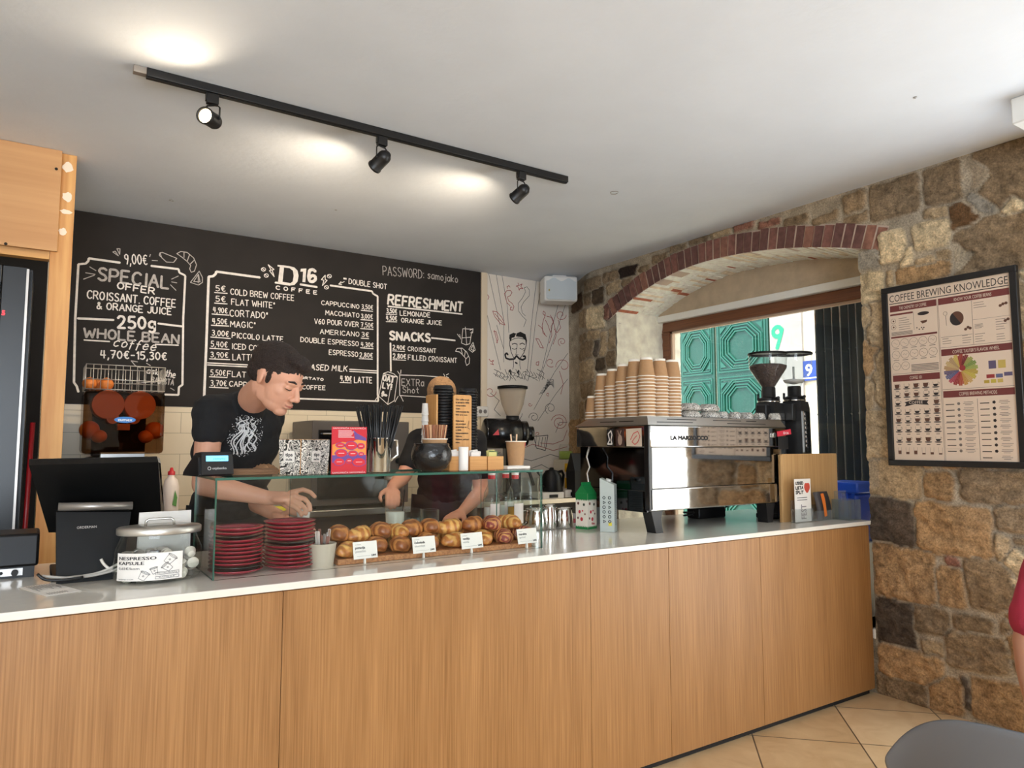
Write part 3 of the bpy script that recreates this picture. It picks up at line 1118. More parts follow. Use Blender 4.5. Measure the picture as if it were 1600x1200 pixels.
b_.stroke([a2(*p) for p in [(1224, 519), (1222, 512), (1216, 511), (1211, 516), (1211, 523), (1217, 527), (1223, 523), (1225, 514), (1222, 527), (1217, 545)]], .045, FR, .003)
tag(b_.build('graffiti', mat('mint_spray_paint', (30, 150, 104), .7)), 'mint green painted figure nine on the grey pilaster outside', 'graffiti')
p0, p1 = A(1249, 567), A(1284, 592)
np_ = thing('house_number_plate', 'blue enamel house number plate with white nine on sunlit wall', 'number plate', (XA - .012, (p0[0] + p1[0]) / 2, (p0[1] + p1[1]) / 2))
hw, hh = abs(p0[0] - p1[0]) / 2, abs(p0[1] - p1[1]) / 2 + .01
b_ = MB()
b_.box(-.012, -hw, -hh, .011, hw, hh, bev=.004)
b_.build('plate', mat('blue_enamel', (26, 60, 140), .3), np_)
b_ = MB()
PF = (Vector((-.0125, 0, 0)), Vector((0, -1, 0)), Vector((0, 0, 1)), Vector((-1, 0, 0)))
print_text(b_, '9', PF, 0, -.055, .13, None, 0, .001, 'C', bold=.004)
b_.stroke([(-hw * .8, -.078), (hw * .8, -.078)], .012, PF, .001)
b_.build('number', mat('white_enamel', (244, 244, 240), .4), np_)

# folded dark shutter outside the pane
gt = thing('folding_shutter', 'dark glossy folding shutter bunched outside the right of the window', 'shutter', (4.62, 2.66, 0))
sl = mat('dark_shutter_metal', (104, 113, 118), .24)
b_ = MB()
NZ = 27
zz_ = []
for k in range(NZ + 1):
    zz_.append(((.045 if k % 2 else -.045) + random.uniform(-.008, .008), -.44 + .80 * k / NZ + random.uniform(-.004, .004)))
vs, fs = [], []
for (x, y) in zz_:
    vs += [(x - .012, y, .84), (x - .012, y, 2.38), (x + .006, y + .004, .84), (x + .006, y + .004, 2.38)]
for k in range(NZ):
    a = 4 * k
    fs += [(a, a + 1, a + 5, a + 4), (a + 2, a + 6, a + 7, a + 3), (a + 1, a + 3, a + 7, a + 5)]
fs += [(0, 2, 3, 1), (4 * NZ, 4 * NZ + 1, 4 * NZ + 3, 4 * NZ + 2)]
b_.add(vs, fs, 0)
b_.build('slats', sl, gt)
b_ = MB()
for zq in (1.02, 1.52, 1.96):
    for k in range(0, NZ + 1, 2):
        x, y = zz_[k]
        b_.cyl((x - .024, y, zq), (x - .010, y, zq), .006, n=8)
b_.build('hinge_rivets', mat('shutter_steel', (170, 176, 180), .25, metal=1), gt)
b_ = MB()
for k in range(2, 27, 2):  # thin bright strips along the folds stand in for highlight streaks
    x, y = zz_[k]
    b_.box(x - .018, y - (.0012 + .0016 * (k % 3)), .85, x - .0125, y + (.0012 + .0016 * (k % 3)), 2.33)
b_.build('edge_strip', mat('shutter_glint', (196, 200, 204), .2, metal=.9), gt)
b_ = MB()
b_.box(-.19, -.5, 2.38, .09, .5, 2.44, bev=.004)
b_.build('top_track', sl, gt)

wbx_ = tag(MB().box(-.12, -.11, 0, .12, .12, .42, bev=.004).build('white_box', mat('white_painted_board', (238, 236, 230), .6)), 'white painted box on the window sill under the blue bin', 'box')
wbx_.location = (4.03, 2.46, ZSILL + .0005)
# blue bin standing on it
bn = thing('plastic_bin', 'blue plastic bin behind the acrylic holders at the counter end', 'bin', (4.03, 2.46, ZSILL + .421))
blue = mat('blue_plastic', (34, 74, 190), .35)
b_ = MB()
b_.box(-.10, -.10, .0, .10, .10, .28, bev=.02)
b_.build('body', blue, bn)
b_ = MB()
b_.box(-.115, -.115, .28, .115, .115, .345, bev=.012)
for k in range(5):
    b_.box(-.108, -.085 + k * .04, .05, -.098, -.07 + k * .04, .28)
b_.build('rim', mat('blue_plastic_rim', (44, 88, 204), .35), bn)
# ================================================================ CHALKBOARD
YBD = YB - 0.016
BX0, BX1, BZ0 = onY(108, 500, YBD).x, 3.02, 1.556
cb = thing('chalkboard', 'large black chalkboard menu with white hand lettering along the back wall', 'chalkboard', (0, 0, 0))
b_ = MB()
b_.box(BX0, YBD, BZ0, BX1, YB - .0005, HC - .001)
board_m = mat('chalkboard_black', (43, 39, 37), .75, var=.22, var_scale=2.2, spec=.25)
b_.build('board', board_m, cb)
CF = (Vector((0, YBD, 0)), Vector((1, 0, 0)), Vector((0, 0, 1)), Vector((0, -1, 0)))
chalk = mat('chalk', (238, 230, 222), .9, var=.1, var_scale=40)
chalk_dim = mat('chalk_dim', (186, 178, 172), .9, var=.2, var_scale=50)


def cz(px, py):
    p = onY(px, py, YBD)
    return (p.x, p.z)


def cpts(L):
    return [cz(*p) for p in L]


PXM = 0.0053     # one picture pixel on the board, about, in metres


def ct(mb, txt, x0, y0, x1, y1, top, w=1.5, passes=1, slant=0, mi=0):
    a, b = cz(x0, y0), cz(x1, y1)
    cap = cz(x0, top)[1] - a[1]
    hand_text(mb, txt, CF, a, b, cap, w * PXM, mi, .0012 + .0003 * random.random(), passes, slant)


def cl(mb, pts, w=1.5, closed=False, mi=0):
    mb.stroke(cpts(pts), w * PXM, CF, .001, mi, closed)


def z1(x, y): return (x / 4, 200 + y / 4)
def z2(x, y): return (x / 4, 500 + y / 4)
def z4(x, y): return (300 + x / 5, 380 + y / 5)
def z5(x, y): return (580 + x / 5, 380 + y / 5)


# --- left panel
m = MB()
ct(m, '9,00€', 195, 412.5, 230, 414, 397, 1.3)
ct(m, 'SPECIAL', 153, 437.5, 263, 451, 418, 2.6, mi=1)
ct(m, 'OFFER', 183, 451, 241, 460, 441, 1.6)
ct(m, 'CROISSANT. COFFEE', 136, 466, 274, 480, 453.5, 1.4)
ct(m, '& ORANGE JUICE', 151, 482.5, 267.5, 492, 472, 1.4)
ct(m, '250g', 184, 512.5, 242, 514.5, 494, 2.7)
ct(m, 'WHOLE BEAN', 131, 527, 279, 537, 512.5, 2.3, mi=1)
ct(m, 'coffee', 176, 541, 242, 548, 527, 1.3, slant=.25)
ct(m, '4,70€-15,30€', 157, 559.5, 260, 562.5, 547.5, 1.5)
ct(m, 'ask', 229, 583, 247, 586, 574, 1.1)
ct(m, 'the', 258, 588, 273, 591, 577, 1.2)
ct(m, 'BARISTA', 236, 598, 271, 602, 589, 1.1, mi=1)
m.build('offer_lettering', [chalk, chalk_dim], cb)
m = MB()
cl(m, [z1(555, 815), z1(750, 842)], 2.6)
cl(m, [z1(945, 862), z1(1115, 882)], 2.6)
cl(m, [z1(555, 815), z1(552, 832), z1(535, 848), z1(490, 852), z1(470, 1195), z2(462, 390), z2(480, 415), z2(490, 450)], 2.4)
cl(m, [z1(1115, 882), z1(1122, 905), z1(1150, 918), z1(1158, 925), z1(1145, 1190), z2(1140, 405), z2(1118, 420), z2(1115, 468), z2(1030, 466)], 2.4)
cl(m, [z1(485, 1190), z1(710, 1200)], 2.6)
cl(m, [z2(988, 22), z2(1135, 40)], 2.4)
cl(m, [z2(525, 125), z2(685, 135)], 1.6)
cl(m, [z2(970, 152), z2(1115, 158)], 1.6)
m.build('offer_border', chalk, cb)
m = MB()
for L in ([(1000, 780), (1010, 810), (1040, 838), (1085, 840), (1105, 815), (1015, 778), (1000, 780), (995, 795), (1005, 805)],
          [(1105, 785), (1130, 772), (1170, 778), (1210, 812), (1228, 855), (1215, 895), (1195, 902), (1185, 880), (1192, 860), (1170, 835), (1140, 810), (1105, 785)],
          [(1150, 775), (1150, 810)], [(1185, 790), (1170, 832)], [(1215, 825), (1190, 850)], [(1245, 895), (1190, 965), (1240, 982), (1265, 965), (1265, 935), (1245, 895)], [(1240, 915), (1210, 960), (1250, 962), (1240, 915)], [(1240, 915), (1238, 970)],
          [(705, 775), (720, 770), (740, 800), (705, 775)], [(730, 755), (750, 755), (748, 790), (730, 755)], [(940, 790), (935, 805)], [(950, 828), (985, 830)],
          [(560, 868), (600, 892)], [(535, 905), (595, 915)], [(522, 945), (590, 920)], [(1072, 945), (1115, 925)], [(1072, 962), (1105, 968)], [(1065, 980), (1100, 1015)]):
    cl(m, [z1(*p) for p in L], 1.0)
for L in ([(820, 255), (860, 262)], [(820, 255), (845, 285), (880, 300)], [(915, 270), (940, 285)], [(1065, 425), (1090, 440)]):
    cl(m, [z2(*p) for p in L], 1.0)
m.build('offer_doodles', chalk_dim, cb)

# --- middle panel
m = MB()
for (p, a, b, t, nme, c, d, e) in [
    ('5€', (337, 454.5), (352, 455.5), 446, 'COLD BREW COFFEE', (360, 460), (459, 470), 451), ('5€', (337, 471), (352, 472), 462.5, 'FLAT WHITE*', (361.6, 476), (429, 481.6), 467),
    ('4,90€', (333, 488), (355, 489.6), 480, 'CORTADO*', (359, 494), (418, 498), 484), ('4,50€', (332, 505.6), (354.5, 506.6), 497.5, 'MAGIC*', (360, 511), (399, 512.5), 502),
    ('3,00€', (331, 524), (357, 526), 515.6, 'PICCOLO LATTE', (362.4, 527.6), (442, 534), 519.5), ('5,40€', (329.6, 541.6), (355, 543), 533, 'ICED COFFEE*', (361.6, 545), (430, 550), 536.5),
    ('3,90€', (329, 558), (356, 559), 550, 'LATTE', (363.6, 562.4), (397.4, 563.4), 553), ('5,50€', (329, 586), (352, 587), 577.6, 'FLAT WHITE', (355, 588), (424, 592.5), 579.5),
        ('3,70€', (329, 602.4), (353.6, 603.4), 594, 'CAPPUCCINO', (358, 603.5), (424, 607.5), 595.5)]:
    ct(m, p, *a, *b, t, 1.05)
    cl(m, [(a[0] - 2, a[1] + 2.6), (b[0] + 3, b[1] + 3.0)], 1.3)
    ct(m, nme, *c, *d, e, 1.1)
for (nme, c, d, e, p, a, b, t) in [
    ('CAPPUCCINO', (502, 476), (561, 482.4), 469.5, '3,50€', (565, 482.4), (582.4, 484), 475.6), ('MACCHIATO', (508.6, 492), (561, 496.4), 485, '3,00€', (564.4, 497), (582, 498), 490.5),
    ('V60 POUR OVER', (491.4, 505.6), (560, 511), 497.8, '7,50€', (564, 511), (583, 512), 504), ('AMERICANO', (500, 521.6), (561, 526), 514.4, '3€', (565, 526), (576, 526.6), 519),
    ('DOUBLE ESPRESSO', (469.6, 534), (560, 541), 526.5, '4,30€', (564, 541), (583, 542.4), 534.5), ('ESPRESSO', (514, 554), (559, 557.6), 546.4, '2,80€', (562, 558), (582, 558.6), 551),
        ('ICED CORTATO', (440, 589), (505, 594.8), 587 - 1.5, None, 0, 0, 0), ('ICED COFFEE', (446, 607), (508, 609.4), 600.5, None, 0, 0, 0)]:
    ct(m, nme, *c, *d, e, 1.05)
    if p:
        ct(m, p, *a, *b, t, 1.05)
        cl(m, [(a[0] - 1, a[1] + 2.4), (b[0], b[1] + 2.6)], 1.3)
ct(m, '4,10€', 531.6, 594.6, 549, 596, 587, 1.3)
cl(m, [(531, 597.6), (549, 598.4)], 1.2)
ct(m, 'LATTE', 553.6, 598, 581, 598.6, 589, 1.4)
ct(m, 'WITH PLANT BASED MILK', 400, 574, 542, 580.4, 565, 1.3, slant=.12)
ct(m, 'DOUBLE SHOT', 545, 443.5, 604, 452, 435.5, 1.2)
ct(m, '*', 536, 441, 541, 441.6, 434, 1.4)
cl(m, [(538, 440), (529, 444)], 1)
cl(m, [(533, 440), (529, 444), (534, 445)], 1)
m.build('menu_lettering', chalk, cb)
m = MB()
cl(m, [z4(530, 268), z4(190, 222), z4(185, 240), z4(165, 258), z4(130, 262), z4(112, 780), z4(95, 1195)], 3.0)
cl(m, [z4(1080, 330), z4(1405, 375), z4(1415, 395), z4(1450, 415), z4(1450, 1180), (591, 626)], 2.6)
cl(m, [(319, 620), (460, 622.6), (591, 627)], 2.2)
for d in (0, 3.2):
    cl(m, [(324, 567 + d), (396, 570.6 + d)], 1.5)
    cl(m, [(546, 577 + d), (589, 579.6 + d)], 1.5)
m.build('menu_border', chalk, cb)
# the shop's lettering: slab-serif D, 16, COFFEE
m = MB()


def poly(mb, pts, zf, holes=()):
    mb.prism(cpts([zf(*p) for p in pts]), .0008, .0016, CF)


for q in ([(668, 170), (720, 174), (705, 318), (650, 312), (652, 300), (672, 302), (686, 184), (668, 182)], [(718, 174), (765, 180), (763, 196), (716, 190)], [(704, 318), (706, 302), (768, 312), (765, 330)],
          [(763, 180), (800, 190), (824, 215), (832, 255), (824, 300), (800, 326), (765, 331), (768, 312), (786, 300), (794, 255), (788, 215), (763, 196)]):
    poly(m, q[::-1], z4)
for q in ([(850, 200), (893, 198), (885, 305), (862, 303), (868, 222), (846, 222)],):
    poly(m, q[::-1], z4)
cl(m, [z4(*p) for p in [(965, 222), (945, 205), (918, 212), (910, 262), (918, 296), (942, 302), (965, 285), (962, 258), (938, 252), (918, 270)]], 4.2)
cl(m, [z4(650, 308), z4(766, 326)], 2.4)
cl(m, [z4(846, 322), z4(976, 343)], 2.8)
ct(m, 'C O F F E E', 431, 452, 495, 460, 446.5, 1.4)
m.build('shop_lettering', chalk, cb)
m = MB()
for L in ([(595, 168), (640, 205), (625, 210), (642, 262), (605, 215), (618, 210), (595, 168)], [(1040, 250), (1010, 285), (1030, 290), (1018, 332), (1055, 290), (1040, 285), (1040, 250)]):
    cl(m, [z4(*p) for p in L], 1.2)
for (x, y) in ((558, 205), (580, 253), (1072, 258), (1050, 345)):
    cl(m, [z4(x + 17 * math.cos(t), y + 14 * math.sin(t)) for t in np.linspace(0, 6.28, 9)], 1.0)
    cl(m, [z4(x - 9, y - 6), z4(x + 2, y + 2), z4(x + 9, y + 7)], 1.0)
m.build('menu_doodles', chalk, cb)

# --- right part
m = MB()
ct(m, 'PASSWORD:', 598.4, 430, 662, 435.5, 416, 1.1, mi=1)
ct(m, 'samojako', 668, 435, 715, 441.6, 424, 1.2, mi=1)
ct(m, 'REFRESHMENT', 606, 475.5, 722, 487, 460.5, 3.0, slant=.1)
ct(m, '3,50€', 604, 488.6, 620, 489.6, 482, 1.3)
ct(m, 'LEMONADE', 625, 492.6, 672, 496, 485.5, 1.3)
ct(m, '4,50€', 603.6, 500.2, 620, 500.8, 493.6, 1.3)
ct(m, 'ORANGE JUICE', 627, 503.6, 690, 508, 497, 1.3)
ct(m, 'SNACKS', 609, 530.6, 672, 534, 518, 3.2)
ct(m, '2,40€', 613.6, 545.6, 632.4, 547, 539, 1.3)
ct(m, 'CROISSANT', 637, 548, 681, 551.6, 541.4, 1.2)
ct(m, '2,80€', 614, 559.6, 634, 560.6, 552.6, 1.3)
ct(m, 'FILLED CROISSANT', 637.6, 562, 713.6, 567, 554.4, 1.2)
ct(m, 'EXTRa', 627.6, 602.6, 662, 603.4, 592, 1.2, mi=1)
ct(m, 'Shot', 629, 613.6, 654, 614.4, 604, 1.2, mi=1)
m.build('snack_lettering', [chalk, chalk_dim], cb)
m = MB()
cl(m, [(606, 478.6), (660, 484), (722, 490.8)], 2.2)
cl(m, [(674, 528), (711, 532)], 2.4)
cl(m, [(610, 536), (610.6, 580)], 2.6)
for a, b in (((603, 491), (620, 491.6)), ((603, 502.6), (620, 503)), ((613, 548.2), (632.4, 549.4)), ((613.6, 562), (634, 563))):
    cl(m, [a, b], 1.1)
cl(m, [z5(575, 1075), z5(570, 1048), z5(400, 1035), z5(222, 1030), z5(222, 1190), (665, 620.5)], 1.2)
for L in ([(205, 1000), (222, 1025)], [(232, 990), (230, 1020)], [(565, 1020), (575, 1040)], [(585, 1030), (605, 1020)], [(585, 1042), (605, 1052)]):
    cl(m, [z5(*p) for p in L], 1.0)
for L in ([(590, 620), (585, 627)], [(622, 619), (617, 628)], [(626, 619), (630, 627)]):
    cl(m, L, 1.0)
m.build('snack_rules', chalk, cb)
m = MB()
for L in ([(95, 1018), (205, 1045), (180, 1230), (130, 1260)], [(95, 1018), (130, 1005), (175, 1020), (205, 1045)], [(95, 1018), (58, 1195), (130, 1260)], [(150, 1040), (205, 1045)], [(165, 1048), (128, 1258)],
          [(735, 655), (745, 790)], [(715, 668), (705, 780), (740, 795), (770, 785), (785, 690)], [(715, 668), (790, 672)], [(770, 680), (795, 668), (792, 700), (775, 700)], [(708, 740), (775, 735)], [(672, 710), (690, 735)], [(690, 712), (698, 750)],
          [(658, 845), (670, 822), (710, 820), (745, 850), (768, 900), (765, 940), (745, 955), (735, 925), (738, 900), (710, 870), (690, 850), (658, 845)], [(700, 822), (712, 868)], [(735, 840), (728, 885)], [(760, 880), (740, 905)],
          [(795, 775), (762, 830), (790, 852), (812, 835), (795, 775)], [(795, 795), (778, 828), (800, 840), (795, 795)]):
    cl(m, [z5(*p) for p in L], 1.0)
for k in range(5):
    cl(m, [z5(93 + k * 5, 1062 + k * 3), z5(92 + k * 5, 1064 + k * 3)], 1)
ct(m, 'OAT', 598, 594.5, 615, 598, 585.5, 2.1)
ct(m, 'LY!', 597.5, 606, 611, 608.6, 597.5, 2.1)
cl(m, [z5(95, 1165), z5(85, 1195)], 3)
cl(m, [(599, 612), (597, 616), (604, 618)], 3.5)
m.build('snack_doodles', chalk, cb)

# ================================================================ MURAL
mu = thing('wall_mural', 'white wall mural with red and black line drawings beside the chalkboard', 'mural', (0, 0, 0))
YM = YB - .006
b_ = MB()
b_.box(3.08, YM, 1.0, 3.965, YB - .0005, HC - .001)
b_.build('painted_panel', mat('mural_white', (236, 226, 214), .85), mu)
MF = (Vector((0, YM, 0)), Vector((1, 0, 0)), Vector((0, 0, 1)), Vector((0, -1, 0)))


def mz(px, py):
    p = onY(px, py, YM)
    return (min(3.962, max(3.083, p.x)), p.z)


def ml(mb, L, w, closed=False):
    mb.stroke([mz(*z5(*p)) for p in L], w * PXM, MF, .001, 0, closed)


def curl(cx, cy, r, turns, a0=0, grow=1.0, sgn=1, n=26):
    return [(cx + r * (1 - grow * k / n) * math.cos(a0 + sgn * turns * 2 * PI * k / n), cy + r * (1 - grow * k / n) * math.sin(a0 + sgn * turns * 2 * PI * k / n)) for k in range(n + 1)]


black, red = MB(), MB()
for L in ([(915, 230), (1005, 640)], [(975, 240), (1035, 600), (1035, 930)], [(1020, 245), (1060, 470), (1075, 700)], [(1290, 290), (1250, 640), (1218, 1020)], [(1335, 300), (1290, 560), (1240, 1000)], [(905, 560), (1010, 990)],
          [(980, 640), (1035, 830)], [(1460, 480), (1395, 720), (1330, 1000)], [(1535, 430), (1420, 760), (1310, 1080)], [(1535, 860), (1430, 1010), (1270, 1300)], [(1535, 1060), (1440, 1180), (1300, 1390)],
          [(1215, 340), (1195, 350), (1205, 380), (1180, 430), (1148, 470), (1150, 530), (1180, 570), (1210, 600), (1190, 655)], [(1215, 340), (1235, 365), (1235, 410), (1190, 460), (1170, 500), (1180, 545), (1205, 570)]):
    ml(black, L, .7)
# the man with the moustache
for L, w in (([(1085, 735), (1080, 790), (1092, 850), (1110, 890), (1128, 905)], 1.2), ([(1205, 745), (1210, 800), (1195, 850), (1170, 890), (1150, 905)], 1.2), ([(1100, 790), (1120, 782), (1140, 790)], 1.4), ([(1160, 790), (1180, 780), (1200, 792)], 1.4),
             ([(1100, 822), (1120, 830), (1138, 820)], 1.0), ([(1160, 820), (1178, 830), (1196, 820)], 1.0), ([(1140, 790), (1135, 850), (1128, 870), (1150, 872)], .9), ([(1110, 915), (1112, 960), (1105, 985)], .9), ([(1160, 910), (1160, 955), (1168, 985)], .9),
             ([(1090, 760), (1120, 745), (1150, 740), (1195, 750)], .9), ([(1085, 800), (1092, 840)], .8), ([(1200, 830), (1185, 845)], .8)):
    ml(black, L, w)
for L in ([(1078, 745), (1080, 715), (1110, 700), (1132, 706), (1118, 735), (1098, 740), (1090, 770)], [(1135, 705), (1165, 692), (1205, 712), (1216, 760), (1212, 800), (1205, 760), (1180, 735), (1130, 728)]):
    black.prism([mz(*z5(*p)) for p in L][::-1], .0005, .0014, MF)
ml(black, [(1135, 880), (1115, 905), (1080, 908), (1052, 898), (1045, 870), (1058, 858), (1068, 872)], 3.0)
ml(black, [(1135, 880), (1155, 902), (1182, 912), (1204, 900), (1202, 882), (1186, 884)], 3.0)
ml(black, [(1125, 932), (1140, 940)], 2.6)
for k in range(14):      # collar and beard hatching
    x = 960 + k * 28
    ml(black, [(x, 985 + (k % 3) * 12), (x + 26, 1000 + (k % 4) * 16), (x + 10, 1040 + (k % 5) * 9)], .9)
    ml(black, [(x - 6, 1015 + (k % 4) * 10), (x + 30, 1045 + (k % 3) * 14)], .8)
for q in ((1075, 1010), (1140, 1015)):
    ml(black, [q, (q[0] + 10, q[1] - 22), (q[0] + 14, q[1] + 16)], 2.0)
for k in range(10):
    ml(black, [(1310 + k * 9, 1180 - k * 13), (1350 + k * 8, 1165 - k * 11), (1380 + k * 5, 1060 + k * 8)], .8)
for (cx, cy, r, a) in ((1110, 1330, 70, 0), (1400, 1290, 46, 2), (1270, 1360, 40, 3), (960, 1560, 90, 1)):
    ml(black, curl(cx, cy, r, 1.3, a, .7), .8)
ml(black, [(1270, 1510), (1380, 1500), (1360, 1620), (1290, 1600), (1270, 1510)], 1.1)
for k in range(4):
    ml(black, [(1290 + k * 24, 1515), (1280 + k * 24, 1590)], .8)
for L in ([(1440, 1480), (1470, 1400), (1530, 1400)], [(900, 1640), (980, 1700), (1100, 1660), (1250, 1700), (1400, 1650), (1530, 1690)], [(1250, 1760), (1330, 1730), (1440, 1790), (1530, 1760)], [(930, 1170), (1000, 1230), (960, 1300), (1010, 1350)]):
    ml(black, L, .8)
black.build('black_drawing', mat('mural_black_ink', (34, 30, 30), .8), mu)
for L in ([(1065, 355), (1060, 340), (1075, 332), (1085, 345)], [(1048, 425), (1040, 395), (1060, 370), (1085, 368), (1100, 385), (1085, 410), (1065, 420), (1072, 450), (1100, 470), (1115, 495), (1105, 525), (1085, 520), (1088, 500), (1100, 500)],
          [(1050, 430), (1060, 465), (1085, 490)], [(948, 530), (980, 535), (1020, 580), (1045, 640), (1010, 628), (965, 575), (948, 530)], [(965, 550), (1030, 625)], [(1145, 310), (1155, 330), (1178, 318), (1168, 340), (1185, 355), (1162, 352), (1155, 368), (1150, 345), (1132, 335), (1152, 332)],
          [(960, 680), (970, 720), (985, 780)], [(955, 690), (975, 690), (990, 750), (980, 780)], [(1345, 530), (1360, 545), (1355, 565), (1340, 550), (1345, 530)], [(1360, 560), (1345, 600), (1335, 640), (1340, 700), (1370, 730)], [(1370, 570), (1410, 580), (1425, 610), (1405, 650), (1410, 720), (1390, 780)],
          [(1400, 560), (1430, 640), (1445, 720), (1420, 790)], [(1305, 640), (1330, 660), (1360, 720)], [(1285, 745), (1310, 750), (1345, 820), (1320, 815), (1285, 745)], [(1460, 600), (1480, 660), (1450, 700), (1430, 670)], [(1360, 600), (1380, 640), (1400, 700)],
          [(920, 905), (935, 925), (955, 915), (945, 935), (955, 950), (930, 942)], [(1290, 930), (1310, 925), (1305, 955), (1288, 950), (1290, 930)], [(1470, 1000), (1500, 1100), (1480, 1180)], [(900, 395), (920, 420), (910, 440)]):
    ml(red, L, 1.0)
for (cx, cy, r, a, tn) in ((1480, 560, 44, 0, 1.2), (1500, 960, 60, 3, 1.0), (1400, 930, 40, 1, 1.0), (1490, 770, 34, 2, 1.3), (1470, 1400, 66, 3.4, 1.9), (960, 1480, 52, 1, 1.7), (930, 1160, 46, 0, 1.1), (1240, 1260, 16, 0, 1), (1300, 1490, 18, 2, 1), (1380, 1180, 14, 1, 1)):
    ml(red, curl(cx, cy, r, tn, a, .75), .9)
ml(red, [(940, 1420), (985, 1385), (1010, 1400), (1060, 1440), (1100, 1440), (1080, 1500), (1130, 1560)], .9)
ml(red, [(1320, 1560), (1420, 1570), (1500, 1540), (1530, 1460)], .9)
ml(red, [(1150, 1620), (1260, 1570), (1330, 1590), (1420, 1620), (1530, 1590)], .9)
red.build('red_drawing', mat('mural_red_ink', (168, 66, 66), .8), mu)

# wall socket under the mural's left edge
so = thing('wall_socket', 'white double wall socket on tiles right of the chalkboard', 'socket', (onY(753, 643, YB - .03).x, YB - .0305, onY(753, 643, YB - .03).z))
b_ = MB()
b_.box(-.055, -.012, -.042, .055, 0.0, .042, bev=.006)
b_.build('cover_plate', mat('white_plastic', (226, 220, 212), .35), so)
b_ = MB()
b_.cyl((-.022, -.0125, 0), (-.022, -.008, 0), .017, n=18)
b_.cyl((.024, -.0125, 0), (.024, -.008, 0), .017, n=18)
b_.build('socket_face', mat('socket_grey', (120, 112, 108), .5), so)

# ================================================================ WHITE SPEAKER
spk = thing('wall_speaker', 'white loudspeaker mounted high in the corner by the mural', 'speaker', (3.65, 4.80, 2.62), math.radians(-24))
b_ = MB()
b_.box(-.145, -.09, -.108, .145, .10, .108, bev=.02, seg=3)
b_.build('cabinet', mat('speaker_white', (236, 234, 230), .4), spk)
b_ = MB()
top = [(-.128 + .256 * k / 20, .072 + .014 * math.cos(k / 20 * 4 * PI + PI)) for k in range(21)]
b_.prism([(-.128, -.086), (-.115, -.096), (.115, -.096), (.128, -.086)] + top[::-1], 0, .012, (Vector((0, -.09, 0)), Vector((1, 0, 0)), Vector((0, 0, 1)), Vector((0, -1, 0))))
b_.build('grille', mat('speaker_grille', (206, 214, 218), .7, bump=.3, bump_scale=400), spk)
b_ = MB()
b_.box(-.112, -.1035, -.03, -.1, -.102, -.012)
b_.build('badge', mat('brass_badge', (190, 170, 96), .3, metal=.6), spk)
b_ = MB()
b_.box(-.06, -.03, .105, .06, .05, .13, bev=.006)
b_.build('bracket', MATS['speaker_white'], spk)

# ================================================================ POSTER
PX = XW - .045
pc = [onX(*p, PX) for p in [(1378, 455), (1588, 410), (1387, 727)]]
py0, py1 = pc[0].y, pc[1].y
pz1, pz0 = (pc[0].z + pc[1].z) / 2, pc[2].z
po = thing('framed_poster', 'black framed coffee brewing chart hanging on the stone wall', 'poster', (PX, (py0 + py1) / 2, (pz0 + pz1) / 2))
pw, ph_ = (py0 - py1), (pz1 - pz0)
b_ = MB()
t = .030
for (u0, v0, u1, v1) in ((-pw / 2, -ph_ / 2, pw / 2, -ph_ / 2 + t), (-pw / 2, ph_ / 2 - t, pw / 2, ph_ / 2), (-pw / 2, -ph_ / 2 + t, -pw / 2 + t, ph_ / 2 - t), (pw / 2 - t, -ph_ / 2 + t, pw / 2, ph_ / 2 - t)):
    b_.box(-.012, -u1, v0, .018, -u0, v1, bev=.003)
b_.build('frame', mat('black_poster_frame', (22, 20, 20), .4), po)
b_ = MB()
b_.box(.0, -pw / 2 + .01, -ph_ / 2 + .01, .012, pw / 2 - .01, ph_ / 2 - .01)
b_.build('paper', mat('poster_paper', (222, 200, 178), .5, spec=.4), po)
OF = (Vector((0, 0, 0)), Vector((0, -1, 0)), Vector((0, 0, 1)), Vector((-1, 0, 0)))
iw, ih = pw - 2 * t, ph_ - 2 * t


def pu(x, y):
    """poster units: x 0..100 across, y 0..150 down"""
    return (-iw / 2 + iw * x / 100, ih / 2 - ih * y / 150)


def pbar(mb, x0, y0, x1, y1, mi=0, h=.0004):
    a, c = pu(x0, y0), pu(x1, y1)
    mb.prism([(a[0], c[1]), (c[0], c[1]), (c[0], a[1]), (a[0], a[1])], 0, h, OF, mi)


def ptext(mb, txt, x, y, cap, width, mi=0, al='L', h=.0008):
    u, v = pu(x, y)
    print_text(mb, txt, OF, u, v, ih * cap / 150, None if width is None else iw * width / 100, mi, h, al)


pm = [mat('poster_ink', (46, 38, 36), .6), mat('poster_maroon', (112, 52, 48), .6), mat('poster_cream', (226, 206, 186), .6), mat('poster_grey', (120, 108, 100), .6), mat('poster_brown', (96, 62, 46), .6)]
m = MB()
ptext(m, 'COFFEE BREWING KNOWLEDGE', 1.5, 8.6, 6.6, 97, 0)
pbar(m, 1, 9.8, 99, 10.5)
m.build('title', pm, po)
m = MB()
for (x0, x1, y, txt, wd) in ((1.5, 42.5, 12, 'THE CHEMISTRY OF COFFEE', 24), (44, 99, 12, 'KNOW YOUR COFFEE BEANS', 29), (44.5, 99, 56, "COFFEE TASTER'S FLAVOR WHEEL", 36), (1.5, 42.5, 75, 'COFFEE 101', 10.5), (44.5, 99, 91.5, 'COFFEE BREWING METHODS', 29)):
    pbar(m, x0, y, x1, y + 5.6, 1)
    ptext(m, txt, (x0 + x1) / 2, y + 4.3, 2.9, wd, 2, 'C')
for (x0, y0, x1, y1) in ((1.5, 19.4, 22, 21), (1.5, 40, 42, 41.6)):
    pbar(m, x0, y0, x1, y1, 1)
m.build('headings', pm, po)
m = MB()
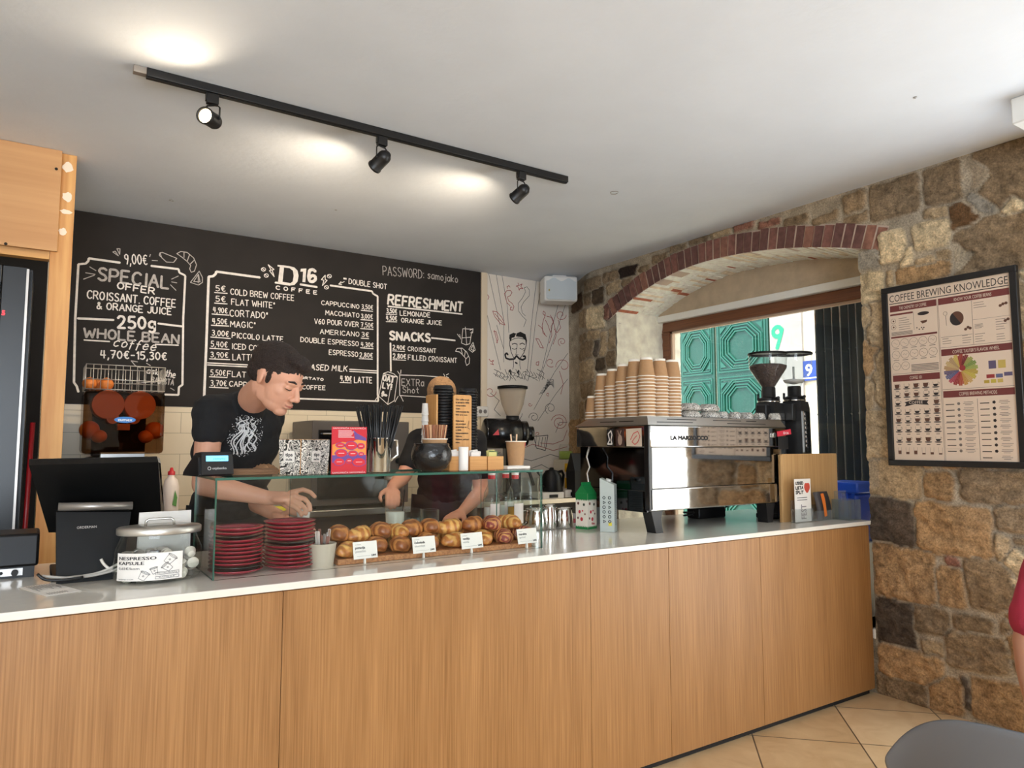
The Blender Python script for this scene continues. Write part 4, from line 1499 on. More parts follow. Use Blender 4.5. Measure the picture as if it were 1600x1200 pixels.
for (x0, y0, x1, y1) in ((42.9, 12, 43.2, 150), (43.9, 12, 44.1, 150), (44, 54.4, 99, 54.7), (44, 90, 99, 90.3), (1.5, 73.6, 42.5, 73.9), (70.5, 18, 70.8, 54), (45, 45.5, 70, 45.8), (71, 34, 99, 34.2), (71, 99, 71.3, 149), (45, 118.5, 70, 118.7), (45, 140, 70, 140.2), (22.4, 20, 22.6, 36)):
    pbar(m, x0, y0, x1, y1, 3)
rp = random.Random(11)
for (x0, x1, ys_) in ((72, 82, range(20, 26, 2)), (72, 80, range(38, 42, 1)), (88, 97, range(36, 46, 2)), (46, 54, range(47, 53, 2)), (62, 69, range(46, 53, 2)), (72, 81, range(46, 53, 2)), (88, 97, range(48, 54, 2)), (9, 21, range(24, 35, 2))):
    for yv in ys_:
        pbar(m, x0, yv, x0 + (x1 - x0) * rp.uniform(.6, 1), yv + .4, 3)
for (x0, y0, x1, y1) in ((2, 36, 21, 39.5), (18.5, 66.5, 42, 73)):
    for k in range(5):
        pbar(m, x0, y0 + (y1 - y0) * k / 5, x1, y0 + (y1 - y0) * (k + .55) / 5, 3)
for col_x, n, y0 in ((46, 9, 101), (73, 10, 101)):
    for k in range(n):
        yv = y0 + k * 4.9
        pbar(m, col_x, yv + 1.6, col_x + 7, yv + 2.3, 0)
        pbar(m, col_x + 14.5, yv + .2, col_x + 22 * rp.uniform(.92, 1.05), yv + .6, 3)
        pbar(m, col_x + 14, yv + 1.4, col_x + 22, yv + 1.8, 3)
        pbar(m, col_x + 15.5, yv + 2.6, col_x + 20.5, yv + 3, 3)
for row in range(2):
    for k in range(5):
        pbar(m, 3 + k * 8, 50.8 + row * 10.5, 8 + k * 8, 51.3 + row * 10.5, 3)
m.build('fine_print', pm, po)
# pictures: molecule circles, cups, beans, flavour wheel
m = MB()


def circ(cx, cy, r, n=16):
    return [pu(cx + r * math.cos(2 * PI * k / n), cy + r * math.sin(2 * PI * k / n)) for k in range(n)]


for row, cnt in ((0, 5), (1, 5), (2, 2)):
    for k in range(cnt):
        cx, cy = 5.4 + k * 8.1, 46.3 + row * 10.3
        m.stroke(circ(cx, cy, 3.6), .0012, OF, .0006, 0, True)
        m.stroke([pu(cx - 2, cy + rp.uniform(-1, 1)), pu(cx - .8, cy - .6), pu(cx + .6, cy + .8), pu(cx + 2, cy + rp.uniform(-1, 1))], .001, OF, .0007, 3)
for (cx, cy) in ((4.3, 26), (4.3, 31.5)):
    m.stroke(circ(cx, cy, 2.2), .0012, OF, .0006, 0, True)
    m.prism(circ(cx, cy, .8, 8)[::-1], 0, .0006, OF, 4)
m.prism([pu(31 + 5 * math.cos(t), 22.5 + 1.6 * math.sin(t)) for t in np.linspace(0, -6.0, 18)], 0, .0006, OF, 0)
m.prism([pu(*p) for p in [(28, 29), (30, 31.5), (33.5, 30.5), (34, 28.6)]], 0, .0006, OF, 4)
for (x, y) in ((25, 34.5), (27, 36), (29, 34.8), (30, 36.3), (31, 35)):
    m.prism(circ(x, y, .55, 8)[::-1], 0, .0006, OF, 0)
m.prism([pu(58.5 + 5.4 * math.cos(t), 31 + 6 * math.sin(t)) for t in np.linspace(1.2, -2.6, 18)] , 0, .0006, OF, 4)
m.prism([pu(58.3 + 5.4 * math.cos(t), 31 + 6 * math.sin(t)) for t in np.linspace(-2.2, -5.4, 18)] , 0, .0008, OF, 0)
m.stroke(circ(49.5, 25.6, 1.6), .0016, OF, .0006, 3, True)
m.stroke([pu(49.6, 27.6), pu(50, 36)], .0018, OF, .0006, 3)
for (x, y) in ((65, 41), (67, 39.6), (68.6, 40.6), (92, 25.4), (94, 24.4), (96.2, 24), (95, 38), (97, 37)):
    m.prism(circ(x, y, 1.2, 10)[::-1], 0, .0006, OF, 4)


def cup(x, y, fill, s=1.0, tall=False):
    if tall:
        m.stroke([pu(x - 1.6 * s, y - 3), pu(x - 1.3 * s, y + 3), pu(x + 1.3 * s, y + 3), pu(x + 1.6 * s, y - 3)], .0009, OF, .0006, 3)
        m.prism([pu(x - 1.3 * s, y + 2.8), pu(x + 1.3 * s, y + 2.8), pu(x + 1.4 * s, y + 3 - 4 * fill), pu(x - 1.4 * s, y + 3 - 4 * fill)], 0, .0006, OF, 4)
        return
    m.stroke([pu(x - 2.3 * s, y - 2.2), pu(x - 2 * s, y + .6), pu(x - 1, y + 1.6), pu(x + 1, y + 1.6), pu(x + 2 * s, y + .6), pu(x + 2.3 * s, y - 2.2)], .001, OF, .0006, 0)
    f = [pu(x - 1.1 * s, y + 1.5), pu(x + 1.1 * s, y + 1.5), pu(x + 2 * s, y + .6), pu(x + 2.2 * s, y + 1.2 - 3 * fill), pu(x - 2.2 * s, y + 1.2 - 3 * fill), pu(x - 2 * s, y + .6)]
    m.prism(f, 0, .0006, OF, 4 if fill > .6 else 0)
    m.stroke([pu(x + 2.2 * s, y - 1.6), pu(x + 3.3 * s, y - 1.4), pu(x + 3.0 * s, y + .2), pu(x + 2 * s, y + .4)], .001, OF, .0006, 0)
    m.prism([pu(x + 3.2 * math.cos(t), y + 2.3 + .8 * math.sin(t)) for t in np.linspace(0, -6.0, 12)], 0, .0005, OF, 3)


for r_, yv in enumerate((85, 92.5, 100, 107.5, 115, 123, 132)):
    for k in range(5):
        if r_ == 2 and 1 <= k <= 3:
            continue
        cup(5 + k * 8.4, yv, rp.choice([.3, .5, .8, 1.0]), .95)
    for k in range(5):
        if r_ == 2 and 1 <= k <= 3:
            continue
        pbar(m, 3.5 + k * 8.4, yv + 4.2, 6.5 + k * 8.4, yv + 4.7, 0)
for k in range(6):
    cup(5 + k * 7, 142, rp.choice([.3, .5, .8]), 1, True)
m.prism([pu(*p) for p in [(11, 103), (12.6, 100.6), (11, 99.3), (14, 98.6), (20, 97.4), (27, 98.2), (32, 98.4), (30.6, 100.2), (32, 102.4), (27, 101.9), (20, 101.2), (14, 102.6)]][::-1], 0, .0006, OF, 0)
ptext(m, 'COFFEE', 21, 100.9, 2.4, 12, 2, 'C')
for k in range(9):
    m.prism(circ(56.5, 102.5 + k * 4.9, 1.3, 6)[::-1], 0, .0006, OF, 3)
    m.prism(circ(83.5, 102.5 + k * 4.9, 1.4, 5)[::-1], 0, .0006, OF, 0)
m.build('small_pictures', pm, po)
m = MB()
wc = [(176, 150, 60), (190, 170, 70), (196, 160, 100), (186, 140, 70), (170, 80, 60), (150, 52, 52), (168, 70, 84), (92, 96, 130), (96, 84, 110), (176, 140, 96), (188, 160, 110), (170, 140, 100), (196, 170, 90), (150, 60, 50), (120, 40, 44), (150, 150, 80), (120, 140, 70), (150, 160, 80)]
wm = [mat('flavour_wheel_%d' % i, c, .6) for i, c in enumerate(wc)]
for k in range(54):
    a0, a1 = 2 * PI * k / 54, 2 * PI * (k + .9) / 54
    r1 = 13.5 * (1 if k % 3 else .9)
    cx, cy = 59.5, 74.5
    q = [pu(cx + 1.5 * math.cos(a0), cy + 1.5 * math.sin(a0)), pu(cx + r1 * math.cos(a0), cy + r1 * .98 * math.sin(a0)), pu(cx + r1 * math.cos(a1), cy + r1 * .98 * math.sin(a1)), pu(cx + 1.5 * math.cos(a1), cy + 1.5 * math.sin(a1))]
    m.prism(q[::-1], 0, .0006, OF, (k // 3) % 18)
m.prism(circ(61, 73, 2.4)[::-1], 0, .0012, OF, 5)
for (x0, y0, x1, y1, mi) in ((81, 69, 86.5, 75.5, 8), (88, 69, 93.5, 75.5, 12), (79, 80, 85, 83, 5), (86, 80, 91, 83, 7), (92, 79, 98, 82, 8), (77, 84.5, 81, 87, 0), (82, 84, 86, 87, 1), (87, 84, 91, 87, 12)):
    pbar(m, x0, y0, x1, y1, mi, .0005)
m.build('flavour_wheel', wm, po)

# ================================================================ PLYWOOD, POST AND FRIDGE AT THE LEFT
YP = 4.07
ply = wood('plywood', (206, 158, 108), (188, 138, 90), 'X', rough=.6, scale=.6, fine=.5, band=.6)
pine = wood('pine', (232, 184, 118), (186, 124, 62), 'Z', rough=.5, scale=1.2, fine=.3, band=.75)
pine_h = wood('pine_lying', (228, 180, 114), (196, 138, 74), 'X', rough=.5, scale=1.2, fine=.3, band=.75)
pst = thing('wooden_post', 'pine post with dabs of white filler left of the chalkboard', 'post', (.050, YP + .035, 0))
b_ = MB()
b_.box(-.046, -.035, 0, .046, .035, HC - .001, bev=.002)
b_.build('timber', pine, pst)
b_ = MB()
pfr = (Vector((0, -.0355, 0)), Vector((1, 0, 0)), Vector((0, 0, 1)), Vector((0, -1, 0)))
for (px, py, rx, rz_) in ((106, 262, 8, 9), (105, 308, 8, 8), (103, 331, 9, 4), (98, 362, 6, 6)):
    p = onY(px, py, YP)
    q = [(p.x - .05 + rx * .0031 * math.cos(t) * random.uniform(.75, 1.05), p.z + rz_ * .0031 * math.sin(t) * random.uniform(.7, 1.1)) for t in np.linspace(0, 5.9, 13)]
    b_.prism([(max(-.043, min(.043, u)), min(HC - .003, v)) for u, v in q], 0, .0012, pfr)
b_.build('filler_dabs', mat('white_filler', (240, 226, 206), .9), pst)
pp = thing('plywood_panel', 'plywood panel above the black fridge below the ceiling', 'panel', (0, YP - .02, 0))
b_ = MB()
zb = onY(60, 392, YP).z
b_.box(-1.5, -.016, zb, .033, .0, HC - .002, bev=.0015)
b_.build('sheet', ply, pp)
b_ = MB()
for (px, py) in ((88, 264), (9, 381)):
    p = onY(px, py, YP - .036)
    b_.cyl((p.x, -.018, p.z), (p.x, -.0155, p.z), .007, n=12)
b_.build('screw_holes', mat('dark_hole', (30, 24, 20), .9), pp)
bm_ = tag(MB().box(-1.5, YP, zb - .035, .003, YP + .06, zb + .06, bev=.002).build('pine_beam', pine_h), 'short horizontal pine beam under the plywood above the fridge', 'beam')
dark = mat('fridge_black', (16, 15, 16), .35)
fr = thing('drinks_fridge', 'tall black glass door drinks fridge at the left edge', 'fridge', (-.42, YP + .3, 0))
b_ = MB()
ZT = 2.165
b_.box(-.36, -.20, 0, .36, .5, .05)
b_.box(-.36, -.20, ZT - .06, .36, .5, ZT)
b_.box(-.36, -.20, .05, -.33, .5, ZT - .06)
b_.box(.33, -.20, .05, .36, .5, ZT - .06)
b_.box(-.33, .46, .05, .33, .5, ZT - .06)
b_.build('cabinet', dark, fr)
b_ = MB()
for z in (.5, .85, 1.2, 1.55, 1.85):
    b_.box(-.325, -.12, z, .325, .45, z + .012)
b_.build('shelves', mat('fridge_shelf', (70, 64, 58), .5), fr)
b_ = MB()
xr = .30
b_.box(-.36, -.26, .1, -.28, -.205, ZT, bev=.004)
b_.box(xr - .06, -.26, .1, xr + .04, -.205, ZT, bev=.004)
b_.box(-.28, -.26, ZT - .09, xr - .06, -.205, ZT, bev=.004)
b_.box(-.28, -.26, .1, xr - .06, -.205, .2, bev=.004)
dr = b_.build('door', dark, fr)
b_ = MB()
b_.box(-.28, -.236, .2, xr - .06, -.23, ZT - .09)
b_.build('door_pane', glass('fridge_glass', (120, 116, 110), .25), dr)
b_ = MB()
b_.box(xr + .036, -.268, .1, xr + .046, -.24, ZT - .01)
b_.build('door_edge', mat('door_edge_silver', (196, 190, 184), .35, metal=.5), dr)
rs2 = random.Random(4)
for k in (4, 5):
    for zi, z in enumerate((.512, .862, 1.212, 1.562, 1.862)):
        o = MB()
        c = rs2.choice([(150, 30, 30), (190, 190, 180), (160, 110, 50), (120, 20, 26), (70, 84, 50)])
        o.lathe([(.0, 0), (.031, 0), (.033, .02), (.033, .13), (.014, .19), (.014, .22), (0, .22)], 14)
        g_ = tag(o.build('drink_bottle', mat('drink_%d_%d_%d' % c, c, .3)), 'drink bottle on a shelf behind the glass of the black fridge', 'bottle', 'drinks in the black fridge')
        g_.location = (-.42 - .26 + k * .1, YP + .3 - .05, z)
p = onY(7, 488, YP + .03)
b_ = MB()
b_.box(p.x + .31, -.263, p.z - .03, p.x + .42 - .075, -.2605, p.z + .03)
lt = b_.build('display_strip', blkd := mat('display_black', (8, 8, 8), .3), dr)
b_ = MB()
print_text(b_, '5', (Vector((p.x + .42, -.2635, p.z - .012)), Vector((1, 0, 0)), Vector((0, 0, 1)), Vector((0, -1, 0))), -.010, 0, .022, None, 0, .0005, bold=.001)
b_.build('red_digit', mat('red_led', (255, 40, 50), .4, emit=(255, 40, 50), emit_s=2.0), dr)
# red handled broom leaning beside the fridge
br_ = thing('broom', 'red broom handle leaning in the dark gap beside the fridge', 'broom', (-.005, YP + .10, 0))
b_ = MB()
b_.tube([(-.032, 0, .08), (-.03, .0, .9), (-.022, 0, 1.42)], .011, 10)
b_.build('handle', mat('red_broom_handle', (150, 22, 28), .35), br_)
b_ = MB()
b_.box(-.05, -.02, 0, .03, .02, .08, bev=.01)
b_.build('brush', mat('dark_bristles', (40, 36, 36), .9), br_)
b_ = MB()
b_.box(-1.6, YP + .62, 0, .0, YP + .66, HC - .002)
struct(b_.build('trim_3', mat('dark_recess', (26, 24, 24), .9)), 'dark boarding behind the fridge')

# ================================================================ TRACK LIGHTS
rail = thing('track_rail', 'black ceiling track running parallel to the counter', 'track light rail', (1.28, 2.955, HC))
b_ = MB()
b_.box(-1.0, -.018, -.034, 1.022, .018, -.0005, bev=.002)
b_.box(-1.0, -.008, -.0365, 1.022, .008, -.034)
blk = mat('black_lamp_metal', (24, 22, 21), .4)
b_.build('track', blk, rail)
b_ = MB()
b_.box(-1.045, -.015, -.028, -1.0, .015, -.0005, bev=.002)
b_.build('live_end', mat('silver_end_feed', (168, 158, 148), .4, metal=.6), rail)


def spot(x, aim, label, energy, on_face):
    s = thing('track_spotlight', label, 'spotlight', (x, 2.955, HC - .0365), 0, 'spotlights on the ceiling track')
    b = MB()
    b.box(-.022, -.014, -.04, .022, .014, 0, bev=.002)
    b.box(-.026, -.010, -.03, -.022, .010, -.002)
    b.build('adaptor', blk, s)
    yaw = math.atan2(aim[0], -aim[1])          # heading: 0 looks to -Y
    Rz = Matrix.Rotation(yaw, 4, 'Z')
    b = MB()
    b.tube([Rz @ Vector(p) for p in [(-.032, 0, -.105), (-.032, 0, -.055), (-.02, 0, -.045), (.02, 0, -.045), (.032, 0, -.055), (.032, 0, -.105)]], .0035, 6)
    b.cyl(Rz @ Vector((-.036, 0, -.1)), Rz @ Vector((.036, 0, -.1)), .005, n=8)
    b.build('yoke', blk, s)
    a = Vector(aim).normalized()
    q = a.to_track_quat('Z', 'Y').to_matrix().to_4x4()
    T = Matrix.Translation((0, 0, -.104)) @ q
    b = MB()
    b.lathe([(0, -.045), (.016, -.045), (.022, -.036), (.028, -.03), (.031, -.02), (.031, .045), (.034, .047), (.034, .056), (.0285, .056), (.027, .046)], 22, 0, M=T)
    hd = b.build('lamp_head', blk, s)
    b = MB()
    b.lathe([(0, .047), (.012, .0475), (.0265, .047)], 22, 0, M=T)
    b.build('bulb_face', mat('lit_bulb', (255, 236, 200), .4, emit=(255, 226, 178), emit_s=on_face), hd)
    p = Vector((x, 2.955, HC - .0365 - .104)) + a * .06
    light('spot_bulb', 'SPOT', p, p + a, energy, (1.0, .82, .60), spot_size=math.radians(145), spot_blend=1.0, shadow_soft_size=.022)
    return s


spot(.518, (-.62, -.76, -.12), 'lit track spotlight nearest the left end, bulb facing the room', 9.5, 22)
spot(1.243, (-.35, .93, -.5), 'middle track spotlight turned towards the chalkboard', 41, 12)
spot(2.01, (-.30, .95, -.5), 'track spotlight nearest the stone wall turned to the mural', 41, 12)

# white box under the ceiling over the street door
ab = thing('air_curtain', 'white box unit on the ceiling at the right edge over the street door', 'air curtain', (3.30, .84, HC - .001))
b_ = MB()
b_.box(.0, -.5, -.11, .4, .405, 0, bev=.006)
b_.build('housing', mat('white_sheet_metal', (232, 232, 228), .45), ab)
b_ = MB()
for k in range(8):
    b_.box(.03 + k * .045, -.46, -.113, .05 + k * .045, .37, -.1095)
b_.build('outlet_grille', mat('grille_grey', (170, 170, 168), .5), ab)
# ================================================================ COUNTER
XE = 3.755
oak = wood('oak_veneer', (176, 128, 78), (138, 94, 50), 'Z', rough=.45, scale=1.0, fine=1.6, band=.33)
ctr = thing('counter', 'long oak fronted service counter running across the room', 'counter', (0, YF, 0))
seams = [-1.6] + [onY(px, 950, YF).x for px in (442, 923, 1046, 1190)] + [XE]
for i, (x0, x1) in enumerate(zip(seams[:-1], seams[1:])):
    p_ = MB()
    p_.box(x0 + .0009, .0, .028, x1 - .0009, .018, HT - .026, bev=.0008, seg=1)
    p_.build('front_panel', oak, ctr)
b_ = MB()
b_.box(-1.6, .02, 0.0, XE - .02, .06, HT - .0255)
b_.box(-1.6, .70, 0.0, XE - .02, .72, HT - .0255)
b_.box(-1.6, .06, .10, XE - .02, .70, .12)
b_.build('carcass', mat('carcass_black', (26, 22, 20), .8), ctr)
b_ = MB()
b_.box(XE - .018, .019, .028, XE + .002, .74, HT - .026)
b_.build('end_panel', mat('end_panel_black', (28, 26, 25), .6), ctr)
quartz = mat('white_quartz', (232, 226, 214), .16, var=.02, var_scale=30, coat=.3)
top_ = tag(MB().box(-1.6, YF - .012, HT - .022, XW - .004, YF + .80, HT, bev=.0025).build('countertop', quartz), 'white stone worktop lying along the whole oak counter', 'countertop')

# back counter under the tiles
steel = mat('brushed_steel', (190, 186, 180), .32, metal=1.0)
chrome = mat('polished_steel', (214, 212, 208), .08, metal=1.0)
blackp = mat('black_plastic', (15, 14, 15), .42, spec=.3)
blackm = mat('matt_black', (18, 17, 18), .6)
whitep = mat('white_card', (238, 232, 224), .7)
ink = mat('print_ink', (34, 30, 30), .7)
bc = thing('steel_topped_counter', 'dark back counter with steel top along the tiled wall', 'counter', (1.9, 4.74, 0))
b_ = MB()
b_.box(-1.7, -.28, .08, 1.78, .30, .86)
b_.build('cabinets', mat('back_counter_dark', (58, 52, 48), .5), bc)
b_ = MB()
b_.box(-1.72, -.32, .86, 1.80, .305, .90, bev=.004)
b_.build('worktop', steel, bc)
b_ = MB()
b_.box(-1.7, -.25, 0, 1.78, .30, .08)
b_.build('plinth', blackm, bc)
ZB = .9005


# ---------------------------------------------------------------- receipt, printer, till
def ticket(mb, n, w, l, frame, m0):
    pass


rc = thing('receipt', 'printed paper receipt lying flat on the counter edge', 'receipt', onZ(78, 921, HT + .0008), math.radians(20))
b_ = MB()
b_.box(-.045, -.095, 0, .045, .095, .0008)
b_.build('paper', whitep, rc)
RF = (Vector((0, 0, .0009)), Vector((0, -1, 0)), Vector((1, 0, 0)), Vector((0, 0, 1)))
b_ = MB()
for k in range(11):
    b_.stroke([(-.085, .035 - k * .0065), (-.085 + random.uniform(.05, .10), .035 - k * .0065)], .0022, RF, .0002)
    if k > 2:
        b_.stroke([(.055, .035 - k * .0065), (.08, .035 - k * .0065)], .0022, RF, .0002)
b_.build('print', mat('receipt_print', (120, 112, 106), .8), rc)

pr0 = onZ(62, 902, HT)
prn = thing('receipt_printer', 'low black receipt printer at the left end of the counter', 'printer', (pr0.x - .13, pr0.y + .085, HT))
b_ = MB()
b_.box(-.13, -.07, .034, .125, .10, .135, bev=.008)
b_.box(-.12, -.06, 0, .115, .10, .034)
b_.build('housing', blackp, prn)
b_ = MB()
b_.box(-.11, -.0635, .008, .085, -.06, .030)
b_.build('connector_plate', mat('port_silver', (168, 164, 160), .35, metal=.7), prn)
b_ = MB()
b_.box(-.08, -.0665, .012, .02, -.0635, .022)
b_.cyl((.03, -.066, .018), (.03, -.062, .018), .005, n=10)
b_.cyl((.065, -.085, .018), (.065, -.0635, .018), .009, n=10)
b_.build('port', blackm, prn)

pos = thing('till_terminal', 'black touchscreen till seen from behind with silver hinge', 'till', (.15, 2.72, HT))
o3 = Vector((.15, 2.72, HT))
q = [onY(45, 727, 2.64) - o3, onY(247, 722, 2.64) - o3, onY(254, 832, 2.78) - o3, onY(76, 832, 2.78) - o3]
nrm = (q[1] - q[0]).cross(q[3] - q[0]).normalized()
if nrm.y < 0:
    nrm = -nrm


def slab(mb, q, off, mi=0):
    vs = [Vector(p) for p in q] + [Vector(p) + off for p in q]
    mb.add(vs, [(0, 1, 2, 3), (7, 6, 5, 4), (0, 4, 5, 1), (1, 5, 6, 2), (2, 6, 7, 3), (3, 7, 4, 0)], mi)


b_ = MB()
slab(b_, q, nrm * .03)
sc = b_.build('screen_housing', mat('till_black', (9, 9, 9), .4, spec=.25), pos)
b_ = MB()
e0, e1 = q[1] + nrm * .0305, q[2] + nrm * .0305
slab(b_, [q[0] + nrm * .0305, e0, e1, q[3] + nrm * .0305], nrm * .004)
b_.build('touch_glass', mat('screen_glass', (10, 10, 12), .08), sc)
b_ = MB()
slab(b_, [q[1] + Vector((.001, 0, 0)), q[1] + Vector((.008, 0, -.004)), q[2] + Vector((.008, 0, .02)), q[2] + Vector((.001, 0, .02))], nrm * .03)
b_.build('side_trim', chrome, sc)
fb = [onY(88, 800, 2.60) - o3, onY(205, 800, 2.60) - o3, onY(190, 900, 2.53) - o3, onY(88, 908, 2.53) - o3]
fb[2].z = fb[3].z = 0.001
b_ = MB()
slab(b_, fb, Vector((0, .075, 0)))
b_.box(-.10, -.10, 0, .14, .16, .012, bev=.004)
st = b_.build('stand', mat('till_stand_black', (11, 11, 11), .45, spec=.25), pos)
b_ = MB()
h0, h1 = onY(91, 792, 2.59) - o3, onY(207, 790, 2.59) - o3
b_.cyl(h0, h1, .0125, n=16)
b_.build('hinge_bar', mat('hinge_silver', (150, 144, 138), .35, metal=.7), pos)
b_ = MB()
t0, t1 = onY(120, 827, 2.582) - o3, onY(151, 825, 2.582) - o3
fu = (t1 - t0).normalized()
fv = ((fb[0] - fb[3]).normalized())
fw = fu.cross(fv).normalized()
if fw.y > 0:
    fw = -fw
print_text(b_, 'ORDERMAN', (t0 + fw * .004, fu, fv, fw), 0, 0, .008, (t1 - t0).length)
b_.build('maker_lettering', mat('pale_print', (196, 190, 184), .5), st)

for i, (L, col, lb) in enumerate((
        ([(205, 868), (180, 885), (150, 898), (110, 902), (75, 905)], (196, 190, 180), 'pale grey cable running from behind the jar to the till base'),
        ([(205, 880), (175, 893), (140, 901), (100, 903), (66, 900)], (172, 166, 158), 'grey cable lying below another along the till base'),
        ([(158, 874), (162, 882), (174, 892), (190, 892), (204, 889)], (228, 220, 208), 'short white cable looping up beside the glass capsule jar'),
        ([(130, 902), (100, 906), (70, 907), (58, 897)], (18, 17, 17), 'black cable plugged into the back of the printer'))):
    b_ = MB()
    base_y = {0: 2.50, 1: 2.49, 2: 2.50, 3: 2.47}[i]
    pts = []
    for (px, py) in L:
        p = onY(px, py, base_y)
        pts.append(Vector((p.x, base_y + .008 * math.sin(px * .05), max(HT + .005, p.z))))
    fine = []
    for a, c in zip(pts[:-1], pts[1:]):
        fine += [a.lerp(c, t) for t in (0, .25, .5, .75)]
    fine.append(pts[-1])
    for _ in range(3):
        fine = [fine[0]] + [(fine[k - 1] + fine[k] * 2 + fine[k + 1]) / 4 for k in range(1, len(fine) - 1)] + [fine[-1]]
    b_.tube(fine, .0042, 8)
    tag(b_.build('cable', mat('cable_%d' % i, col, .5)), lb, 'cable')

# ---------------------------------------------------------------- jar of capsules
clear = glass('clear_glass', (250, 252, 251), .55, blend=.18)
clear_thick = glass('thick_glass', (250, 252, 251), .6, blend=.25)
jc = onZ(253, 912, HT)
jr = thing('capsule_jar', 'oval glass jar of coffee capsules with silver lid', 'jar', (jc.x, jc.y + .088, HT))
JX, JY = 1.0, .72
b_ = MB()
b_.lathe([(.0, .004), (.112, .004), (.122, .014), (.124, .05), (.121, .095), (.110, .122), (.106, .132), (.106, .148)], 48, sx=JX, sy=JY, smooth=True)
b_.lathe([(.0, .001), (.108, .001), (.119, .012), (.1215, .05)], 48, sx=JX, sy=JY)
b_.build('glass_body', clear, jr)
b_ = MB()
b_.lathe([(.0, .140), (.117, .140), (.119, .143), (.119, .158), (.114, .162), (.0, .163)], 48, sx=JX, sy=JY)
lidm = mat('brushed_lid', (202, 198, 190), .34, metal=.85)
ld = b_.build('lid', lidm, jr)
b_ = MB()
b_.tube([(-.04, 0, .163), (-.038, 0, .178), (-.03, 0, .183), (.03, 0, .183), (.038, 0, .178), (.04, 0, .163)], .004, 8)
b_.build('lid_handle', lidm, ld)
# paper sign on the front
JF = Vector((math.sin(-.02), -math.cos(-.02), 0))
b_ = MB()
vs, fs = [], []
sg = math.radians(-14)


def jar_pt(a, z, r=.1252):
    return Vector((r * math.sin(a) * JX, -r * math.cos(a) * JY - .0015, z))


A0, A1 = math.radians(-66), math.radians(26)
for i in range(17):
    a = A0 + (A1 - A0) * i / 16
    vs += [jar_pt(a, .012), jar_pt(a, .092)]
for i in range(16):
    fs.append((2 * i, 2 * i + 2, 2 * i + 3, 2 * i + 1))
b_.add(vs, fs, 0, True)
sn = b_.build('paper_sign', whitep, jr)
b_ = MB()


def jar_text(txt, a0, z, cap, a_w, bold=0):
    v, f = text_faces(txt)
    x0, x1 = min(p.x for p in v), max(p.x for p in v)
    for sh in ([0] if not bold else [-bold, 0, bold]):
        b_.add([jar_pt(a0 + (p.x - x0) / (x1 - x0) * a_w + sh, z + p.y * cap / .729, .1268) for p in v], f)


jar_text('NESPRESSO', A0 + .09, .073, .0098, .92, .005)
jar_text('KAPSULE', A0 + .09, .059, .0098, .66, .005)
jar_text('0,65€/kom', A0 + .09, .045, .0075, .56)
jar_text('PAKIRANJE 10 KOM', A0 + .09, .016, .0030, .42)


def jar_line(pts):
    for a, c in zip(pts[:-1], pts[1:]):
        n_ = max(1, int(abs(a[0] - c[0]) / .08))
        for k in range(n_):
            u0, v0 = a[0] + (c[0] - a[0]) * k / n_, a[1] + (c[1] - a[1]) * k / n_
            u1, v1 = a[0] + (c[0] - a[0]) * (k + 1) / n_, a[1] + (c[1] - a[1]) * (k + 1) / n_
            b_.tube([jar_pt(u0, v0, .1264), jar_pt(u1, v1, .1264)], .00055, 4)


for (ca, zc, s, rot) in ((.20, .070, 1.0, -.7), (.16, .048, .85, .8), (-.12, .040, .7, .3), (-.36, .026, .9, -.5)):
    def cp(u, v):
        return (A0 + 1.22 + ca + (u * math.cos(rot) - v * math.sin(rot)) * .11 * s - .12, zc + (u * math.sin(rot) + v * math.cos(rot)) * .012 * s)
    jar_line([cp(-1, 1), cp(-.7, -1), cp(.7, -1), cp(1, 1), cp(-1, 1)])
    jar_line([cp(1.2 * math.cos(t), 1 + .3 * math.sin(t)) for t in np.linspace(0, 6.28, 9)])
    jar_line([cp(.2 * math.cos(t), .2 * math.sin(t)) for t in np.linspace(0, 6.28, 6)])
for (zq, hq) in ((.028, .008), (.016, .008)):
    jar_line([(A0 + 1.0, zq), (A0 + 1.52, zq + .001), (A0 + 1.52, zq + hq), (A0 + 1.0, zq + hq - .001), (A0 + 1.0, zq)])
jar_text('RECIKLIRAJTE', A0 + 1.04, .0305, .0035, .44)
jar_text('KAPSULE', A0 + 1.08, .0185, .0035, .34)
b_.build('sign_print', ink, sn)
cap_b = MB()
cap_b.lathe([(0, 0), (.0105, 0), (.0118, .002), (.0140, .020), (.0172, .0205), (.0172, .0222), (.0158, .0228), (0, .0228)], 20)
cm = [mat('capsule_cream', (226, 216, 200), .4), mat('capsule_grey', (150, 142, 134), .35, metal=.3), mat('capsule_foil', (204, 196, 186), .3, metal=.5)]
proto_caps = []
n = 0
rj = random.Random(21)
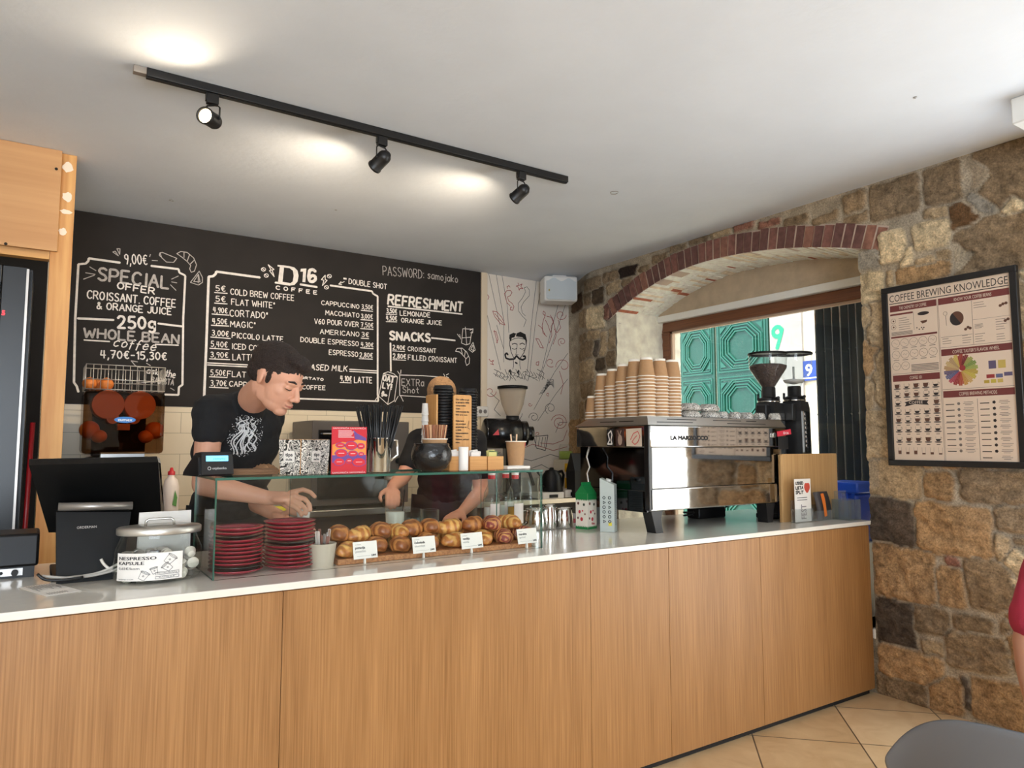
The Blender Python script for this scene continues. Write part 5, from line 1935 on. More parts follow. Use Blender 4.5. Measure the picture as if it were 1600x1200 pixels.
for layer in range(3):
    z = .020 + layer * .0275
    for iy in range(4):
        for ix in range(6):
            x = -.088 + ix * .0352 + (.0 if (iy + layer) % 2 else .006)
            yv = -.055 + iy * .0365
            if (x / (JX * .104)) ** 2 + (yv / (JY * .104)) ** 2 > 1.0:
                continue
            if layer == 2 and rj.random() < .45:
                continue
            mi = rj.choice([0, 0, 1, 2])
            key = ('cap', mi)
            e = Euler((rj.choice([PI / 2, PI / 2, -PI / 2, .2, PI]) + rj.uniform(-.35, .35), 0, rj.uniform(-.5, .5)))
            if n < 3:
                o = MB()
                o.v, o.f, o.mi, o.sm = cap_b.v, cap_b.f, cap_b.mi, cap_b.sm
                c = o.build('coffee_capsule', cm[n])
                proto_caps.append(c)
            else:
                c = proto_caps[mi].copy()
                COL.objects.link(c)
            n += 1
            c.rotation_euler = e
            off = e.to_matrix() @ Vector((0, 0, -.0114))
            c.location = Vector((jc.x + x, jc.y + .088 + yv, HT + z)) + off
            tag(c, 'small coffee capsule inside the oval glass jar', 'capsule', 'coffee capsules in the jar')
wb = thing('blank_card', 'blank white folded card standing behind the capsule jar', 'card', onZ(258, 840, HT) + Vector((0, .02, 0)), math.radians(4))
wb.location = (onY(258, 830, 2.60).x, 2.60, HT)
b_ = MB()
zt = onY(258, 799, 2.60).z - HT
b_.prism([(-.004, 0), (.0, zt), (.003, zt), (-.001, 0)], -.078, .078, (Vector((0, 0, 0)), Vector((0, 1, 0)), Vector((0, 0, 1)), Vector((1, 0, 0))))
b_.prism([(.034, 0), (.003, zt), (.006, zt), (.037, 0)], -.078, .078, (Vector((0, 0, 0)), Vector((0, 1, 0)), Vector((0, 0, 1)), Vector((1, 0, 0))))
b_.build('card', whitep, wb)

# ---------------------------------------------------------------- glass display case
CX0, CX1, CY0, CY1, CZ1 = .458, 1.690, 2.338, 2.676, 1.212
gp = glass('case_glass', (254, 255, 254), .42)
ge = mat('glass_edge_green', (54, 98, 84), .15, spec=.6)
case = thing('display_case', 'glass pastry display case standing on the counter', 'display case', ((CX0 + CX1) / 2, (CY0 + CY1) / 2, HT))
cw, cd, chh = (CX1 - CX0) / 2, (CY1 - CY0) / 2, CZ1 - HT
TK = .006


def pane(name, x0, y0, z0, x1, y1, z1, thin):
    b = MB()
    vs = [(x, y, z) for z in (z0, z1) for y in (y0, y1) for x in (x0, x1)]
    F = {'z': [(0, 2, 3, 1), (4, 5, 7, 6)], 'y': [(0, 1, 5, 4), (2, 6, 7, 3)], 'x': [(0, 4, 6, 2), (1, 3, 7, 5)]}
    b.add(vs, F[thin], 0)
    for k in 'xyz':
        if k != thin:
            b.add(vs, F[k], 1)
    return b.build(name, [gp, ge], case)


pane('front_glass', -cw, -cd, .0005, cw, -cd + TK, chh - TK, 'y')
pane('side_glass', -cw, -cd + TK, .0005, -cw + TK, cd, chh - TK, 'x')
pane('side_glass', cw - TK, -cd + TK, .0005, cw, cd, chh - TK, 'x')
pane('top_glass', -cw - .002, -cd - .002, chh - TK, cw + .002, cd + .002, chh + .002, 'z')
pane('sliding_back_glass', -cw + TK + .32, cd - TK, .0005, cw - .085, cd - .001, chh - TK, 'y')
ZC = CZ1 + .0022

# plates
red_p = mat('red_plate_glaze', (150, 30, 52), .25, coat=.3)
blk_p = mat('black_plate_glaze', (26, 20, 20), .25, coat=.3)


def plate_mesh(m):
    b = MB()
    b.lathe([(0, .001), (.046, .001), (.050, 0), (.052, .001), (.074, .007), (.083, .0125), (.0845, .0145), (.083, .0155), (.072, .0105), (.050, .0045), (0, .004)], 40)
    return b.build('plate', m)


plates = {}
ordn = ['topmost', 'second', 'third', 'fourth', 'fifth', 'sixth', 'seventh', 'eighth', 'ninth', 'tenth', 'eleventh', 'twelfth', 'thirteenth', 'fourteenth', 'fifteenth', 'sixteenth', 'seventeenth', 'eighteenth', 'nineteenth', 'twentieth',
        'twenty-first', 'twenty-second', 'twenty-third', 'twenty-fourth', 'twenty-fifth', 'twenty-sixth', 'twenty-seventh', 'twenty-eighth', 'twenty-ninth', 'thirtieth']


def nth(k, n):
    return 'topmost of' if k == 0 else ('lowest of' if k == n - 1 else ordn[k] + ' from the top of')


for (x, y, seq, pit, where) in ((.549, 2.445, 'rrbrrrrrrrbr', .0120, 'the shorter plate stack by the jar'), (.722, 2.452, 'rrrrrbrrrrrr', .0128, 'the taller plate stack by the ribbed cup')):
    N = len(seq)
    for k, c in enumerate(seq):
        z = HT + .0005 + (N - 1 - k) * pit
        if c not in plates:
            o = plate_mesh(red_p if c == 'r' else blk_p)
            plates[c] = o
        else:
            o = plates[c].copy()
            COL.objects.link(o)
        o.location = (x + random.uniform(-.0015, .0015), y + random.uniform(-.0015, .0015), z)
        tag(o, '%s plate, %s %s' % ('red' if c == 'r' else 'black', nth(k, N), where), 'plate', 'stacked plates in the display case')

# ribbed cup with sugar sticks
cc = Vector((.868, 2.398, HT))
cc = Vector((onY(503, 880, 2.405).x, 2.405, HT))
rcup = thing('ribbed_cup', 'beige ribbed cup holding sugar sticks in the display case', 'cup', cc)
b_ = MB()
nr = 72
for (prof, inn) in (([(.036, 0), (.0445, .076)], 0),):
    vs, fs = [], []
    for j in range(2):
        for k in range(nr):
            r = prof[j][0] + (.0016 if k % 2 else 0)
            vs.append((r * math.cos(2 * PI * k / nr), r * math.sin(2 * PI * k / nr), prof[j][1]))
    for k in range(nr):
        fs.append((k, (k + 1) % nr, nr + (k + 1) % nr, nr + k))
    b_.add(vs, fs, 0, True)
b_.lathe([(0, .0), (.036, 0)], 36)
b_.lathe([(.0465, .074), (.047, .078), (.044, .079), (.040, .070), (.034, .006), (0, .005)], 36)
b_.build('cup_body', mat('beige_ceramic', (188, 176, 158), .5), rcup)
stick_m = [mat('sugar_white', (230, 222, 214), .5), mat('sugar_brown', (120, 74, 60), .5), mat('sugar_steel', (200, 198, 196), .25, metal=.8)]
for k in range(11):
    a = k * 2.4
    r = .006 + .0022 * k
    x, y = r * math.cos(a), r * math.sin(a)
    b_ = MB()
    tx, ty = .028 + .1 * math.cos(a), .05 * math.sin(a)
    L = .105 + .012 * math.sin(k * 1.7)
    d = Vector((tx, ty, 1)).normalized()
    p0 = Vector((x * .55, y * .55, .008))
    b_.box(-.0055, -.0012, 0, .0055, .0012, L, M=Matrix.Translation(cc + p0) @ d.to_track_quat('Z', 'Y').to_matrix().to_4x4() @ Matrix.Rotation(a, 4, 'Z'))
    tag(b_.build('sugar_stick', stick_m[k % 3 if k % 4 else 0]), 'thin sugar stick standing in the beige ribbed cup', 'sugar stick', 'sugar sticks in the ribbed cup')

# serving board
bamb = wood('striped_board', (190, 134, 84), (140, 88, 54), 'Y', rough=.5, scale=2.2, fine=.5, band=.25)
bx0, bx1 = onZ(527, 884, HT).x, 1.672
sb = tag(MB().box(bx0, 2.385, HT + .0005, bx1, 2.635, HT + .0205, bev=.003).build('serving_board', bamb), 'striped wooden serving board under the pastries in the case', 'board')


# croissants
def croissant(name, m, L=.105, bend=1.0, rmax=.029, ridges=7, seed=0):
    r_ = random.Random(seed)
    b = MB()
    n1, n2 = 46, 18
    vs, fs = [], []
    for i in range(n1 + 1):
        t = -1 + 2 * i / n1
        a = t * bend
        R_ = L / 2 / max(.2, math.sin(min(1.5, bend)))
        c = Vector((R_ * math.sin(a), R_ * (1 - math.cos(a)) - .008, 0))
        tg = Vector((math.cos(a), math.sin(a), 0))
        up = Vector((0, 0, 1))
        sd = up.cross(tg)
        ph = (t * .5 + .5) * ridges
        fr_ = ph - math.floor(ph)
        env = (1 - abs(t) ** 2.3) ** .75
        rad = rmax * (.26 + .74 * env) * (1 + .13 * (1 - abs(2 * fr_ - 1)) ** .6 - .06)
        if i in (0, n1):
            rad *= .3
        for k in range(n2):
            an = 2 * PI * k / n2
            w = 1 + .05 * math.sin(3 * an + seed + i * .4)
            p = c + sd * math.cos(an) * rad * w * 1.06 + up * (max(-.72, math.sin(an)) * rad * w * .92)
            vs.append(p + Vector((0, 0, rmax * .66)))
    for i in range(n1):
        for k in range(n2):
            k2 = (k + 1) % n2
            fs.append((i * n2 + k, i * n2 + k2, (i + 1) * n2 + k2, (i + 1) * n2 + k))
    fs.append(list(range(n2 - 1, -1, -1)))
    fs.append(list(range(n1 * n2, (n1 + 1) * n2)))
    b.add(vs, fs, 0, True)
    return b.build(name, m)


def pastry_mat(name, top, ridge, stripe=None):
    m = bpy.data.materials.new(name)
    m.use_nodes = True
    nt = m.node_tree
    b = nt.nodes['Principled BSDF']
    b.inputs['Roughness'].default_value = .42
    b.inputs['Coat Weight'].default_value = .2
    tc = nt.nodes.new('ShaderNodeTexCoord')
    w = nt.nodes.new('ShaderNodeTexWave')
    w.inputs['Scale'].default_value = 22 if stripe else 11
    w.inputs['Distortion'].default_value = 3.5
    w.inputs['Detail'].default_value = 3
    w.inputs['Detail Scale'].default_value = 2.5
    nt.links.new(tc.outputs['Object'], w.inputs['Vector'])
    r = nt.nodes.new('ShaderNodeValToRGB')
    r.color_ramp.elements[0].position = .2
    r.color_ramp.elements[1].position = .8
    r.color_ramp.elements[0].color = (*lin(ridge), 1)
    r.color_ramp.elements[1].color = (*lin(top), 1)
    nt.links.new(w.outputs['Fac'], r.inputs[0])
    n = nt.nodes.new('ShaderNodeTexNoise')
    n.inputs['Scale'].default_value = 60
    n.inputs['Detail'].default_value = 5
    nt.links.new(tc.outputs['Object'], n.inputs['Vector'])
    mx = nt.nodes.new('ShaderNodeMix')
    mx.data_type = 'RGBA'
    mx.blend_type = 'OVERLAY'
    mx.inputs[0].default_value = .5
    nt.links.new(r.outputs[0], mx.inputs[6])
    nt.links.new(n.outputs['Fac'], mx.inputs[7])
    nt.links.new(mx.outputs[2], b.inputs['Base Color'])
    bp = nt.nodes.new('ShaderNodeBump')
    bp.inputs['Strength'].default_value = .5
    bp.inputs['Distance'].default_value = .003
    nt.links.new(w.outputs['Fac'], bp.inputs['Height'])
    nt.links.new(bp.outputs[0], b.inputs['Normal'])
    return m


cg = pastry_mat('croissant_golden', (232, 180, 102), (182, 112, 52))
cbn = pastry_mat('croissant_brown', (204, 138, 76), (146, 84, 42))
cst = pastry_mat('croissant_striped', (214, 150, 92), (140, 58, 52), True)
protos = {'g': croissant('croissant', cg, .112, .95, .030, 7, 1), 'b': croissant('croissant', cbn, .112, .55, .034, 5, 2), 's': croissant('croissant', cst, .108, .7, .031, 6, 3)}
used = {k: False for k in protos}
kname = {'g': 'golden', 'b': 'dark brown', 's': 'berry striped'}
zb0 = HT + .0208
CR = [  # px, Y, level, kind, heading degrees, label ending
    (540, 2.445, 0, 'g', 60, 'at the left end of the board'), (583, 2.470, 0, 'b', 100, 'behind the pistachio price card'), (622, 2.450, 0, 'b', 75, 'between the pistachio and chocolate cards'),
    (664, 2.465, 0, 'b', 95, 'behind the chocolate price card'), (709, 2.450, 0, 'g', 35, 'between the chocolate and vanilla cards'), (752, 2.462, 0, 'g', 80, 'standing behind the vanilla price card'),
    (783, 2.450, 0, 's', 70, 'between the vanilla and apricot cards'), (815, 2.462, 0, 's', 100, 'behind the apricot price card'),
    (541, 2.565, 0, 'b', 60, 'in the back row nearest the ribbed cup'), (575, 2.570, 0, 'g', 95, 'in the back row left of the middle'), (612, 2.572, 0, 'g', 85, 'in the back row below the stacked pair'),
    (650, 2.568, 0, 'g', 70, 'in the back row behind the chocolate card'), (688, 2.570, 0, 'g', 110, 'in the back row behind the golden front one'), (724, 2.572, 0, 'b', 80, 'in the back row near the vanilla card'),
    (757, 2.570, 0, 'g', 95, 'in the back row right of the middle'), (790, 2.572, 0, 's', 70, 'in the back row nearest the bottles'),
    (526, 2.52, 1, 'b', 75, 'lying on top at the left end'), (617, 2.505, 1, 'g', 100, 'on top of the heap, left of a pair'), (640, 2.52, 1, 'b', 60, 'on top of the heap, right of a pair'),
    (700, 2.53, 1, 'g', 15, 'lying flat on top in the middle of the heap'), (737, 2.53, 1, 'b', 30, 'on top just left of the highest heap'), (765, 2.51, 1, 's', 60, 'on top of the highest heap'),
    (793, 2.52, 1, 'g', 100, 'on top at the right end near the apricot card'), (560, 2.52, 1, 'g', 40, 'on top behind the pistachio card, lying slanted'), (590, 2.525, 1, 'b', 85, 'on top between the left end and the middle heap'), (668, 2.53, 1, 'b', 80, 'on top right of the heap behind the chocolate card')]
for (px, Y, lv, k, hd, wh) in CR:
    x = onY(px, 845, Y).x
    loc = (x, Y, zb0 + lv * .043)
    o = protos[k]
    if used[k]:
        o = protos[k].copy()
        COL.objects.link(o)
    used[k] = True
    o.location = loc
    o.rotation_euler = (random.uniform(-.1, .1), random.uniform(-.1, .1), math.radians(hd))
    o.scale = [random.uniform(1.03, 1.16)] * 3
    tag(o, '%s croissant %s' % (kname[k], wh), 'croissant', 'croissants in the display case')

# price cards
for (px0, py0, px1, py1, a, c) in ((553, 843, 592, 874, 'pistacija', 'pistachio'), (646, 835, 683, 865, 'čokolada', 'chocolate'), (722, 828, 757, 858, 'vanilija', 'vanilla'), (810, 821, 842, 850, 'marelica', 'apricot')):
    Yc = 2.360
    q0, q1 = onY(px0, py1, Yc), onY(px1, py0, Yc)
    w = q1.x - q0.x
    h = .058
    pcd = thing('price_card', 'small white price card reading %s leaning on the board' % a, 'price card', ((q0.x + q1.x) / 2, Yc, HT + .001), math.radians(4), 'price cards in the display case')
    T = Matrix.Rotation(math.radians(-12), 4, 'X')
    zlo = max(.002, min(q0.z, q1.z) - HT - .002)
    b_ = MB()
    b_.M = T
    b_.box(-w / 2, -.0008, zlo, w / 2, .0008, zlo + h)
    b_.M = None
    cdm = b_.build('card', whitep, pcd)
    b_ = MB()
    b_.M = T
    KF = (Vector((-w / 2, -.0010, zlo)), Vector((1, 0, 0)), Vector((0, 0, 1)), Vector((0, -1, 0)))
    print_text(b_, 'croissant', KF, .008, h - .011, .0042, None, 0)
    print_text(b_, a, KF, .008, h - .024, .0085, None, 1, bold=.0004)
    print_text(b_, c, KF, .008, h - .036, .0080, None, 0)
    print_text(b_, '2,80€', KF, w - .006, .007, .0058, None, 1, 0, 'R', bold=.0004)
    b_.stroke([(.012, .009), (w - .028, .009)], .0006, KF)
    b_.M = None
    b_.build('print', [mat('card_grey_ink', (110, 106, 104), .7), ink], cdm)
    b_ = MB()
    b_.prism([(.0035 + zlo * .21, .0), (.018, .0), (.0035 + (zlo + .03) * .21, zlo + .03)], -.003, .003, (Vector((0, .0, 0)), Vector((0, 1, 0)), Vector((0, 0, 1)), Vector((1, 0, 0))))
    b_.build('prop', whitep, pcd)
# ================================================================ ON TOP OF THE GLASS CASE
# card terminal
tp = onZ(335, 744, ZC)
ter = thing('card_terminal', 'black card payment terminal with lit blue display on the glass case', 'card terminal', (tp.x, tp.y + .03, ZC), math.radians(12))
b_ = MB()
SX = (Vector((0, 0, 0)), Vector((0, 1, 0)), Vector((0, 0, 1)), Vector((1, 0, 0)))
b_.prism([(-.03, .0), (-.036, .006), (-.03, .070), (-.022, .078), (.02, .074), (.105, .018), (.105, 0)], -.050, .050, SX)
b_.prism([(-.02, .0), (-.03, .006), (-.02, .060), (.0, .066), (.095, .012), (.1, 0)], -.057, .057, SX)
tb = b_.build('terminal_body', mat('terminal_black', (26, 26, 28), .35), ter)
TF = (Vector((0, -.0361, .006)), Vector((1, 0, 0)), Vector((0, .093, .996)), Vector((0, -.996, .093)))
b_ = MB()
b_.prism([(-.036, .042), (.036, .042), (.036, .060), (-.036, .060)], 0, .0008, TF)
b_.build('display', mat('lit_display', (120, 200, 240), .3, emit=(110, 196, 240), emit_s=1.1), ter)
b_ = MB()
print_text(b_, 'otpbanka', TF, -.016, .016, .008, .046, 0, .0008)
b_.stroke([(-.026 + .005 * math.cos(t), .0195 + .005 * math.sin(t)) for t in np.linspace(0, 6.28, 10)], .0014, TF, .0008)
print_text(b_, 'otpbanka', TF, -.014, .0475, .006, .04, 1, .0014)
b_.build('terminal_print', [mat('terminal_white', (214, 214, 214), .5), mat('display_blue_text', (40, 110, 170), .4)], tb)
nk = thing('napkin_stack', 'flat stack of brown paper napkins beside the card terminal', 'napkins', onZ(405, 742, ZC) + Vector((0, .09, 0)), math.radians(-6))
b_ = MB()
for k in range(5):
    b_.box(-.075 + .004 * (k % 2), -.07, .0002 + k * .0034, .075, .07 - .004 * (k % 3), .0032 + k * .0034, bev=.0012, seg=1)
b_.build('napkins', mat('brown_napkin', (146, 112, 84), .9), nk)
bgp = onZ(426, 740, ZC)
bgm = MB()
vs, fs = [], []
for i in range(13):
    for j in range(7):
        u, v = i / 12 - .5, j / 6 - .5
        vs.append((u * .10, v * .10, .0345 * max(0, 1 - (2 * u) ** 2) * max(0, 1 - (2 * v) ** 4) * (.6 + .4 * math.sin(i * 1.3 + j)) + .001))
for i in range(12):
    for j in range(6):
        fs.append((i * 7 + j, (i + 1) * 7 + j, (i + 1) * 7 + j + 1, i * 7 + j + 1))
bgm.add(vs, fs, 0, True)
o = tag(bgm.build('paper_bag', mat('kraft_bag', (158, 120, 86), .8)), 'crumpled brown paper bag lying against the tips box', 'paper bag')
o.location = (bgp.x + .005, bgp.y + .12, ZC + .001)

# pattern for the tip box and the cups
def doodle(name, scale=60, white=(232, 226, 216), thr=.5):
    m = bpy.data.materials.new(name)
    m.use_nodes = True
    nt = m.node_tree
    b = nt.nodes['Principled BSDF']
    tc = nt.nodes.new('ShaderNodeTexCoord')
    n = nt.nodes.new('ShaderNodeTexNoise')
    n.inputs['Scale'].default_value = scale
    n.inputs['Detail'].default_value = 1.5
    n.inputs['Distortion'].default_value = 2.5
    nt.links.new(tc.outputs['Object'], n.inputs['Vector'])
    w = nt.nodes.new('ShaderNodeMath')
    w.operation = 'PINGPONG'
    w.inputs[1].default_value = .06
    nt.links.new(n.outputs['Fac'], w.inputs[0])
    r = nt.nodes.new('ShaderNodeValToRGB')
    r.color_ramp.interpolation = 'LINEAR'
    r.color_ramp.elements[0].position = .026
    r.color_ramp.elements[0].color = (.02, .018, .016, 1)
    r.color_ramp.elements[1].position = .034
    r.color_ramp.elements[1].color = (*lin(white), 1)
    nt.links.new(w.outputs[0], r.inputs[0])
    nt.links.new(r.outputs[0], b.inputs['Base Color'])
    b.inputs['Roughness'].default_value = .35
    return m


tips = doodle('tip_box_pattern', 24)
cL, cM, cR = onY(437, 740, 2.47), onY(469, 741, 2.415), onY(512, 740, 2.475)
tx = thing('tips_box', 'open black and white doodled tips box on the glass case', 'tips box', (cM.x, cM.y, ZC))
h = .118


def pv(p, z, k=1.0):
    return Vector(((p.x - cM.x) * k, (p.y - cM.y) * k, z))


cB = cL + (cR - cM)
b_ = MB()
for a, c in ((cL, cM), (cM, cR), (cR, cB), (cB, cL)):
    mid = (cL + cR) / 2
    n_ = Vector((((a + c) / 2 - mid).x, ((a + c) / 2 - mid).y, 0)).normalized()
    q = [pv(a, .0), pv(c, .0), pv(c, h) + n_ * .006, pv(a, h) + n_ * .006]
    slab(b_, q, -n_ * .003)
b_.add([pv(cL, .001), pv(cM, .001), pv(cR, .001), pv(cB, .001)], [(0, 1, 2, 3)])
tbx = b_.build('box_walls', tips, tx)
b_ = MB()
for a, c, s in ((cL, cM, 'duša'), (cM, cR, 'mačka')):
    u = (pv(c, 0) - pv(a, 0))
    wd = u.length
    u.normalize()
    nn_ = Vector((u.y, -u.x, 0))
    fr_ = (pv(a, 0) + nn_ * .0012, u, Vector((nn_.x * .05, nn_.y * .05, 1)).normalized(), nn_)
    P_ = [(wd * .5 - .017, .042), (wd * .5 + .017, .042), (wd * .5 + .020, .046), (wd * .5 + .020, .076), (wd * .5 + .017, .080), (wd * .5 - .017, .080), (wd * .5 - .020, .076), (wd * .5 - .020, .046)]
    b_.prism(P_, 0.002, .004, fr_, 0)
    print_text(b_, 'tips', fr_, wd * .5, .062, .012, .026, 1, .0046, 'C', bold=.0006)
    print_text(b_, s, fr_, wd * .5, .048, .007, .024, 1, .0046, 'C', bold=.0004)
b_.build('tips_label', [whitep, ink], tbx)
b_ = MB()
b_.tube([pv(c, h) * 1.0 for c in (cL, cM, cR, cB)], .0022, 6, closed=True)
for c in (cL, cM, cR):
    b_.tube([pv(c, .002), pv(c, h)], .0018, 6)
b_.build('edge_strip', mat('kraft_edge', (176, 128, 78), .6), tx)

# red event card on a stand
a_, c_ = onY(517, 739, 2.385), onY(572, 738, 2.385)
ev = thing('event_card', 'red and orange printed event card standing by the straw tin', 'card', ((a_.x + c_.x) / 2, 2.385, ZC))
ew, eh = c_.x - a_.x, onY(545, 667, 2.385).z - ZC
b_ = MB()
b_.box(-ew / 2, -.0015, .0005, ew / 2, .0015, eh)
b_.build('card', mat('event_card_red', (196, 36, 50), .45), ev)
EF = (Vector((-ew / 2, -.0016, 0)), Vector((1, 0, 0)), Vector((0, 0, 1)), Vector((0, -1, 0)))
b_ = MB()


def blob(cx, cy, rx, ry, mi, hh, n=14, sd=0):
    b_.prism([(ew * cx + ew * rx * math.cos(2 * PI * k / n) * (1 + .08 * math.sin(3 * k + sd)), eh * cy + eh * ry * math.sin(2 * PI * k / n)) for k in range(n)], 0, hh, EF, mi)


b_.prism([(ew * .02, eh * .38), (ew * .98, eh * .38), (ew * .98, eh * .74), (ew * .7, eh * .72), (ew * .5, eh * .66), (ew * .3, eh * .68), (ew * .02, eh * .62)], 0, .0003, EF, 0)
b_.prism([(ew * .02, eh * .24), (ew * .3, eh * .30), (ew * .55, eh * .24), (ew * .98, eh * .30), (ew * .98, eh * .40), (ew * .02, eh * .40)], 0, .0004, EF, 3)
b_.prism([(ew * .66, eh * .74), (ew * .98, eh * .70), (ew * .98, eh * .76), (ew * .72, eh * .86), (ew * .6, eh * .94)], 0, .0005, EF, 3)
for (cx, cy, rx, ry) in ((.24, .61, .12, .05), (.55, .60, .16, .085), (.83, .59, .10, .06), (.27, .44, .16, .08), (.60, .43, .13, .06), (.84, .42, .08, .04), (.22, .26, .14, .075), (.50, .28, .09, .05), (.78, .25, .18, .085)):
    blob(cx, cy, rx * 1.14, ry * 1.14, 3, .0006)
    blob(cx, cy, rx, ry, 1, .0009)
    b_.stroke([(ew * (cx - rx * .5), eh * cy), (ew * (cx + rx * .5), eh * cy)], .0016, EF, .0012, 2)
for k in range(6):
    b_.stroke([(ew * .18, eh * (.92 - .028 * k)), (ew * (.55 + .1 * ((k * 7) % 4) / 4), eh * (.92 - .028 * k))], .0016, EF, .0008, 2)
print_text(b_, 'SAMOPRIČA SAMOPRIČA', EF, ew * .03, eh * .015, eh * .035, ew * .94, 2, .0008)
print_text(b_, 'SAMOPRIČA SAMOPRIČA', EF, ew * .03, eh * .955, eh * .03, ew * .94, 2, .0008)
b_.build('card_print', [mat('event_orange', (222, 140, 60), .5), mat('event_red', (206, 40, 54), .5), mat('event_white', (236, 214, 214), .5), mat('event_violet', (104, 70, 140), .5)], ev)
b_ = MB()
b_.prism([(.001, .0), (.05, .0), (.001, eh * .6)], -.004, .004, SX)
b_.build('stand_leg', blackm, ev)

# straw tin
tp = onY(590, 738, 2.47)
tn = thing('straw_tin', 'shiny steel tin full of black straws on the glass case', 'tin', (tp.x, 2.47, ZC))
b_ = MB()
th = onY(590, 684, 2.47).z - ZC
b_.lathe([(0, .001), (.044, .001), (.046, .004), (.046, th - .006), (.0485, th - .003), (.0485, th), (.045, th), (.044, .006), (0, .005)], 40)
b_.build('tin_body', chrome, tn)
b_ = MB()
b_.tube([(.046, 0, th * .95), (.075, 0, th * .92), (.078, 0, th * .5), (.046, 0, th * .3)], .005, 8)
b_.build('handle', chrome, tn)
sm = MB()
sm.cyl((0, 0, 0), (0, 0, .235), .0036, n=8)
straw = None
for k in range(64):
    r = .038 * math.sqrt((k + .5) / 64)
    a = k * 2.39996
    if straw is None:
        straw = o = sm.build('drinking_straw', mat('black_straw', (20, 19, 20), .35))
    else:
        o = straw.copy()
        COL.objects.link(o)
    x, y = r * math.cos(a), r * math.sin(a)
    d = Vector((x * 1.7, y * 1.2, .235)).normalized()
    o.location = (tp.x + x * .8, 2.47 + y * .8, ZC + .006 + random.uniform(0, .012))
    o.rotation_mode = 'QUATERNION'
    o.rotation_quaternion = d.to_track_quat('Z', 'Y')
    tag(o, 'black drinking straw standing in the steel tin', 'straw', 'black straws in the steel tin')

# plain black bowl with a paper cup of stirrers
bp_ = onY(674, 736, 2.47)
bw = tag(MB().lathe([(0, .004), (.034, .003), (.036, .0), (.040, .002), (.060, .012), (.076, .040), (.079, .062), (.073, .088), (.067, .096), (.068, .103), (.066, .106), (.061, .103), (.062, .094), (.066, .07), (.05, .02), (0, .012)], 44)
         .build('stirrer_bowl', mat('black_bowl_glaze', (20, 20, 21), .22, bump=.5, bump_scale=55, coat=.4)), 'round black glossy bowl holding a paper cup of stirrers', 'bowl')
bw.location = (bp_.x, 2.47, ZC)


def cup_mesh(b, rt, rb, h, flip=False, wall=.0008):
    """paper cup standing on its base: kraft wall, white rolled rim and white inside"""
    z = (lambda t: h - t) if flip else (lambda t: t)
    b.lathe([(rb, z(.0)), (rt, z(h))], 28, 0)
    b.lathe([(rt - .0004, z(h - .0042)), (rt + .0018, z(h - .0040)), (rt + .0026, z(h - .0010)), (rt + .0012, z(h)), (rt - .0016, z(h)), (rb - .001, z(.006)), (0, z(.006))], 28, 1)
    b.lathe([(rb + .0003 + (.0012 if flip else 0), z(.0105 if flip else .0045)), (rb + .0002, z(0)), (rb - .0018, z(0)), (rb - .002, z(.0055))], 28, 1)
    return b


kraft = mat('kraft_paper', (172, 132, 92), .75, var=.05, var_scale=90)
kraft2 = mat('kraft_inside', (246, 238, 224), .7)
sc_ = tag(cup_mesh(MB(), .048, .040, .062).build('paper_cup', [kraft, kraft2]), 'short kraft paper cup of wooden stirrers inside the black bowl', 'paper cup')
sc_.location = (bp_.x + .012, 2.468, ZC + .062)
sm = MB()
sm.box(-.0028, -.0007, 0, .0028, .0007, .108, bev=.0005, seg=1)
stirm = [mat('stirrer_wood_a', (206, 160, 120), .7), mat('stirrer_wood_b', (176, 118, 82), .7), mat('stirrer_wood_c', (152, 96, 70), .7)]
pr_ = []
for k in range(48):
    r = .039 * math.sqrt((k + .5) / 48)
    a = k * 2.39996
    if len(pr_) < 3:
        o = sm.build('wooden_stirrer', stirm[len(pr_)])
        pr_.append(o)
    else:
        o = pr_[k % 3].copy()
        COL.objects.link(o)
    x, y = r * math.cos(a), r * math.sin(a)
    d = Vector((x * .42, y * .42, .105)).normalized()
    o.location = (bp_.x + .012 + x * .85, 2.468 + y * .85, ZC + .069)
    o.rotation_mode = 'QUATERNION'
    o.rotation_quaternion = d.to_track_quat('Z', 'Y') @ Euler((0, 0, a)).to_quaternion()
    tag(o, 'flat wooden stirrer standing in the paper cup in the bowl', 'stirrer', 'wooden stirrers in the paper cup')

# bamboo lid dispenser with two columns of lids
bambz = wood('bamboo', (214, 162, 100), (186, 130, 72), 'Z', rough=.5, scale=1.4, fine=.6, band=.4)
YD = 2.615
lx1, lx2 = onY(692, 700, YD).x, onY(730, 700, YD).x
dz = onY(720, 617, YD - .06).z - ZC
ds = thing('lid_dispenser', 'bamboo lid dispenser with two tall columns of black lids', 'dispenser', ((lx1 + lx2) / 2, YD, ZC))
hx = (lx2 - lx1) / 2
b_ = MB()
b_.box(-hx - .055, -.05, .0, hx + .055, .055, .014, bev=.003)
b_.build('base', bambz, ds)
xa, xb = onY(707, 680, YD - .052).x - ds.location.x, onY(735, 680, YD - .052).x - ds.location.x
b_ = MB()
BFp = (Vector((0, -.052, 0)), Vector((1, 0, 0)), Vector((0, 0, 1)), Vector((0, -1, 0)))
rr = .008
b_.prism([(xa, .0), (xb, .0), (xb, dz - rr), (xb - rr * .3, dz - rr * .3), (xb - rr, dz), (xa + rr, dz), (xa + rr * .3, dz - rr * .3), (xa, dz - rr)], 0, .008, BFp)
fbd = b_.build('text_board', bambz, ds)
b_ = MB()
b_.box(-hx - .055, -.045, .014, -hx - .047, .05, dz - .0, bev=.002)
b_.build('side_board', bambz, ds)
b_ = MB()
BT = (Vector((0, -.0604, 0)), Vector((1, 0, 0)), Vector((0, 0, 1)), Vector((0, -1, 0)))
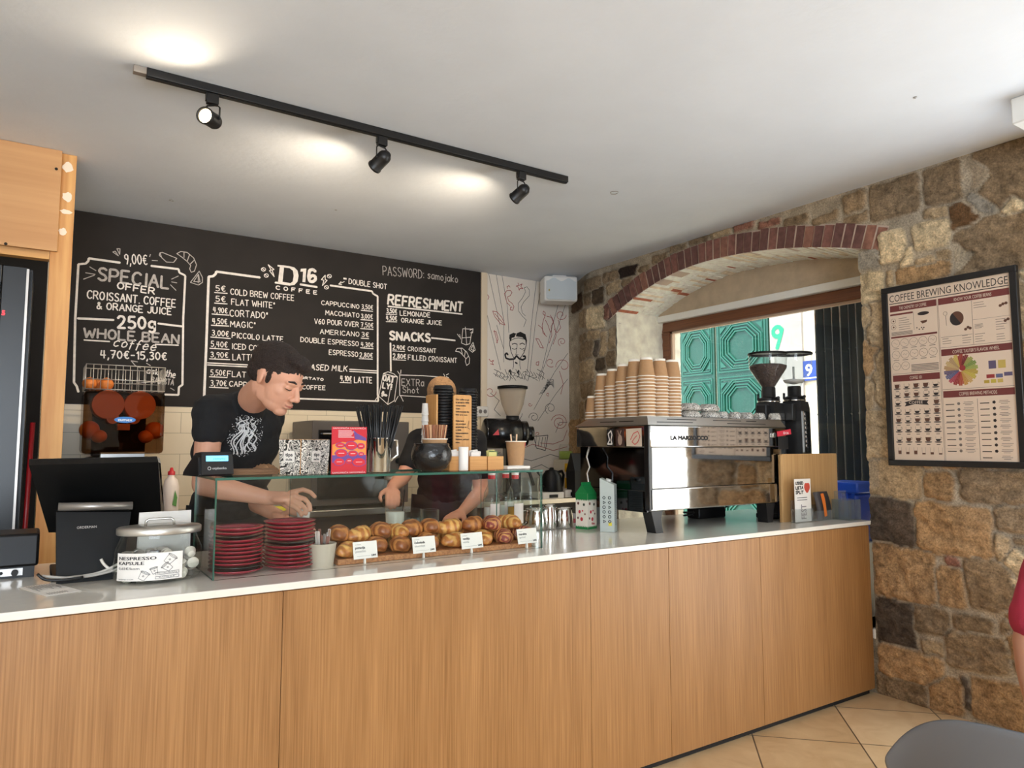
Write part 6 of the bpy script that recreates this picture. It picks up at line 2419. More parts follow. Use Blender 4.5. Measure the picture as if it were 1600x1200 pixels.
for k, s in enumerate(('Our coffee to go', 'is served in 100%', 'compostable', 'cups.', 'Unfortunately the', 'lids are not.', '', 'Naša kava', 'za ponijeti', 'poslužuje se', 'u 100%', 'kompostabilnim', 'čašama.', 'Nažalost, poklopci', 'nisu.')):
    if s:
        print_text(b_, s, BT, xa + .010, dz - .022 - k * .0125, .0062, min(.062, .0042 * len(s)), 0, .0004, bold=.0004)
b_.stroke([(xb - .012, dz - .105), (xb - .018, dz - .135), (xb - .008, dz - .14)], .002, BT, .0004)
b_.build('board_print', ink, fbd)
lm = MB()
lm.lathe([(0, .0165), (.030, .0165), (.031, .018), (.036, .018), (.038, .012), (.0405, .006), (.0425, .004), (.0425, 0), (.040, 0)], 32)
lid0 = None
for cx, top_px, where in ((lx1, 603, 'the left column'), (lx2, 606, 'the right column')):
    tz = onY(700, top_px, YD).z - ZC
    N = 27
    pit = (tz - .0145 - .018) / (N - 1)
    for k in range(N):
        if lid0 is None:
            lid0 = o = lm.build('cup_lid', mat('black_lid', (20, 19, 20), .32))
        else:
            o = lid0.copy()
            COL.objects.link(o)
        o.location = (cx + random.uniform(-.001, .001), YD, ZC + .0145 + (N - 1 - k) * pit)
        tag(o, 'black cup lid, %s %s of the bamboo dispenser' % (nth(k, N), where), 'cup lid', 'black lids in the bamboo dispenser')
# white paper cups behind
wcx = onY(664, 660, 2.60).x
wm_ = None
for k in range(9):
    if wm_ is None:
        b_ = MB()
        b_.lathe([(.011, .045), (.014, 0), (.0152, 0), (.0152, .003), (.0142, .003), (.0112, .046), (0, .046)], 20)
        wm_ = o = b_.build('small_white_cup', mat('white_paper', (226, 220, 212), .7))
    else:
        o = wm_.copy()
        COL.objects.link(o)
    o.location = (wcx, 2.60, ZC + .0005 + (8 - k) * .0275)
    tag(o, 'small white paper cup, %s the stack left of the lids' % nth(k, 9), 'paper cup', 'small white cups left of the lid dispenser')

# sachet boxes
bamx = wood('bamboo_lying', (212, 158, 96), (188, 130, 72), 'X', rough=.5, scale=1.4, fine=.6, band=.4)
Ys = 2.455
for (p0, p1, top, lb, kind) in ((702, 728, 713, 'left bamboo box of sugar sachets beside the bowl', 'w'), (734, 761, 713, 'middle bamboo box holding white sachets', 'w'), (762, 787, 713, 'right bamboo box holding green tea sachets', 'g')):
    x0, x1 = onY(p0, 735, Ys).x + .001, onY(p1, 734, Ys).x - .001
    hh = onY((p0 + p1) / 2, top, Ys).z - ZC
    bx = thing('sachet_box', lb, 'box', ((x0 + x1) / 2, Ys, ZC), 0, 'bamboo sachet boxes')
    w = (x1 - x0) / 2
    b_ = MB()
    b_.box(-w, 0, 0, w, .006, hh)
    b_.box(-w, .054, 0, w, .06, hh)
    b_.box(-w, .006, 0, -w + .005, .054, hh)
    b_.box(w - .005, .006, 0, w, .054, hh)
    b_.box(-w + .005, .006, 0, w - .005, .054, .005)
    b_.build('box_body', bamx, bx)
    for k in range(5):
        b_ = MB()
        cx, cy = (x0 + x1) / 2 + (-.016 + .008 * k), Ys + .013 + .008 * k
        b_.box(-.020, -.0025, 0, .020, .0025, hh + .012 + .004 * (k % 3), bev=.0018, seg=1, M=Matrix.Translation((cx * .5 + (x0 + x1) / 4, cy, ZC + .0055)) @ Matrix.Rotation(.12 * math.sin(k * 2.1), 4, 'Y'))
        c = mat('sachet_white', (230, 222, 214), .6) if kind == 'w' else mat(*(('sachet_green', (84, 104, 62)) if k % 2 else ('sachet_yellow', (206, 196, 120))), .5)
        tag(b_.build('sachet', c), 'white paper sachet standing in a bamboo box' if kind == 'w' else ('green tea sachet standing in the right bamboo box' if k % 2 else 'yellowish tea sachet standing in the right bamboo box'), 'sachet', 'sachets in the bamboo boxes')
wp = onY(724, 736, 2.415)
b_ = MB()
wh = onY(724, 698, 2.415).z - ZC
b_.lathe([(0, .001), (.0175, .001), (.0185, .003), (.0195, wh - .002), (.018, wh), (.0165, wh - .003), (0, wh - .004)], 24)
o = tag(b_.build('white_candle', mat('white_wax', (236, 230, 224), .4)), 'slim white candle standing in front of the sachet boxes', 'candle')
o.location = (wp.x, 2.415, ZC)
wb_ = onY(800, 733, 2.50)
o = tag(MB().box(-.052, -.045, 0, .062, .05, .012, bev=.003).build('white_slab', whitep), 'flat white slab under the kraft cup on the glass case', 'coaster')
o.location = (wb_.x, 2.50, ZC)
kc = thing('takeaway_cup', 'kraft takeaway cup with wooden sticks at the case right end', 'paper cup', (onY(806, 728, 2.50).x, 2.50, ZC + .0125))
kh = onY(806, 689, 2.50).z - ZC - .0125
cup_mesh(MB(), .0425, .031, kh).build('cup_wall', [kraft, kraft2], kc)


def cup_print(parent, a0, h, rt, rb, z0, z1, flip=False):
    b = MB()

    def cpt(a, t):
        r = rb + (rt - rb) * t / h + .0006
        zz = h - t if flip else t
        return (r * math.sin(a), -r * math.cos(a), zz)
    for (u0, u1, t0, t1, mi) in ((0, .22, z1 - .017, z1 - .002, 0), (.26, .48, z1 - .017, z1 - .002, 1), (.10, .34, z0, z0 + .006, 2), (.10, .34, z0 + .010, z0 + .014, 2), (.10, .34, z0 + .018, z0 + .025, 2)):
        vs = [cpt(a0 + u0, t0), cpt(a0 + u1, t0), cpt(a0 + u1, t1), cpt(a0 + u0, t1)]
        b.add(vs, [(0, 1, 2, 3)], mi)
    return b.build('cup_print', [mat('print_red', (190, 60, 56), .6), mat('print_violet', (92, 84, 122), .6), mat('print_pale', (206, 160, 122), .6)], parent)


cup_print(kc, math.radians(30), kh, .0425, .031, .018, kh - .006)
for (dx, dy, tx) in ((-.020, .0, -.13), (.008, .01, .06)):
    b_ = MB()
    b_.box(-.003, -.0007, 0, .003, .0007, kh + .02, M=Matrix.Translation((kc.location.x + dx * .5, 2.50 + dy, ZC + .021)) @ Matrix.Rotation(tx, 4, 'Y'))
    tag(b_.build('wooden_stick', mat('pale_stick', (224, 186, 150), .6)), 'wooden stick leaning in the kraft cup at the right end', 'stirrer', 'sticks in the kraft cup')

# ================================================================ BEHIND THE CASE ON THE COUNTER
water = glass('water', (240, 246, 246), .3, haze=.10)


def tumbler(px, w_px, top_px, Y, label, fill, fm):
    x = onY(px, 815, Y).x
    sc_ = (onY(px + w_px / 2, 815, Y) - onY(px - w_px / 2, 815, Y)).length / 2
    h = onY(px, top_px, Y).z - HT
    t = thing('tumbler', label, 'glass', (x, Y, HT))
    b = MB()
    b.lathe([(0, .001), (sc_ * .84, .001), (sc_ * .87, .004), (sc_, h - .001), (sc_ - .0012, h), (sc_ - .003, h - .002), (sc_ * .80, .012), (0, .011)], 28)
    b.build('glass_wall', clear_thick, t)
    b = MB()
    b.lathe([(0, .013), (sc_ * .78, .013), (sc_ * (.8 + .16 * fill), h * fill), (0, h * fill)], 24)
    b.build('drink', fm, t)
    return t


tumbler(617, 29, 791, 2.745, 'tall glass of milky drink with a black straw behind the case', .86, mat('milky_drink', (232, 226, 214), .3))
tumbler(645, 25, 795, 2.745, 'middle glass of water in the row behind the case', .72, water)
tumbler(672, 26, 796, 2.745, 'right hand glass of water, third in the row behind the case', .72, water)
p0, p1 = onY(625, 815, 2.745), onY(629, 745, 2.80)
b_ = MB()
b_.tube([(p0.x, 2.745, HT + .02), (p1.x, 2.775, HT + .22)], .0036, 8)
tag(b_.build('black_straw', MATS['black_straw']), 'single black straw standing in the milky drink', 'straw')
bottle_glass = glass('bottle_glass', (244, 250, 248), .8, blend=.3)
for (px, Y, lb, fillc, capmix) in ((768, 2.80, 'clear syrup bottle with red cap, leftmost of the three', (236, 226, 220), 'r'), (790, 2.86, 'clear syrup bottle with striped cap standing behind the others', (226, 226, 220), 'w'), (805, 2.76, 'clear syrup bottle with amber syrup, rightmost of the three', (190, 134, 50), 'w')):
    x = onY(px, 800, Y).x
    bt = thing('syrup_bottle', lb, 'bottle', (x, Y, HT), 0, 'syrup bottles behind the case')
    b_ = MB()
    b_.lathe([(0, .002), (.032, .002), (.036, .006), (.037, .02), (.0365, .11), (.037, .16), (.034, .19), (.022, .215), (.015, .235), (.0135, .265), (.0135, .275)], 28)
    b_.lathe([(.0372, .150), (.0382, .153), (.0372, .156)], 28)
    b_.build('bottle_glass', bottle_glass, bt)
    b_ = MB()
    b_.lathe([(0, .005), (.0335, .006), (.0335, .125), (0, .125)], 24)
    b_.build('syrup', mat('syrup_%d' % px, fillc, .2), bt)
    b_ = MB()
    vs, fs = [], []
    for i in range(15):
        a = -.6 - 1.0 + 2.0 * i / 14 + .9
        vs += [(.0375 * math.sin(a), -.0375 * math.cos(a), .052), (.0375 * math.sin(a), -.0375 * math.cos(a), .142)]
    for i in range(14):
        fs.append((2 * i, 2 * i + 2, 2 * i + 3, 2 * i + 1))
    b_.add(vs, fs, 0, True)
    b_.build('label', mat('bottle_label', (228, 216, 210), .6), bt)
    b_ = MB()
    b_.lathe([(.0165, .252), (.0168, .27)], 20, 0)
    b_.lathe([(.0168, .27), (.0168, .285)], 20, 1)
    b_.lathe([(.0168, .285), (.0165, .302), (0, .303)], 20, 0 if capmix == 'r' else 1)
    b_.build('cap', [mat('cap_red', (196, 36, 44), .4), mat('cap_white', (234, 228, 222), .4)], bt)
jg = thing('water_jug', 'clear glass jug behind the right end of the display case', 'jug', (onY(828, 800, 2.93).x, 2.93, HT))
b_ = MB()
b_.lathe([(0, .002), (.046, .002), (.050, .01), (.050, .12), (.042, .20), (.044, .24), (.046, .245)], 28)
b_.build('jug_glass', bottle_glass, jg)
for (px, y0, w, hpx, Y, lb) in ((838, 824, 30, 32, 2.86, 'steel milk pitcher seen through the case right glass'), (859, 826, 17, 38, 2.83, 'tall narrow steel milk pitcher right of the case'), (881, 825, 24, 32, 2.83, 'squat steel milk pitcher nearest the milk cartons')):
    x = onY(px, 815, Y).x
    r = (onY(px + w / 2, 815, Y) - onY(px - w / 2, 815, Y)).length / 2
    h = hpx * .0031
    pt = thing('milk_pitcher', lb, 'pitcher', (x, Y, HT), math.radians(150))
    b_ = MB()
    b_.lathe([(0, .001), (r * .96, .001), (r, .006), (r * .97, h * .55), (r * .84, h * .86), (r * .9, h), (r * .87, h), (r * .8, h * .85), (r * .9, h * .3), (0, .004)], 28)
    b_.build('pitcher_body', chrome, pt)
    b_ = MB()
    b_.tube([(r * .85, 0, h * .9), (r * 1.45, 0, h * .85), (r * 1.5, 0, h * .4), (r * .98, 0, h * .22)], .004, 8)
    b_.build('handle', chrome, pt)
for (px, Y, lb) in ((893, 2.90, 'small pink and white packet standing right of the steel pitchers'), (866, 2.92, 'small pink and white packet between two steel pitchers')):
    o = thing('pink_packet', lb, 'packet', (onY(px, 818, Y).x, Y, HT))
    MB().box(-.018, -.012, 0, .018, .012, .06, bev=.003).build('packet', mat('packet_white', (230, 220, 220), .5), o)
    MB().box(-.0185, -.0125, .01, .0185, .0125, .035, bev=.003).build('packet_band', mat('packet_pink', (220, 90, 110), .5), o)

# milk cartons
CTF = lambda w, d: (Vector((0, -d - .0006, 0)), Vector((1, 0, 0)), Vector((0, 0, 1)), Vector((0, -1, 0)))
x1, Y1 = onY(916, 815, 2.735).x, 2.735
h1 = onY(916, 770, Y1).z - HT
mc = thing('milk_carton', 'green topped gable milk carton on the counter', 'carton', (x1, Y1, HT), math.radians(14), 'milk cartons beside the coffee machine')
w = .036
b_ = MB()
b_.box(-w, -w, .001, w, w, h1)
bo = b_.build('carton_body', mat('carton_cream', (232, 222, 206), .5), mc)
gh = .040
b_ = MB()
b_.add([(-w, -w, h1), (w, -w, h1), (w, w, h1), (-w, w, h1), (-w, 0, h1 + gh), (w, 0, h1 + gh)], [(0, 1, 5, 4), (2, 3, 4, 5), (1, 2, 5), (3, 0, 4)])
b_.box(-w, -.002, h1 + gh - .002, w, .002, h1 + gh + .012)
b_.build('gable_top', mat('carton_green', (24, 122, 62), .45), mc)
b_ = MB()
for sx_, fr_ in ((1, (Vector((0, -w - .0006, 0)), Vector((1, 0, 0)), Vector((0, 0, 1)), Vector((0, -1, 0)))), (1, (Vector((-w - .0006, 0, 0)), Vector((0, -1, 0)), Vector((0, 0, 1)), Vector((-1, 0, 0))))):
    zz = [(-w + 2 * w * k / 14, h1 - .028 - (.008 if k % 2 else 0)) for k in range(15)]
    b_.prism([(-w, h1), ] + zz + [(w, h1)], 0, .0005, fr_, 0)
    b_.prism([(w, .002), ] + [(w - 2 * w * k / 14, .012 + (.006 if k % 2 else 0)) for k in range(15)] + [(-w, .002)], 0, .0005, fr_, 0)
    for (u, v, r, mi) in ((-.012, .085, .007, 1), (.014, .12, .006, 2), (.0, .05, .008, 1), (-.022, .055, .005, 3), (.02, .075, .004, 3), (-.02, .125, .006, 3), (.006, .09, .004, 1)):
        b_.prism([(u + r * math.cos(t), v + r * math.sin(t) * 1.2) for t in np.linspace(0, 5.5, 9)], 0, .0006, fr_, mi)
print_text(b_, 'Vivis', (Vector((0, -w - .0006, 0)), Vector((1, 0, 0)), Vector((0, 0, 1)), Vector((0, -1, 0))), -.008, .024, .011, .026, 1, .0006, bold=.0006)
b_.build('carton_print', [mat('carton_green', ()), mat('berry_red', (196, 52, 62), .5), mat('leaf_dark', (60, 70, 50), .5), mat('bean_brown', (110, 60, 50), .5)], bo)
x2, Y2 = onY(951, 820, 2.60).x, 2.60
h2 = onY(951, 757, Y2).z - HT
oc = thing('oat_carton', 'grey slant topped oat drink carton in front of the coffee machine', 'carton', (x2, Y2, HT), math.radians(38), 'milk cartons beside the coffee machine')
w = .034
b_ = MB()
b_.add([(-w, -w, .001), (w, -w, .001), (w, w, .001), (-w, w, .001), (-w, -w, h2), (w, -w, h2), (w, w, h2 + .03), (-w, w, h2 + .03)], [(0, 1, 5, 4), (1, 2, 6, 5), (2, 3, 7, 6), (3, 0, 4, 7), (4, 5, 6, 7), (3, 2, 1, 0)])
bo = b_.build('carton_body', mat('carton_grey', (184, 192, 186), .5), oc)
b_ = MB()
b_.cyl((0, .0, h2 + .013), (0, -.004, h2 + .026), .013, n=18)
b_.build('screw_cap', mat('carton_cap', (214, 214, 208), .4), oc)
b_ = MB()
FA = (Vector((-w - .0006, 0, 0)), Vector((0, -1, 0)), Vector((0, 0, 1)), Vector((-1, 0, 0)))
FB = (Vector((0, -w - .0006, 0)), Vector((1, 0, 0)), Vector((0, 0, 1)), Vector((0, -1, 0)))
FC = (Vector((w + .0006, 0, 0)), Vector((0, 1, 0)), Vector((0, 0, 1)), Vector((1, 0, 0)))
for k in range(6):
    for u in (-.014, .012):
        b_.stroke([(u + .007 * math.cos(t), .05 + k * .022 + .007 * math.sin(t)) for t in np.linspace(0, 6.28, 4 + (k + (u > 0)) % 4)], .003, FA, .0004, 0)
for k in range(17):
    b_.stroke([(-.026, .035 + k * .0085), (.026 - .012 * (k % 3), .035 + k * .0085)], .002, FB, .0004, 1)
b_.prism([(.006, .03), (.022, .03), (.022, .046), (.006, .046)], 0, .0005, FA, 2)
print_text(b_, 'OATLY', (FC[0], FC[2], -FC[1], FC[3]), .03, -.006, .018, .11, 0, .0005, bold=.0012)
b_.build('carton_print', [mat('oat_ink', (44, 48, 48), .6), mat('oat_grey_ink', (120, 128, 124), .6), mat('oat_yellow', (222, 204, 60), .5)], bo)

# ================================================================ COFFEE MACHINE
MX0, MX1, MYF, MYB = 2.338, 3.355, 2.402, 2.945
mirror = mat('mirror_steel', (206, 206, 204), .045, metal=1.0, bump=.012, bump_scale=9)
satin = mat('satin_steel', (186, 186, 184), .28, metal=1.0)
cmx = thing('coffee_machine', 'large polished steel espresso machine standing on the counter', 'coffee machine', (MX0, MYF, HT))
W_, D_ = MX1 - MX0, MYB - MYF
z = lambda v: v - HT
b_ = MB()
b_.box(.03, .03, z(1.03), W_ - .05, D_ - .03, z(1.40), bev=.006)
b_.build('inner_body', mat('machine_black', (18, 18, 19), .3), cmx)
b_ = MB()
b_.add([(.0, 0, z(1.405)), (W_, 0, z(1.405)), (W_, D_, z(1.405)), (0, D_, z(1.405)), (.006, .012, z(1.445)), (W_ - .03, .012, z(1.445)), (W_ - .03, D_ - .02, z(1.445)), (.006, D_ - .11, z(1.445))],
       [(0, 1, 5, 4), (1, 2, 6, 5), (2, 3, 7, 6), (3, 0, 4, 7), (4, 5, 6, 7), (3, 2, 1, 0)])
ctp = b_.build('cup_tray', satin, cmx)
b_ = MB()
for (u0, u1, zz) in ((.13, .33, 1.433), (.06, .30, 1.419), (.45, .66, 1.433), (.55, .85, 1.419), (.70, .78, 1.433)):
    yy_ = .012 * (zz - 1.405) / .04
    b_.box(u0, yy_ - .0012, z(zz) - .0018, u1, yy_ + .004, z(zz) + .0018)
for k in range(2):
    b_.box(-.0012 + .006 * .5, .1 + k * .12, z(1.424) - .0018, .006, .2 + k * .14, z(1.424) + .0018)
b_.build('tray_slots', blackm, ctp)
b_ = MB()
b_.box(.012, .0, z(1.300), W_ - .0, .03, z(1.404), bev=.006)
up = b_.build('upper_panel', mirror, cmx)
b_ = MB()
b_.box(.004, .004, z(1.012), .028, .034, z(1.403), bev=.003)
b_.build('corner_post', mat('machine_black', ()), cmx)
b_ = MB()
slab(b_, [Vector((.03, .010, z(1.298))), Vector((W_ - .04, .010, z(1.298))), Vector((W_ - .095, .011, z(1.112))), Vector((.03, .011, z(1.112)))][::-1], Vector((0, .02, 0)))
b_.build('middle_panel', mirror, cmx)
b_ = MB()
b_.box(.012, .004, z(1.008), W_ - .08, .03, z(1.110), bev=.005)
b_.build('lower_panel', mirror, cmx)
b_ = MB()
b_.box(.012, .03, z(1.300), .03, D_, z(1.404), bev=.004)
sp = b_.build('side_panel', mirror, cmx)
b_ = MB()
b_.box(.022, .03, z(1.10), .03, D_ - .02, z(1.300))
b_.build('side_well', mat('dark_mirror', (70, 70, 72), .06, metal=1.0), cmx)
b_ = MB()
b_.box(.012, .03, z(1.000), .03, D_ - .02, z(1.10), bev=.003)
b_.build('side_rail', mat('dark_mirror', ()), cmx)
b_ = MB()
b_.box(W_ - .03, .03, z(1.01), W_ - .004, D_, z(1.404), bev=.004)
b_.build('right_side', satin, cmx)
for (lx, ly, s) in ((.03, .02, 1), (W_ - .16, .02, -1), (.03, D_ - .09, 1), (W_ - .16, D_ - .09, -1)):
    b_ = MB()
    b_.prism([(0, z(1.008)), (.075, z(1.008)), (.062, z(.97)), (.052 if s < 0 else .075, .0), (.01 if s < 0 else .03, 0)], 0, .06, (Vector((lx, ly, 0)), Vector((1, 0, 0)), Vector((0, 0, 1)), Vector((0, 1, 0))))
    b_.build('leg', mat('leg_dark', (34, 33, 34), .35, metal=.3), cmx)
b_ = MB()
b_.tube([(-.02, .40, z(1.30)), (-.045, .39, z(1.25)), (-.035, .38, z(1.20)), (-.06, .37, z(1.17)), (-.045, .36, z(1.04)), (-.03, .36, z(1.0))], [.006, .006, .006, .006, .005, .004], 10)
b_.build('steam_wand', chrome, cmx)
b_ = MB()
l0, l1 = onY(1048, 687, MYF), onY(1106, 687, MYF)
print_text(b_, 'LA MARZOCCO', (Vector((0, -.0005, 0)), Vector((1, 0, 0)), Vector((0, 0, 1)), Vector((0, -1, 0))), l0.x - MX0, l0.z - HT, .019, l1.x - l0.x, 0, .0006, bold=.0021)
b_.build('maker_lettering', ink, up)
b_ = MB()
SF = (Vector((.0115, 0, 0)), Vector((0, -1, 0)), Vector((0, 0, 1)), Vector((-1, 0, 0)))
zs_ = z(1.306)
for (ya, yb, mi) in ((.30, .255, 0), (.235, .175, 1), (.16, .055, 2)):
    b_.prism([(-ya, zs_), (-yb, zs_ - .001), (-yb - .002, zs_ + .085), (-ya - .002, zs_ + .082)], 0, .0005, SF, mi)
b_.stroke([(-.295, zs_ + .01), (-.28, zs_ + .03), (-.29, zs_ + .06), (-.27, zs_ + .075), (-.262, zs_ + .055), (-.27, zs_ + .03), (-.262, zs_ + .01), (-.295, zs_ + .01)], .007, SF, .001, 3)
b_.stroke([(-.22, zs_ + .075), (-.21, zs_ + .05), (-.195, zs_ + .075)], .005, SF, .001, 4)
b_.prism([(-.205 + .016 * math.cos(t), zs_ + .03 + .026 * math.sin(t)) for t in np.linspace(0, 5.6, 10)], 0, .001, SF, 4)
b_.stroke([(-.13, zs_ + .03), (-.11, zs_ + .06), (-.08, zs_ + .07), (-.065, zs_ + .045), (-.08, zs_ + .02), (-.10, zs_ + .008), (-.12, zs_ + .02), (-.10, zs_ + .04), (-.085, zs_ + .05)], .004, SF, .001, 5)
b_.build('stickers', [mat('sticker_black', (24, 24, 26), .4), mat('sticker_brown', (66, 44, 40), .4), mat('sticker_cream', (222, 204, 182), .5), whitep, mat('sticker_fox', (176, 150, 132), .5), mat('sticker_red', (210, 70, 72), .5)], sp)
k0 = onY(1208, 680, MYF)
b_ = MB()
b_.cyl((k0.x - MX0, -.012, k0.z - HT), (k0.x - MX0, 0, k0.z - HT), .013, n=20)
b_.build('round_knob', chrome, up)
tgp = onY(1224, 677, MYF - .004)
tg_ = thing('hanging_tag', 'red and black tag hanging at the machine right corner', 'tag', (tgp.x, MYF - .006, tgp.z))
b_ = MB()
b_.box(-.058, -.002, -.012, .062, .0, .016, bev=.0006, seg=1, M=Matrix.Rotation(math.radians(-7), 4, 'Y'))
b_.build('red_tag', mat('tag_red', (206, 40, 62), .5), tg_)
b_ = MB()
TGF = (Vector((0, -.0022, 0)), Vector((1, 0, 0)), Vector((0, 0, 1)), Vector((0, -1, 0)))
print_text(b_, 'D16', TGF, -.006, -.004, .012, .044, 0, .0006, bold=.001)
b_.build('tag_print', mat('event_white', ()), tg_)
b_ = MB()
b_.box(-.05, -.0015, -.085, .034, .0, -.018)
b_.build('black_card', mat('tag_black', (20, 20, 22), .45), tg_)
pb = onZ(1130, 812, HT)
pbx = thing('power_adapter', 'black power adapter with coiled cable under the coffee machine', 'adapter', (pb.x, pb.y + .12, HT))
MB().box(-.10, -.04, 0, .12, .05, .06, bev=.008).build('adapter_body', blackp, pbx)
b_ = MB()
b_.tube([Vector((-.17 + .035 * math.cos(t), .02 * math.sin(t) - .03, .022 + .016 * math.sin(t * .5) + .002 * t)) for t in np.linspace(0, 12.5, 44)], .0035, 6)
b_.tube([(.12, 0, .03), (.16, -.02, .06), (.22, 0, .085)], .0035, 6)
b_.build('adapter_cable', blackp, pbx)

# kraft cups on the machine
ZT_ = 1.4455
cuph, crt, crb, cpit = .090, .0405, .028, .0158
inv = cup_mesh(MB(), crt, crb, cuph, True)
cup0 = None
cols_ = []
for i in range(6):
    cols_.append((MX0 + .058 + (.006 * i), MYF + .066 + .0865 * i, (13, 13, 12, 11, 10, 3)[i], ('front corner stack', 'second stack along the side', 'third stack along the side', 'fourth stack along the side', 'fifth stack along the side', 'short rear stack at the machine side')[i]))
cols_.append((MX0 + .058 + .0865, MYF + .066, 13, 'stack just right of the front corner stack'))
cols_.append((MX0 + .058 + .173, MYF + .066, 13, 'rightmost stack beside the patterned cups'))
for ci, (x, y, N, where) in enumerate(cols_):
    for k in range(N):
        zz = ZT_ + (N - 1 - k) * cpit
        lb = 'kraft cup, %s the %s' % (nth(k, N), where)
        if k == 0 and ci in (0, 7):
            t = thing('paper_cup', lb, 'paper cup', (x, y, zz), 0, 'upside down kraft cups on the coffee machine')
            m_ = MB()
            m_.v, m_.f, m_.mi, m_.sm = inv.v, inv.f, inv.mi, inv.sm
            m_.build('cup_wall', [kraft, kraft2], t)
            cup_print(t, math.radians(38), cuph, crt, crb, .052, .045, True)
            continue
        if cup0 is None:
            cup0 = o = inv.build('paper_cup', [kraft, kraft2])
        else:
            o = cup0.copy()
            COL.objects.link(o)
        o.location = (x, y, zz)
        o.rotation_euler.z = random.uniform(0, 6)
        tag(o, lb, 'paper cup', 'upside down kraft cups on the coffee machine')
# patterned ceramic cups
pat = doodle('doodled_ceramic', 40)
cb_ = MB().lathe([(0, .0), (.052, 0), (.056, .004), (.058, .012), (.05, .026), (.036, .034), (.034, .036), (0, .035)], 30)
sb_ = MB().lathe([(0, .036), (.022, .036), (.024, .034), (.030, .026), (.034, .006), (.034, .0), (.031, .0), (0, .03)], 26)
bigs, smalls = None, None
yq = MYF + .075
for (px, lay, lb) in ((1077, 0, 'lower doodled bowl next to the kraft cups'), (1077, 1, 'upper doodled bowl next to the kraft cups'), (1109, 0, 'lower doodled bowl in the second pile'), (1109, 1, 'upper doodled bowl in the second pile')):
    x = onY(px, 645, yq).x
    if bigs is None:
        bigs = o = cb_.build('doodled_bowl', pat)
    else:
        o = bigs.copy()
        COL.objects.link(o)
    o.location = (x, yq + (.01 if px > 1100 else .0), ZT_ + lay * .0365)
    o.rotation_euler.z = px + lay
    tag(o, lb + ' on the coffee machine', 'bowl', 'doodled bowls on the coffee machine')
for i, px in enumerate((1128, 1148, 1167, 1186)):
    t = thing('espresso_cup', 'doodled espresso cup upside down, %s in the row on the machine' % ('first', 'second', 'third', 'fourth')[i], 'cup', (onY(px, 648, yq - .01).x, yq - .01, ZT_), .8 + i, 'doodled espresso cups on the coffee machine')
    m_ = MB()
    m_.v, m_.f, m_.mi, m_.sm = sb_.v, sb_.f, sb_.mi, sb_.sm
    m_.build('cup_body', pat, t)
    b_ = MB()
    b_.tube([(.03, 0, .026), (.042, 0, .024), (.044, 0, .012), (.033, 0, .008)], .0028, 6)
    b_.build('cup_handle', pat, t)
t = thing('espresso_cup', 'doodled cup set apart at the right end of the machine top', 'cup', (onY(1210, 650, yq - .035).x, yq - .035, ZT_), 3.1, 'doodled espresso cups on the coffee machine')
m_ = MB()
m_.v, m_.f, m_.mi, m_.sm = sb_.v, sb_.f, sb_.mi, sb_.sm
m_.build('cup_body', pat, t)
b_ = MB()
b_.tube([(.03, 0, .026), (.042, 0, .024), (.044, 0, .012), (.033, 0, .008)], .0028, 6)
b_.build('cup_handle', pat, t)

# ================================================================ GRINDERS
hop_g = glass('hopper_plastic', (246, 249, 248), .6, haze=.03, blend=.3)
gm = mat('grinder_black', (24, 23, 24), .38)


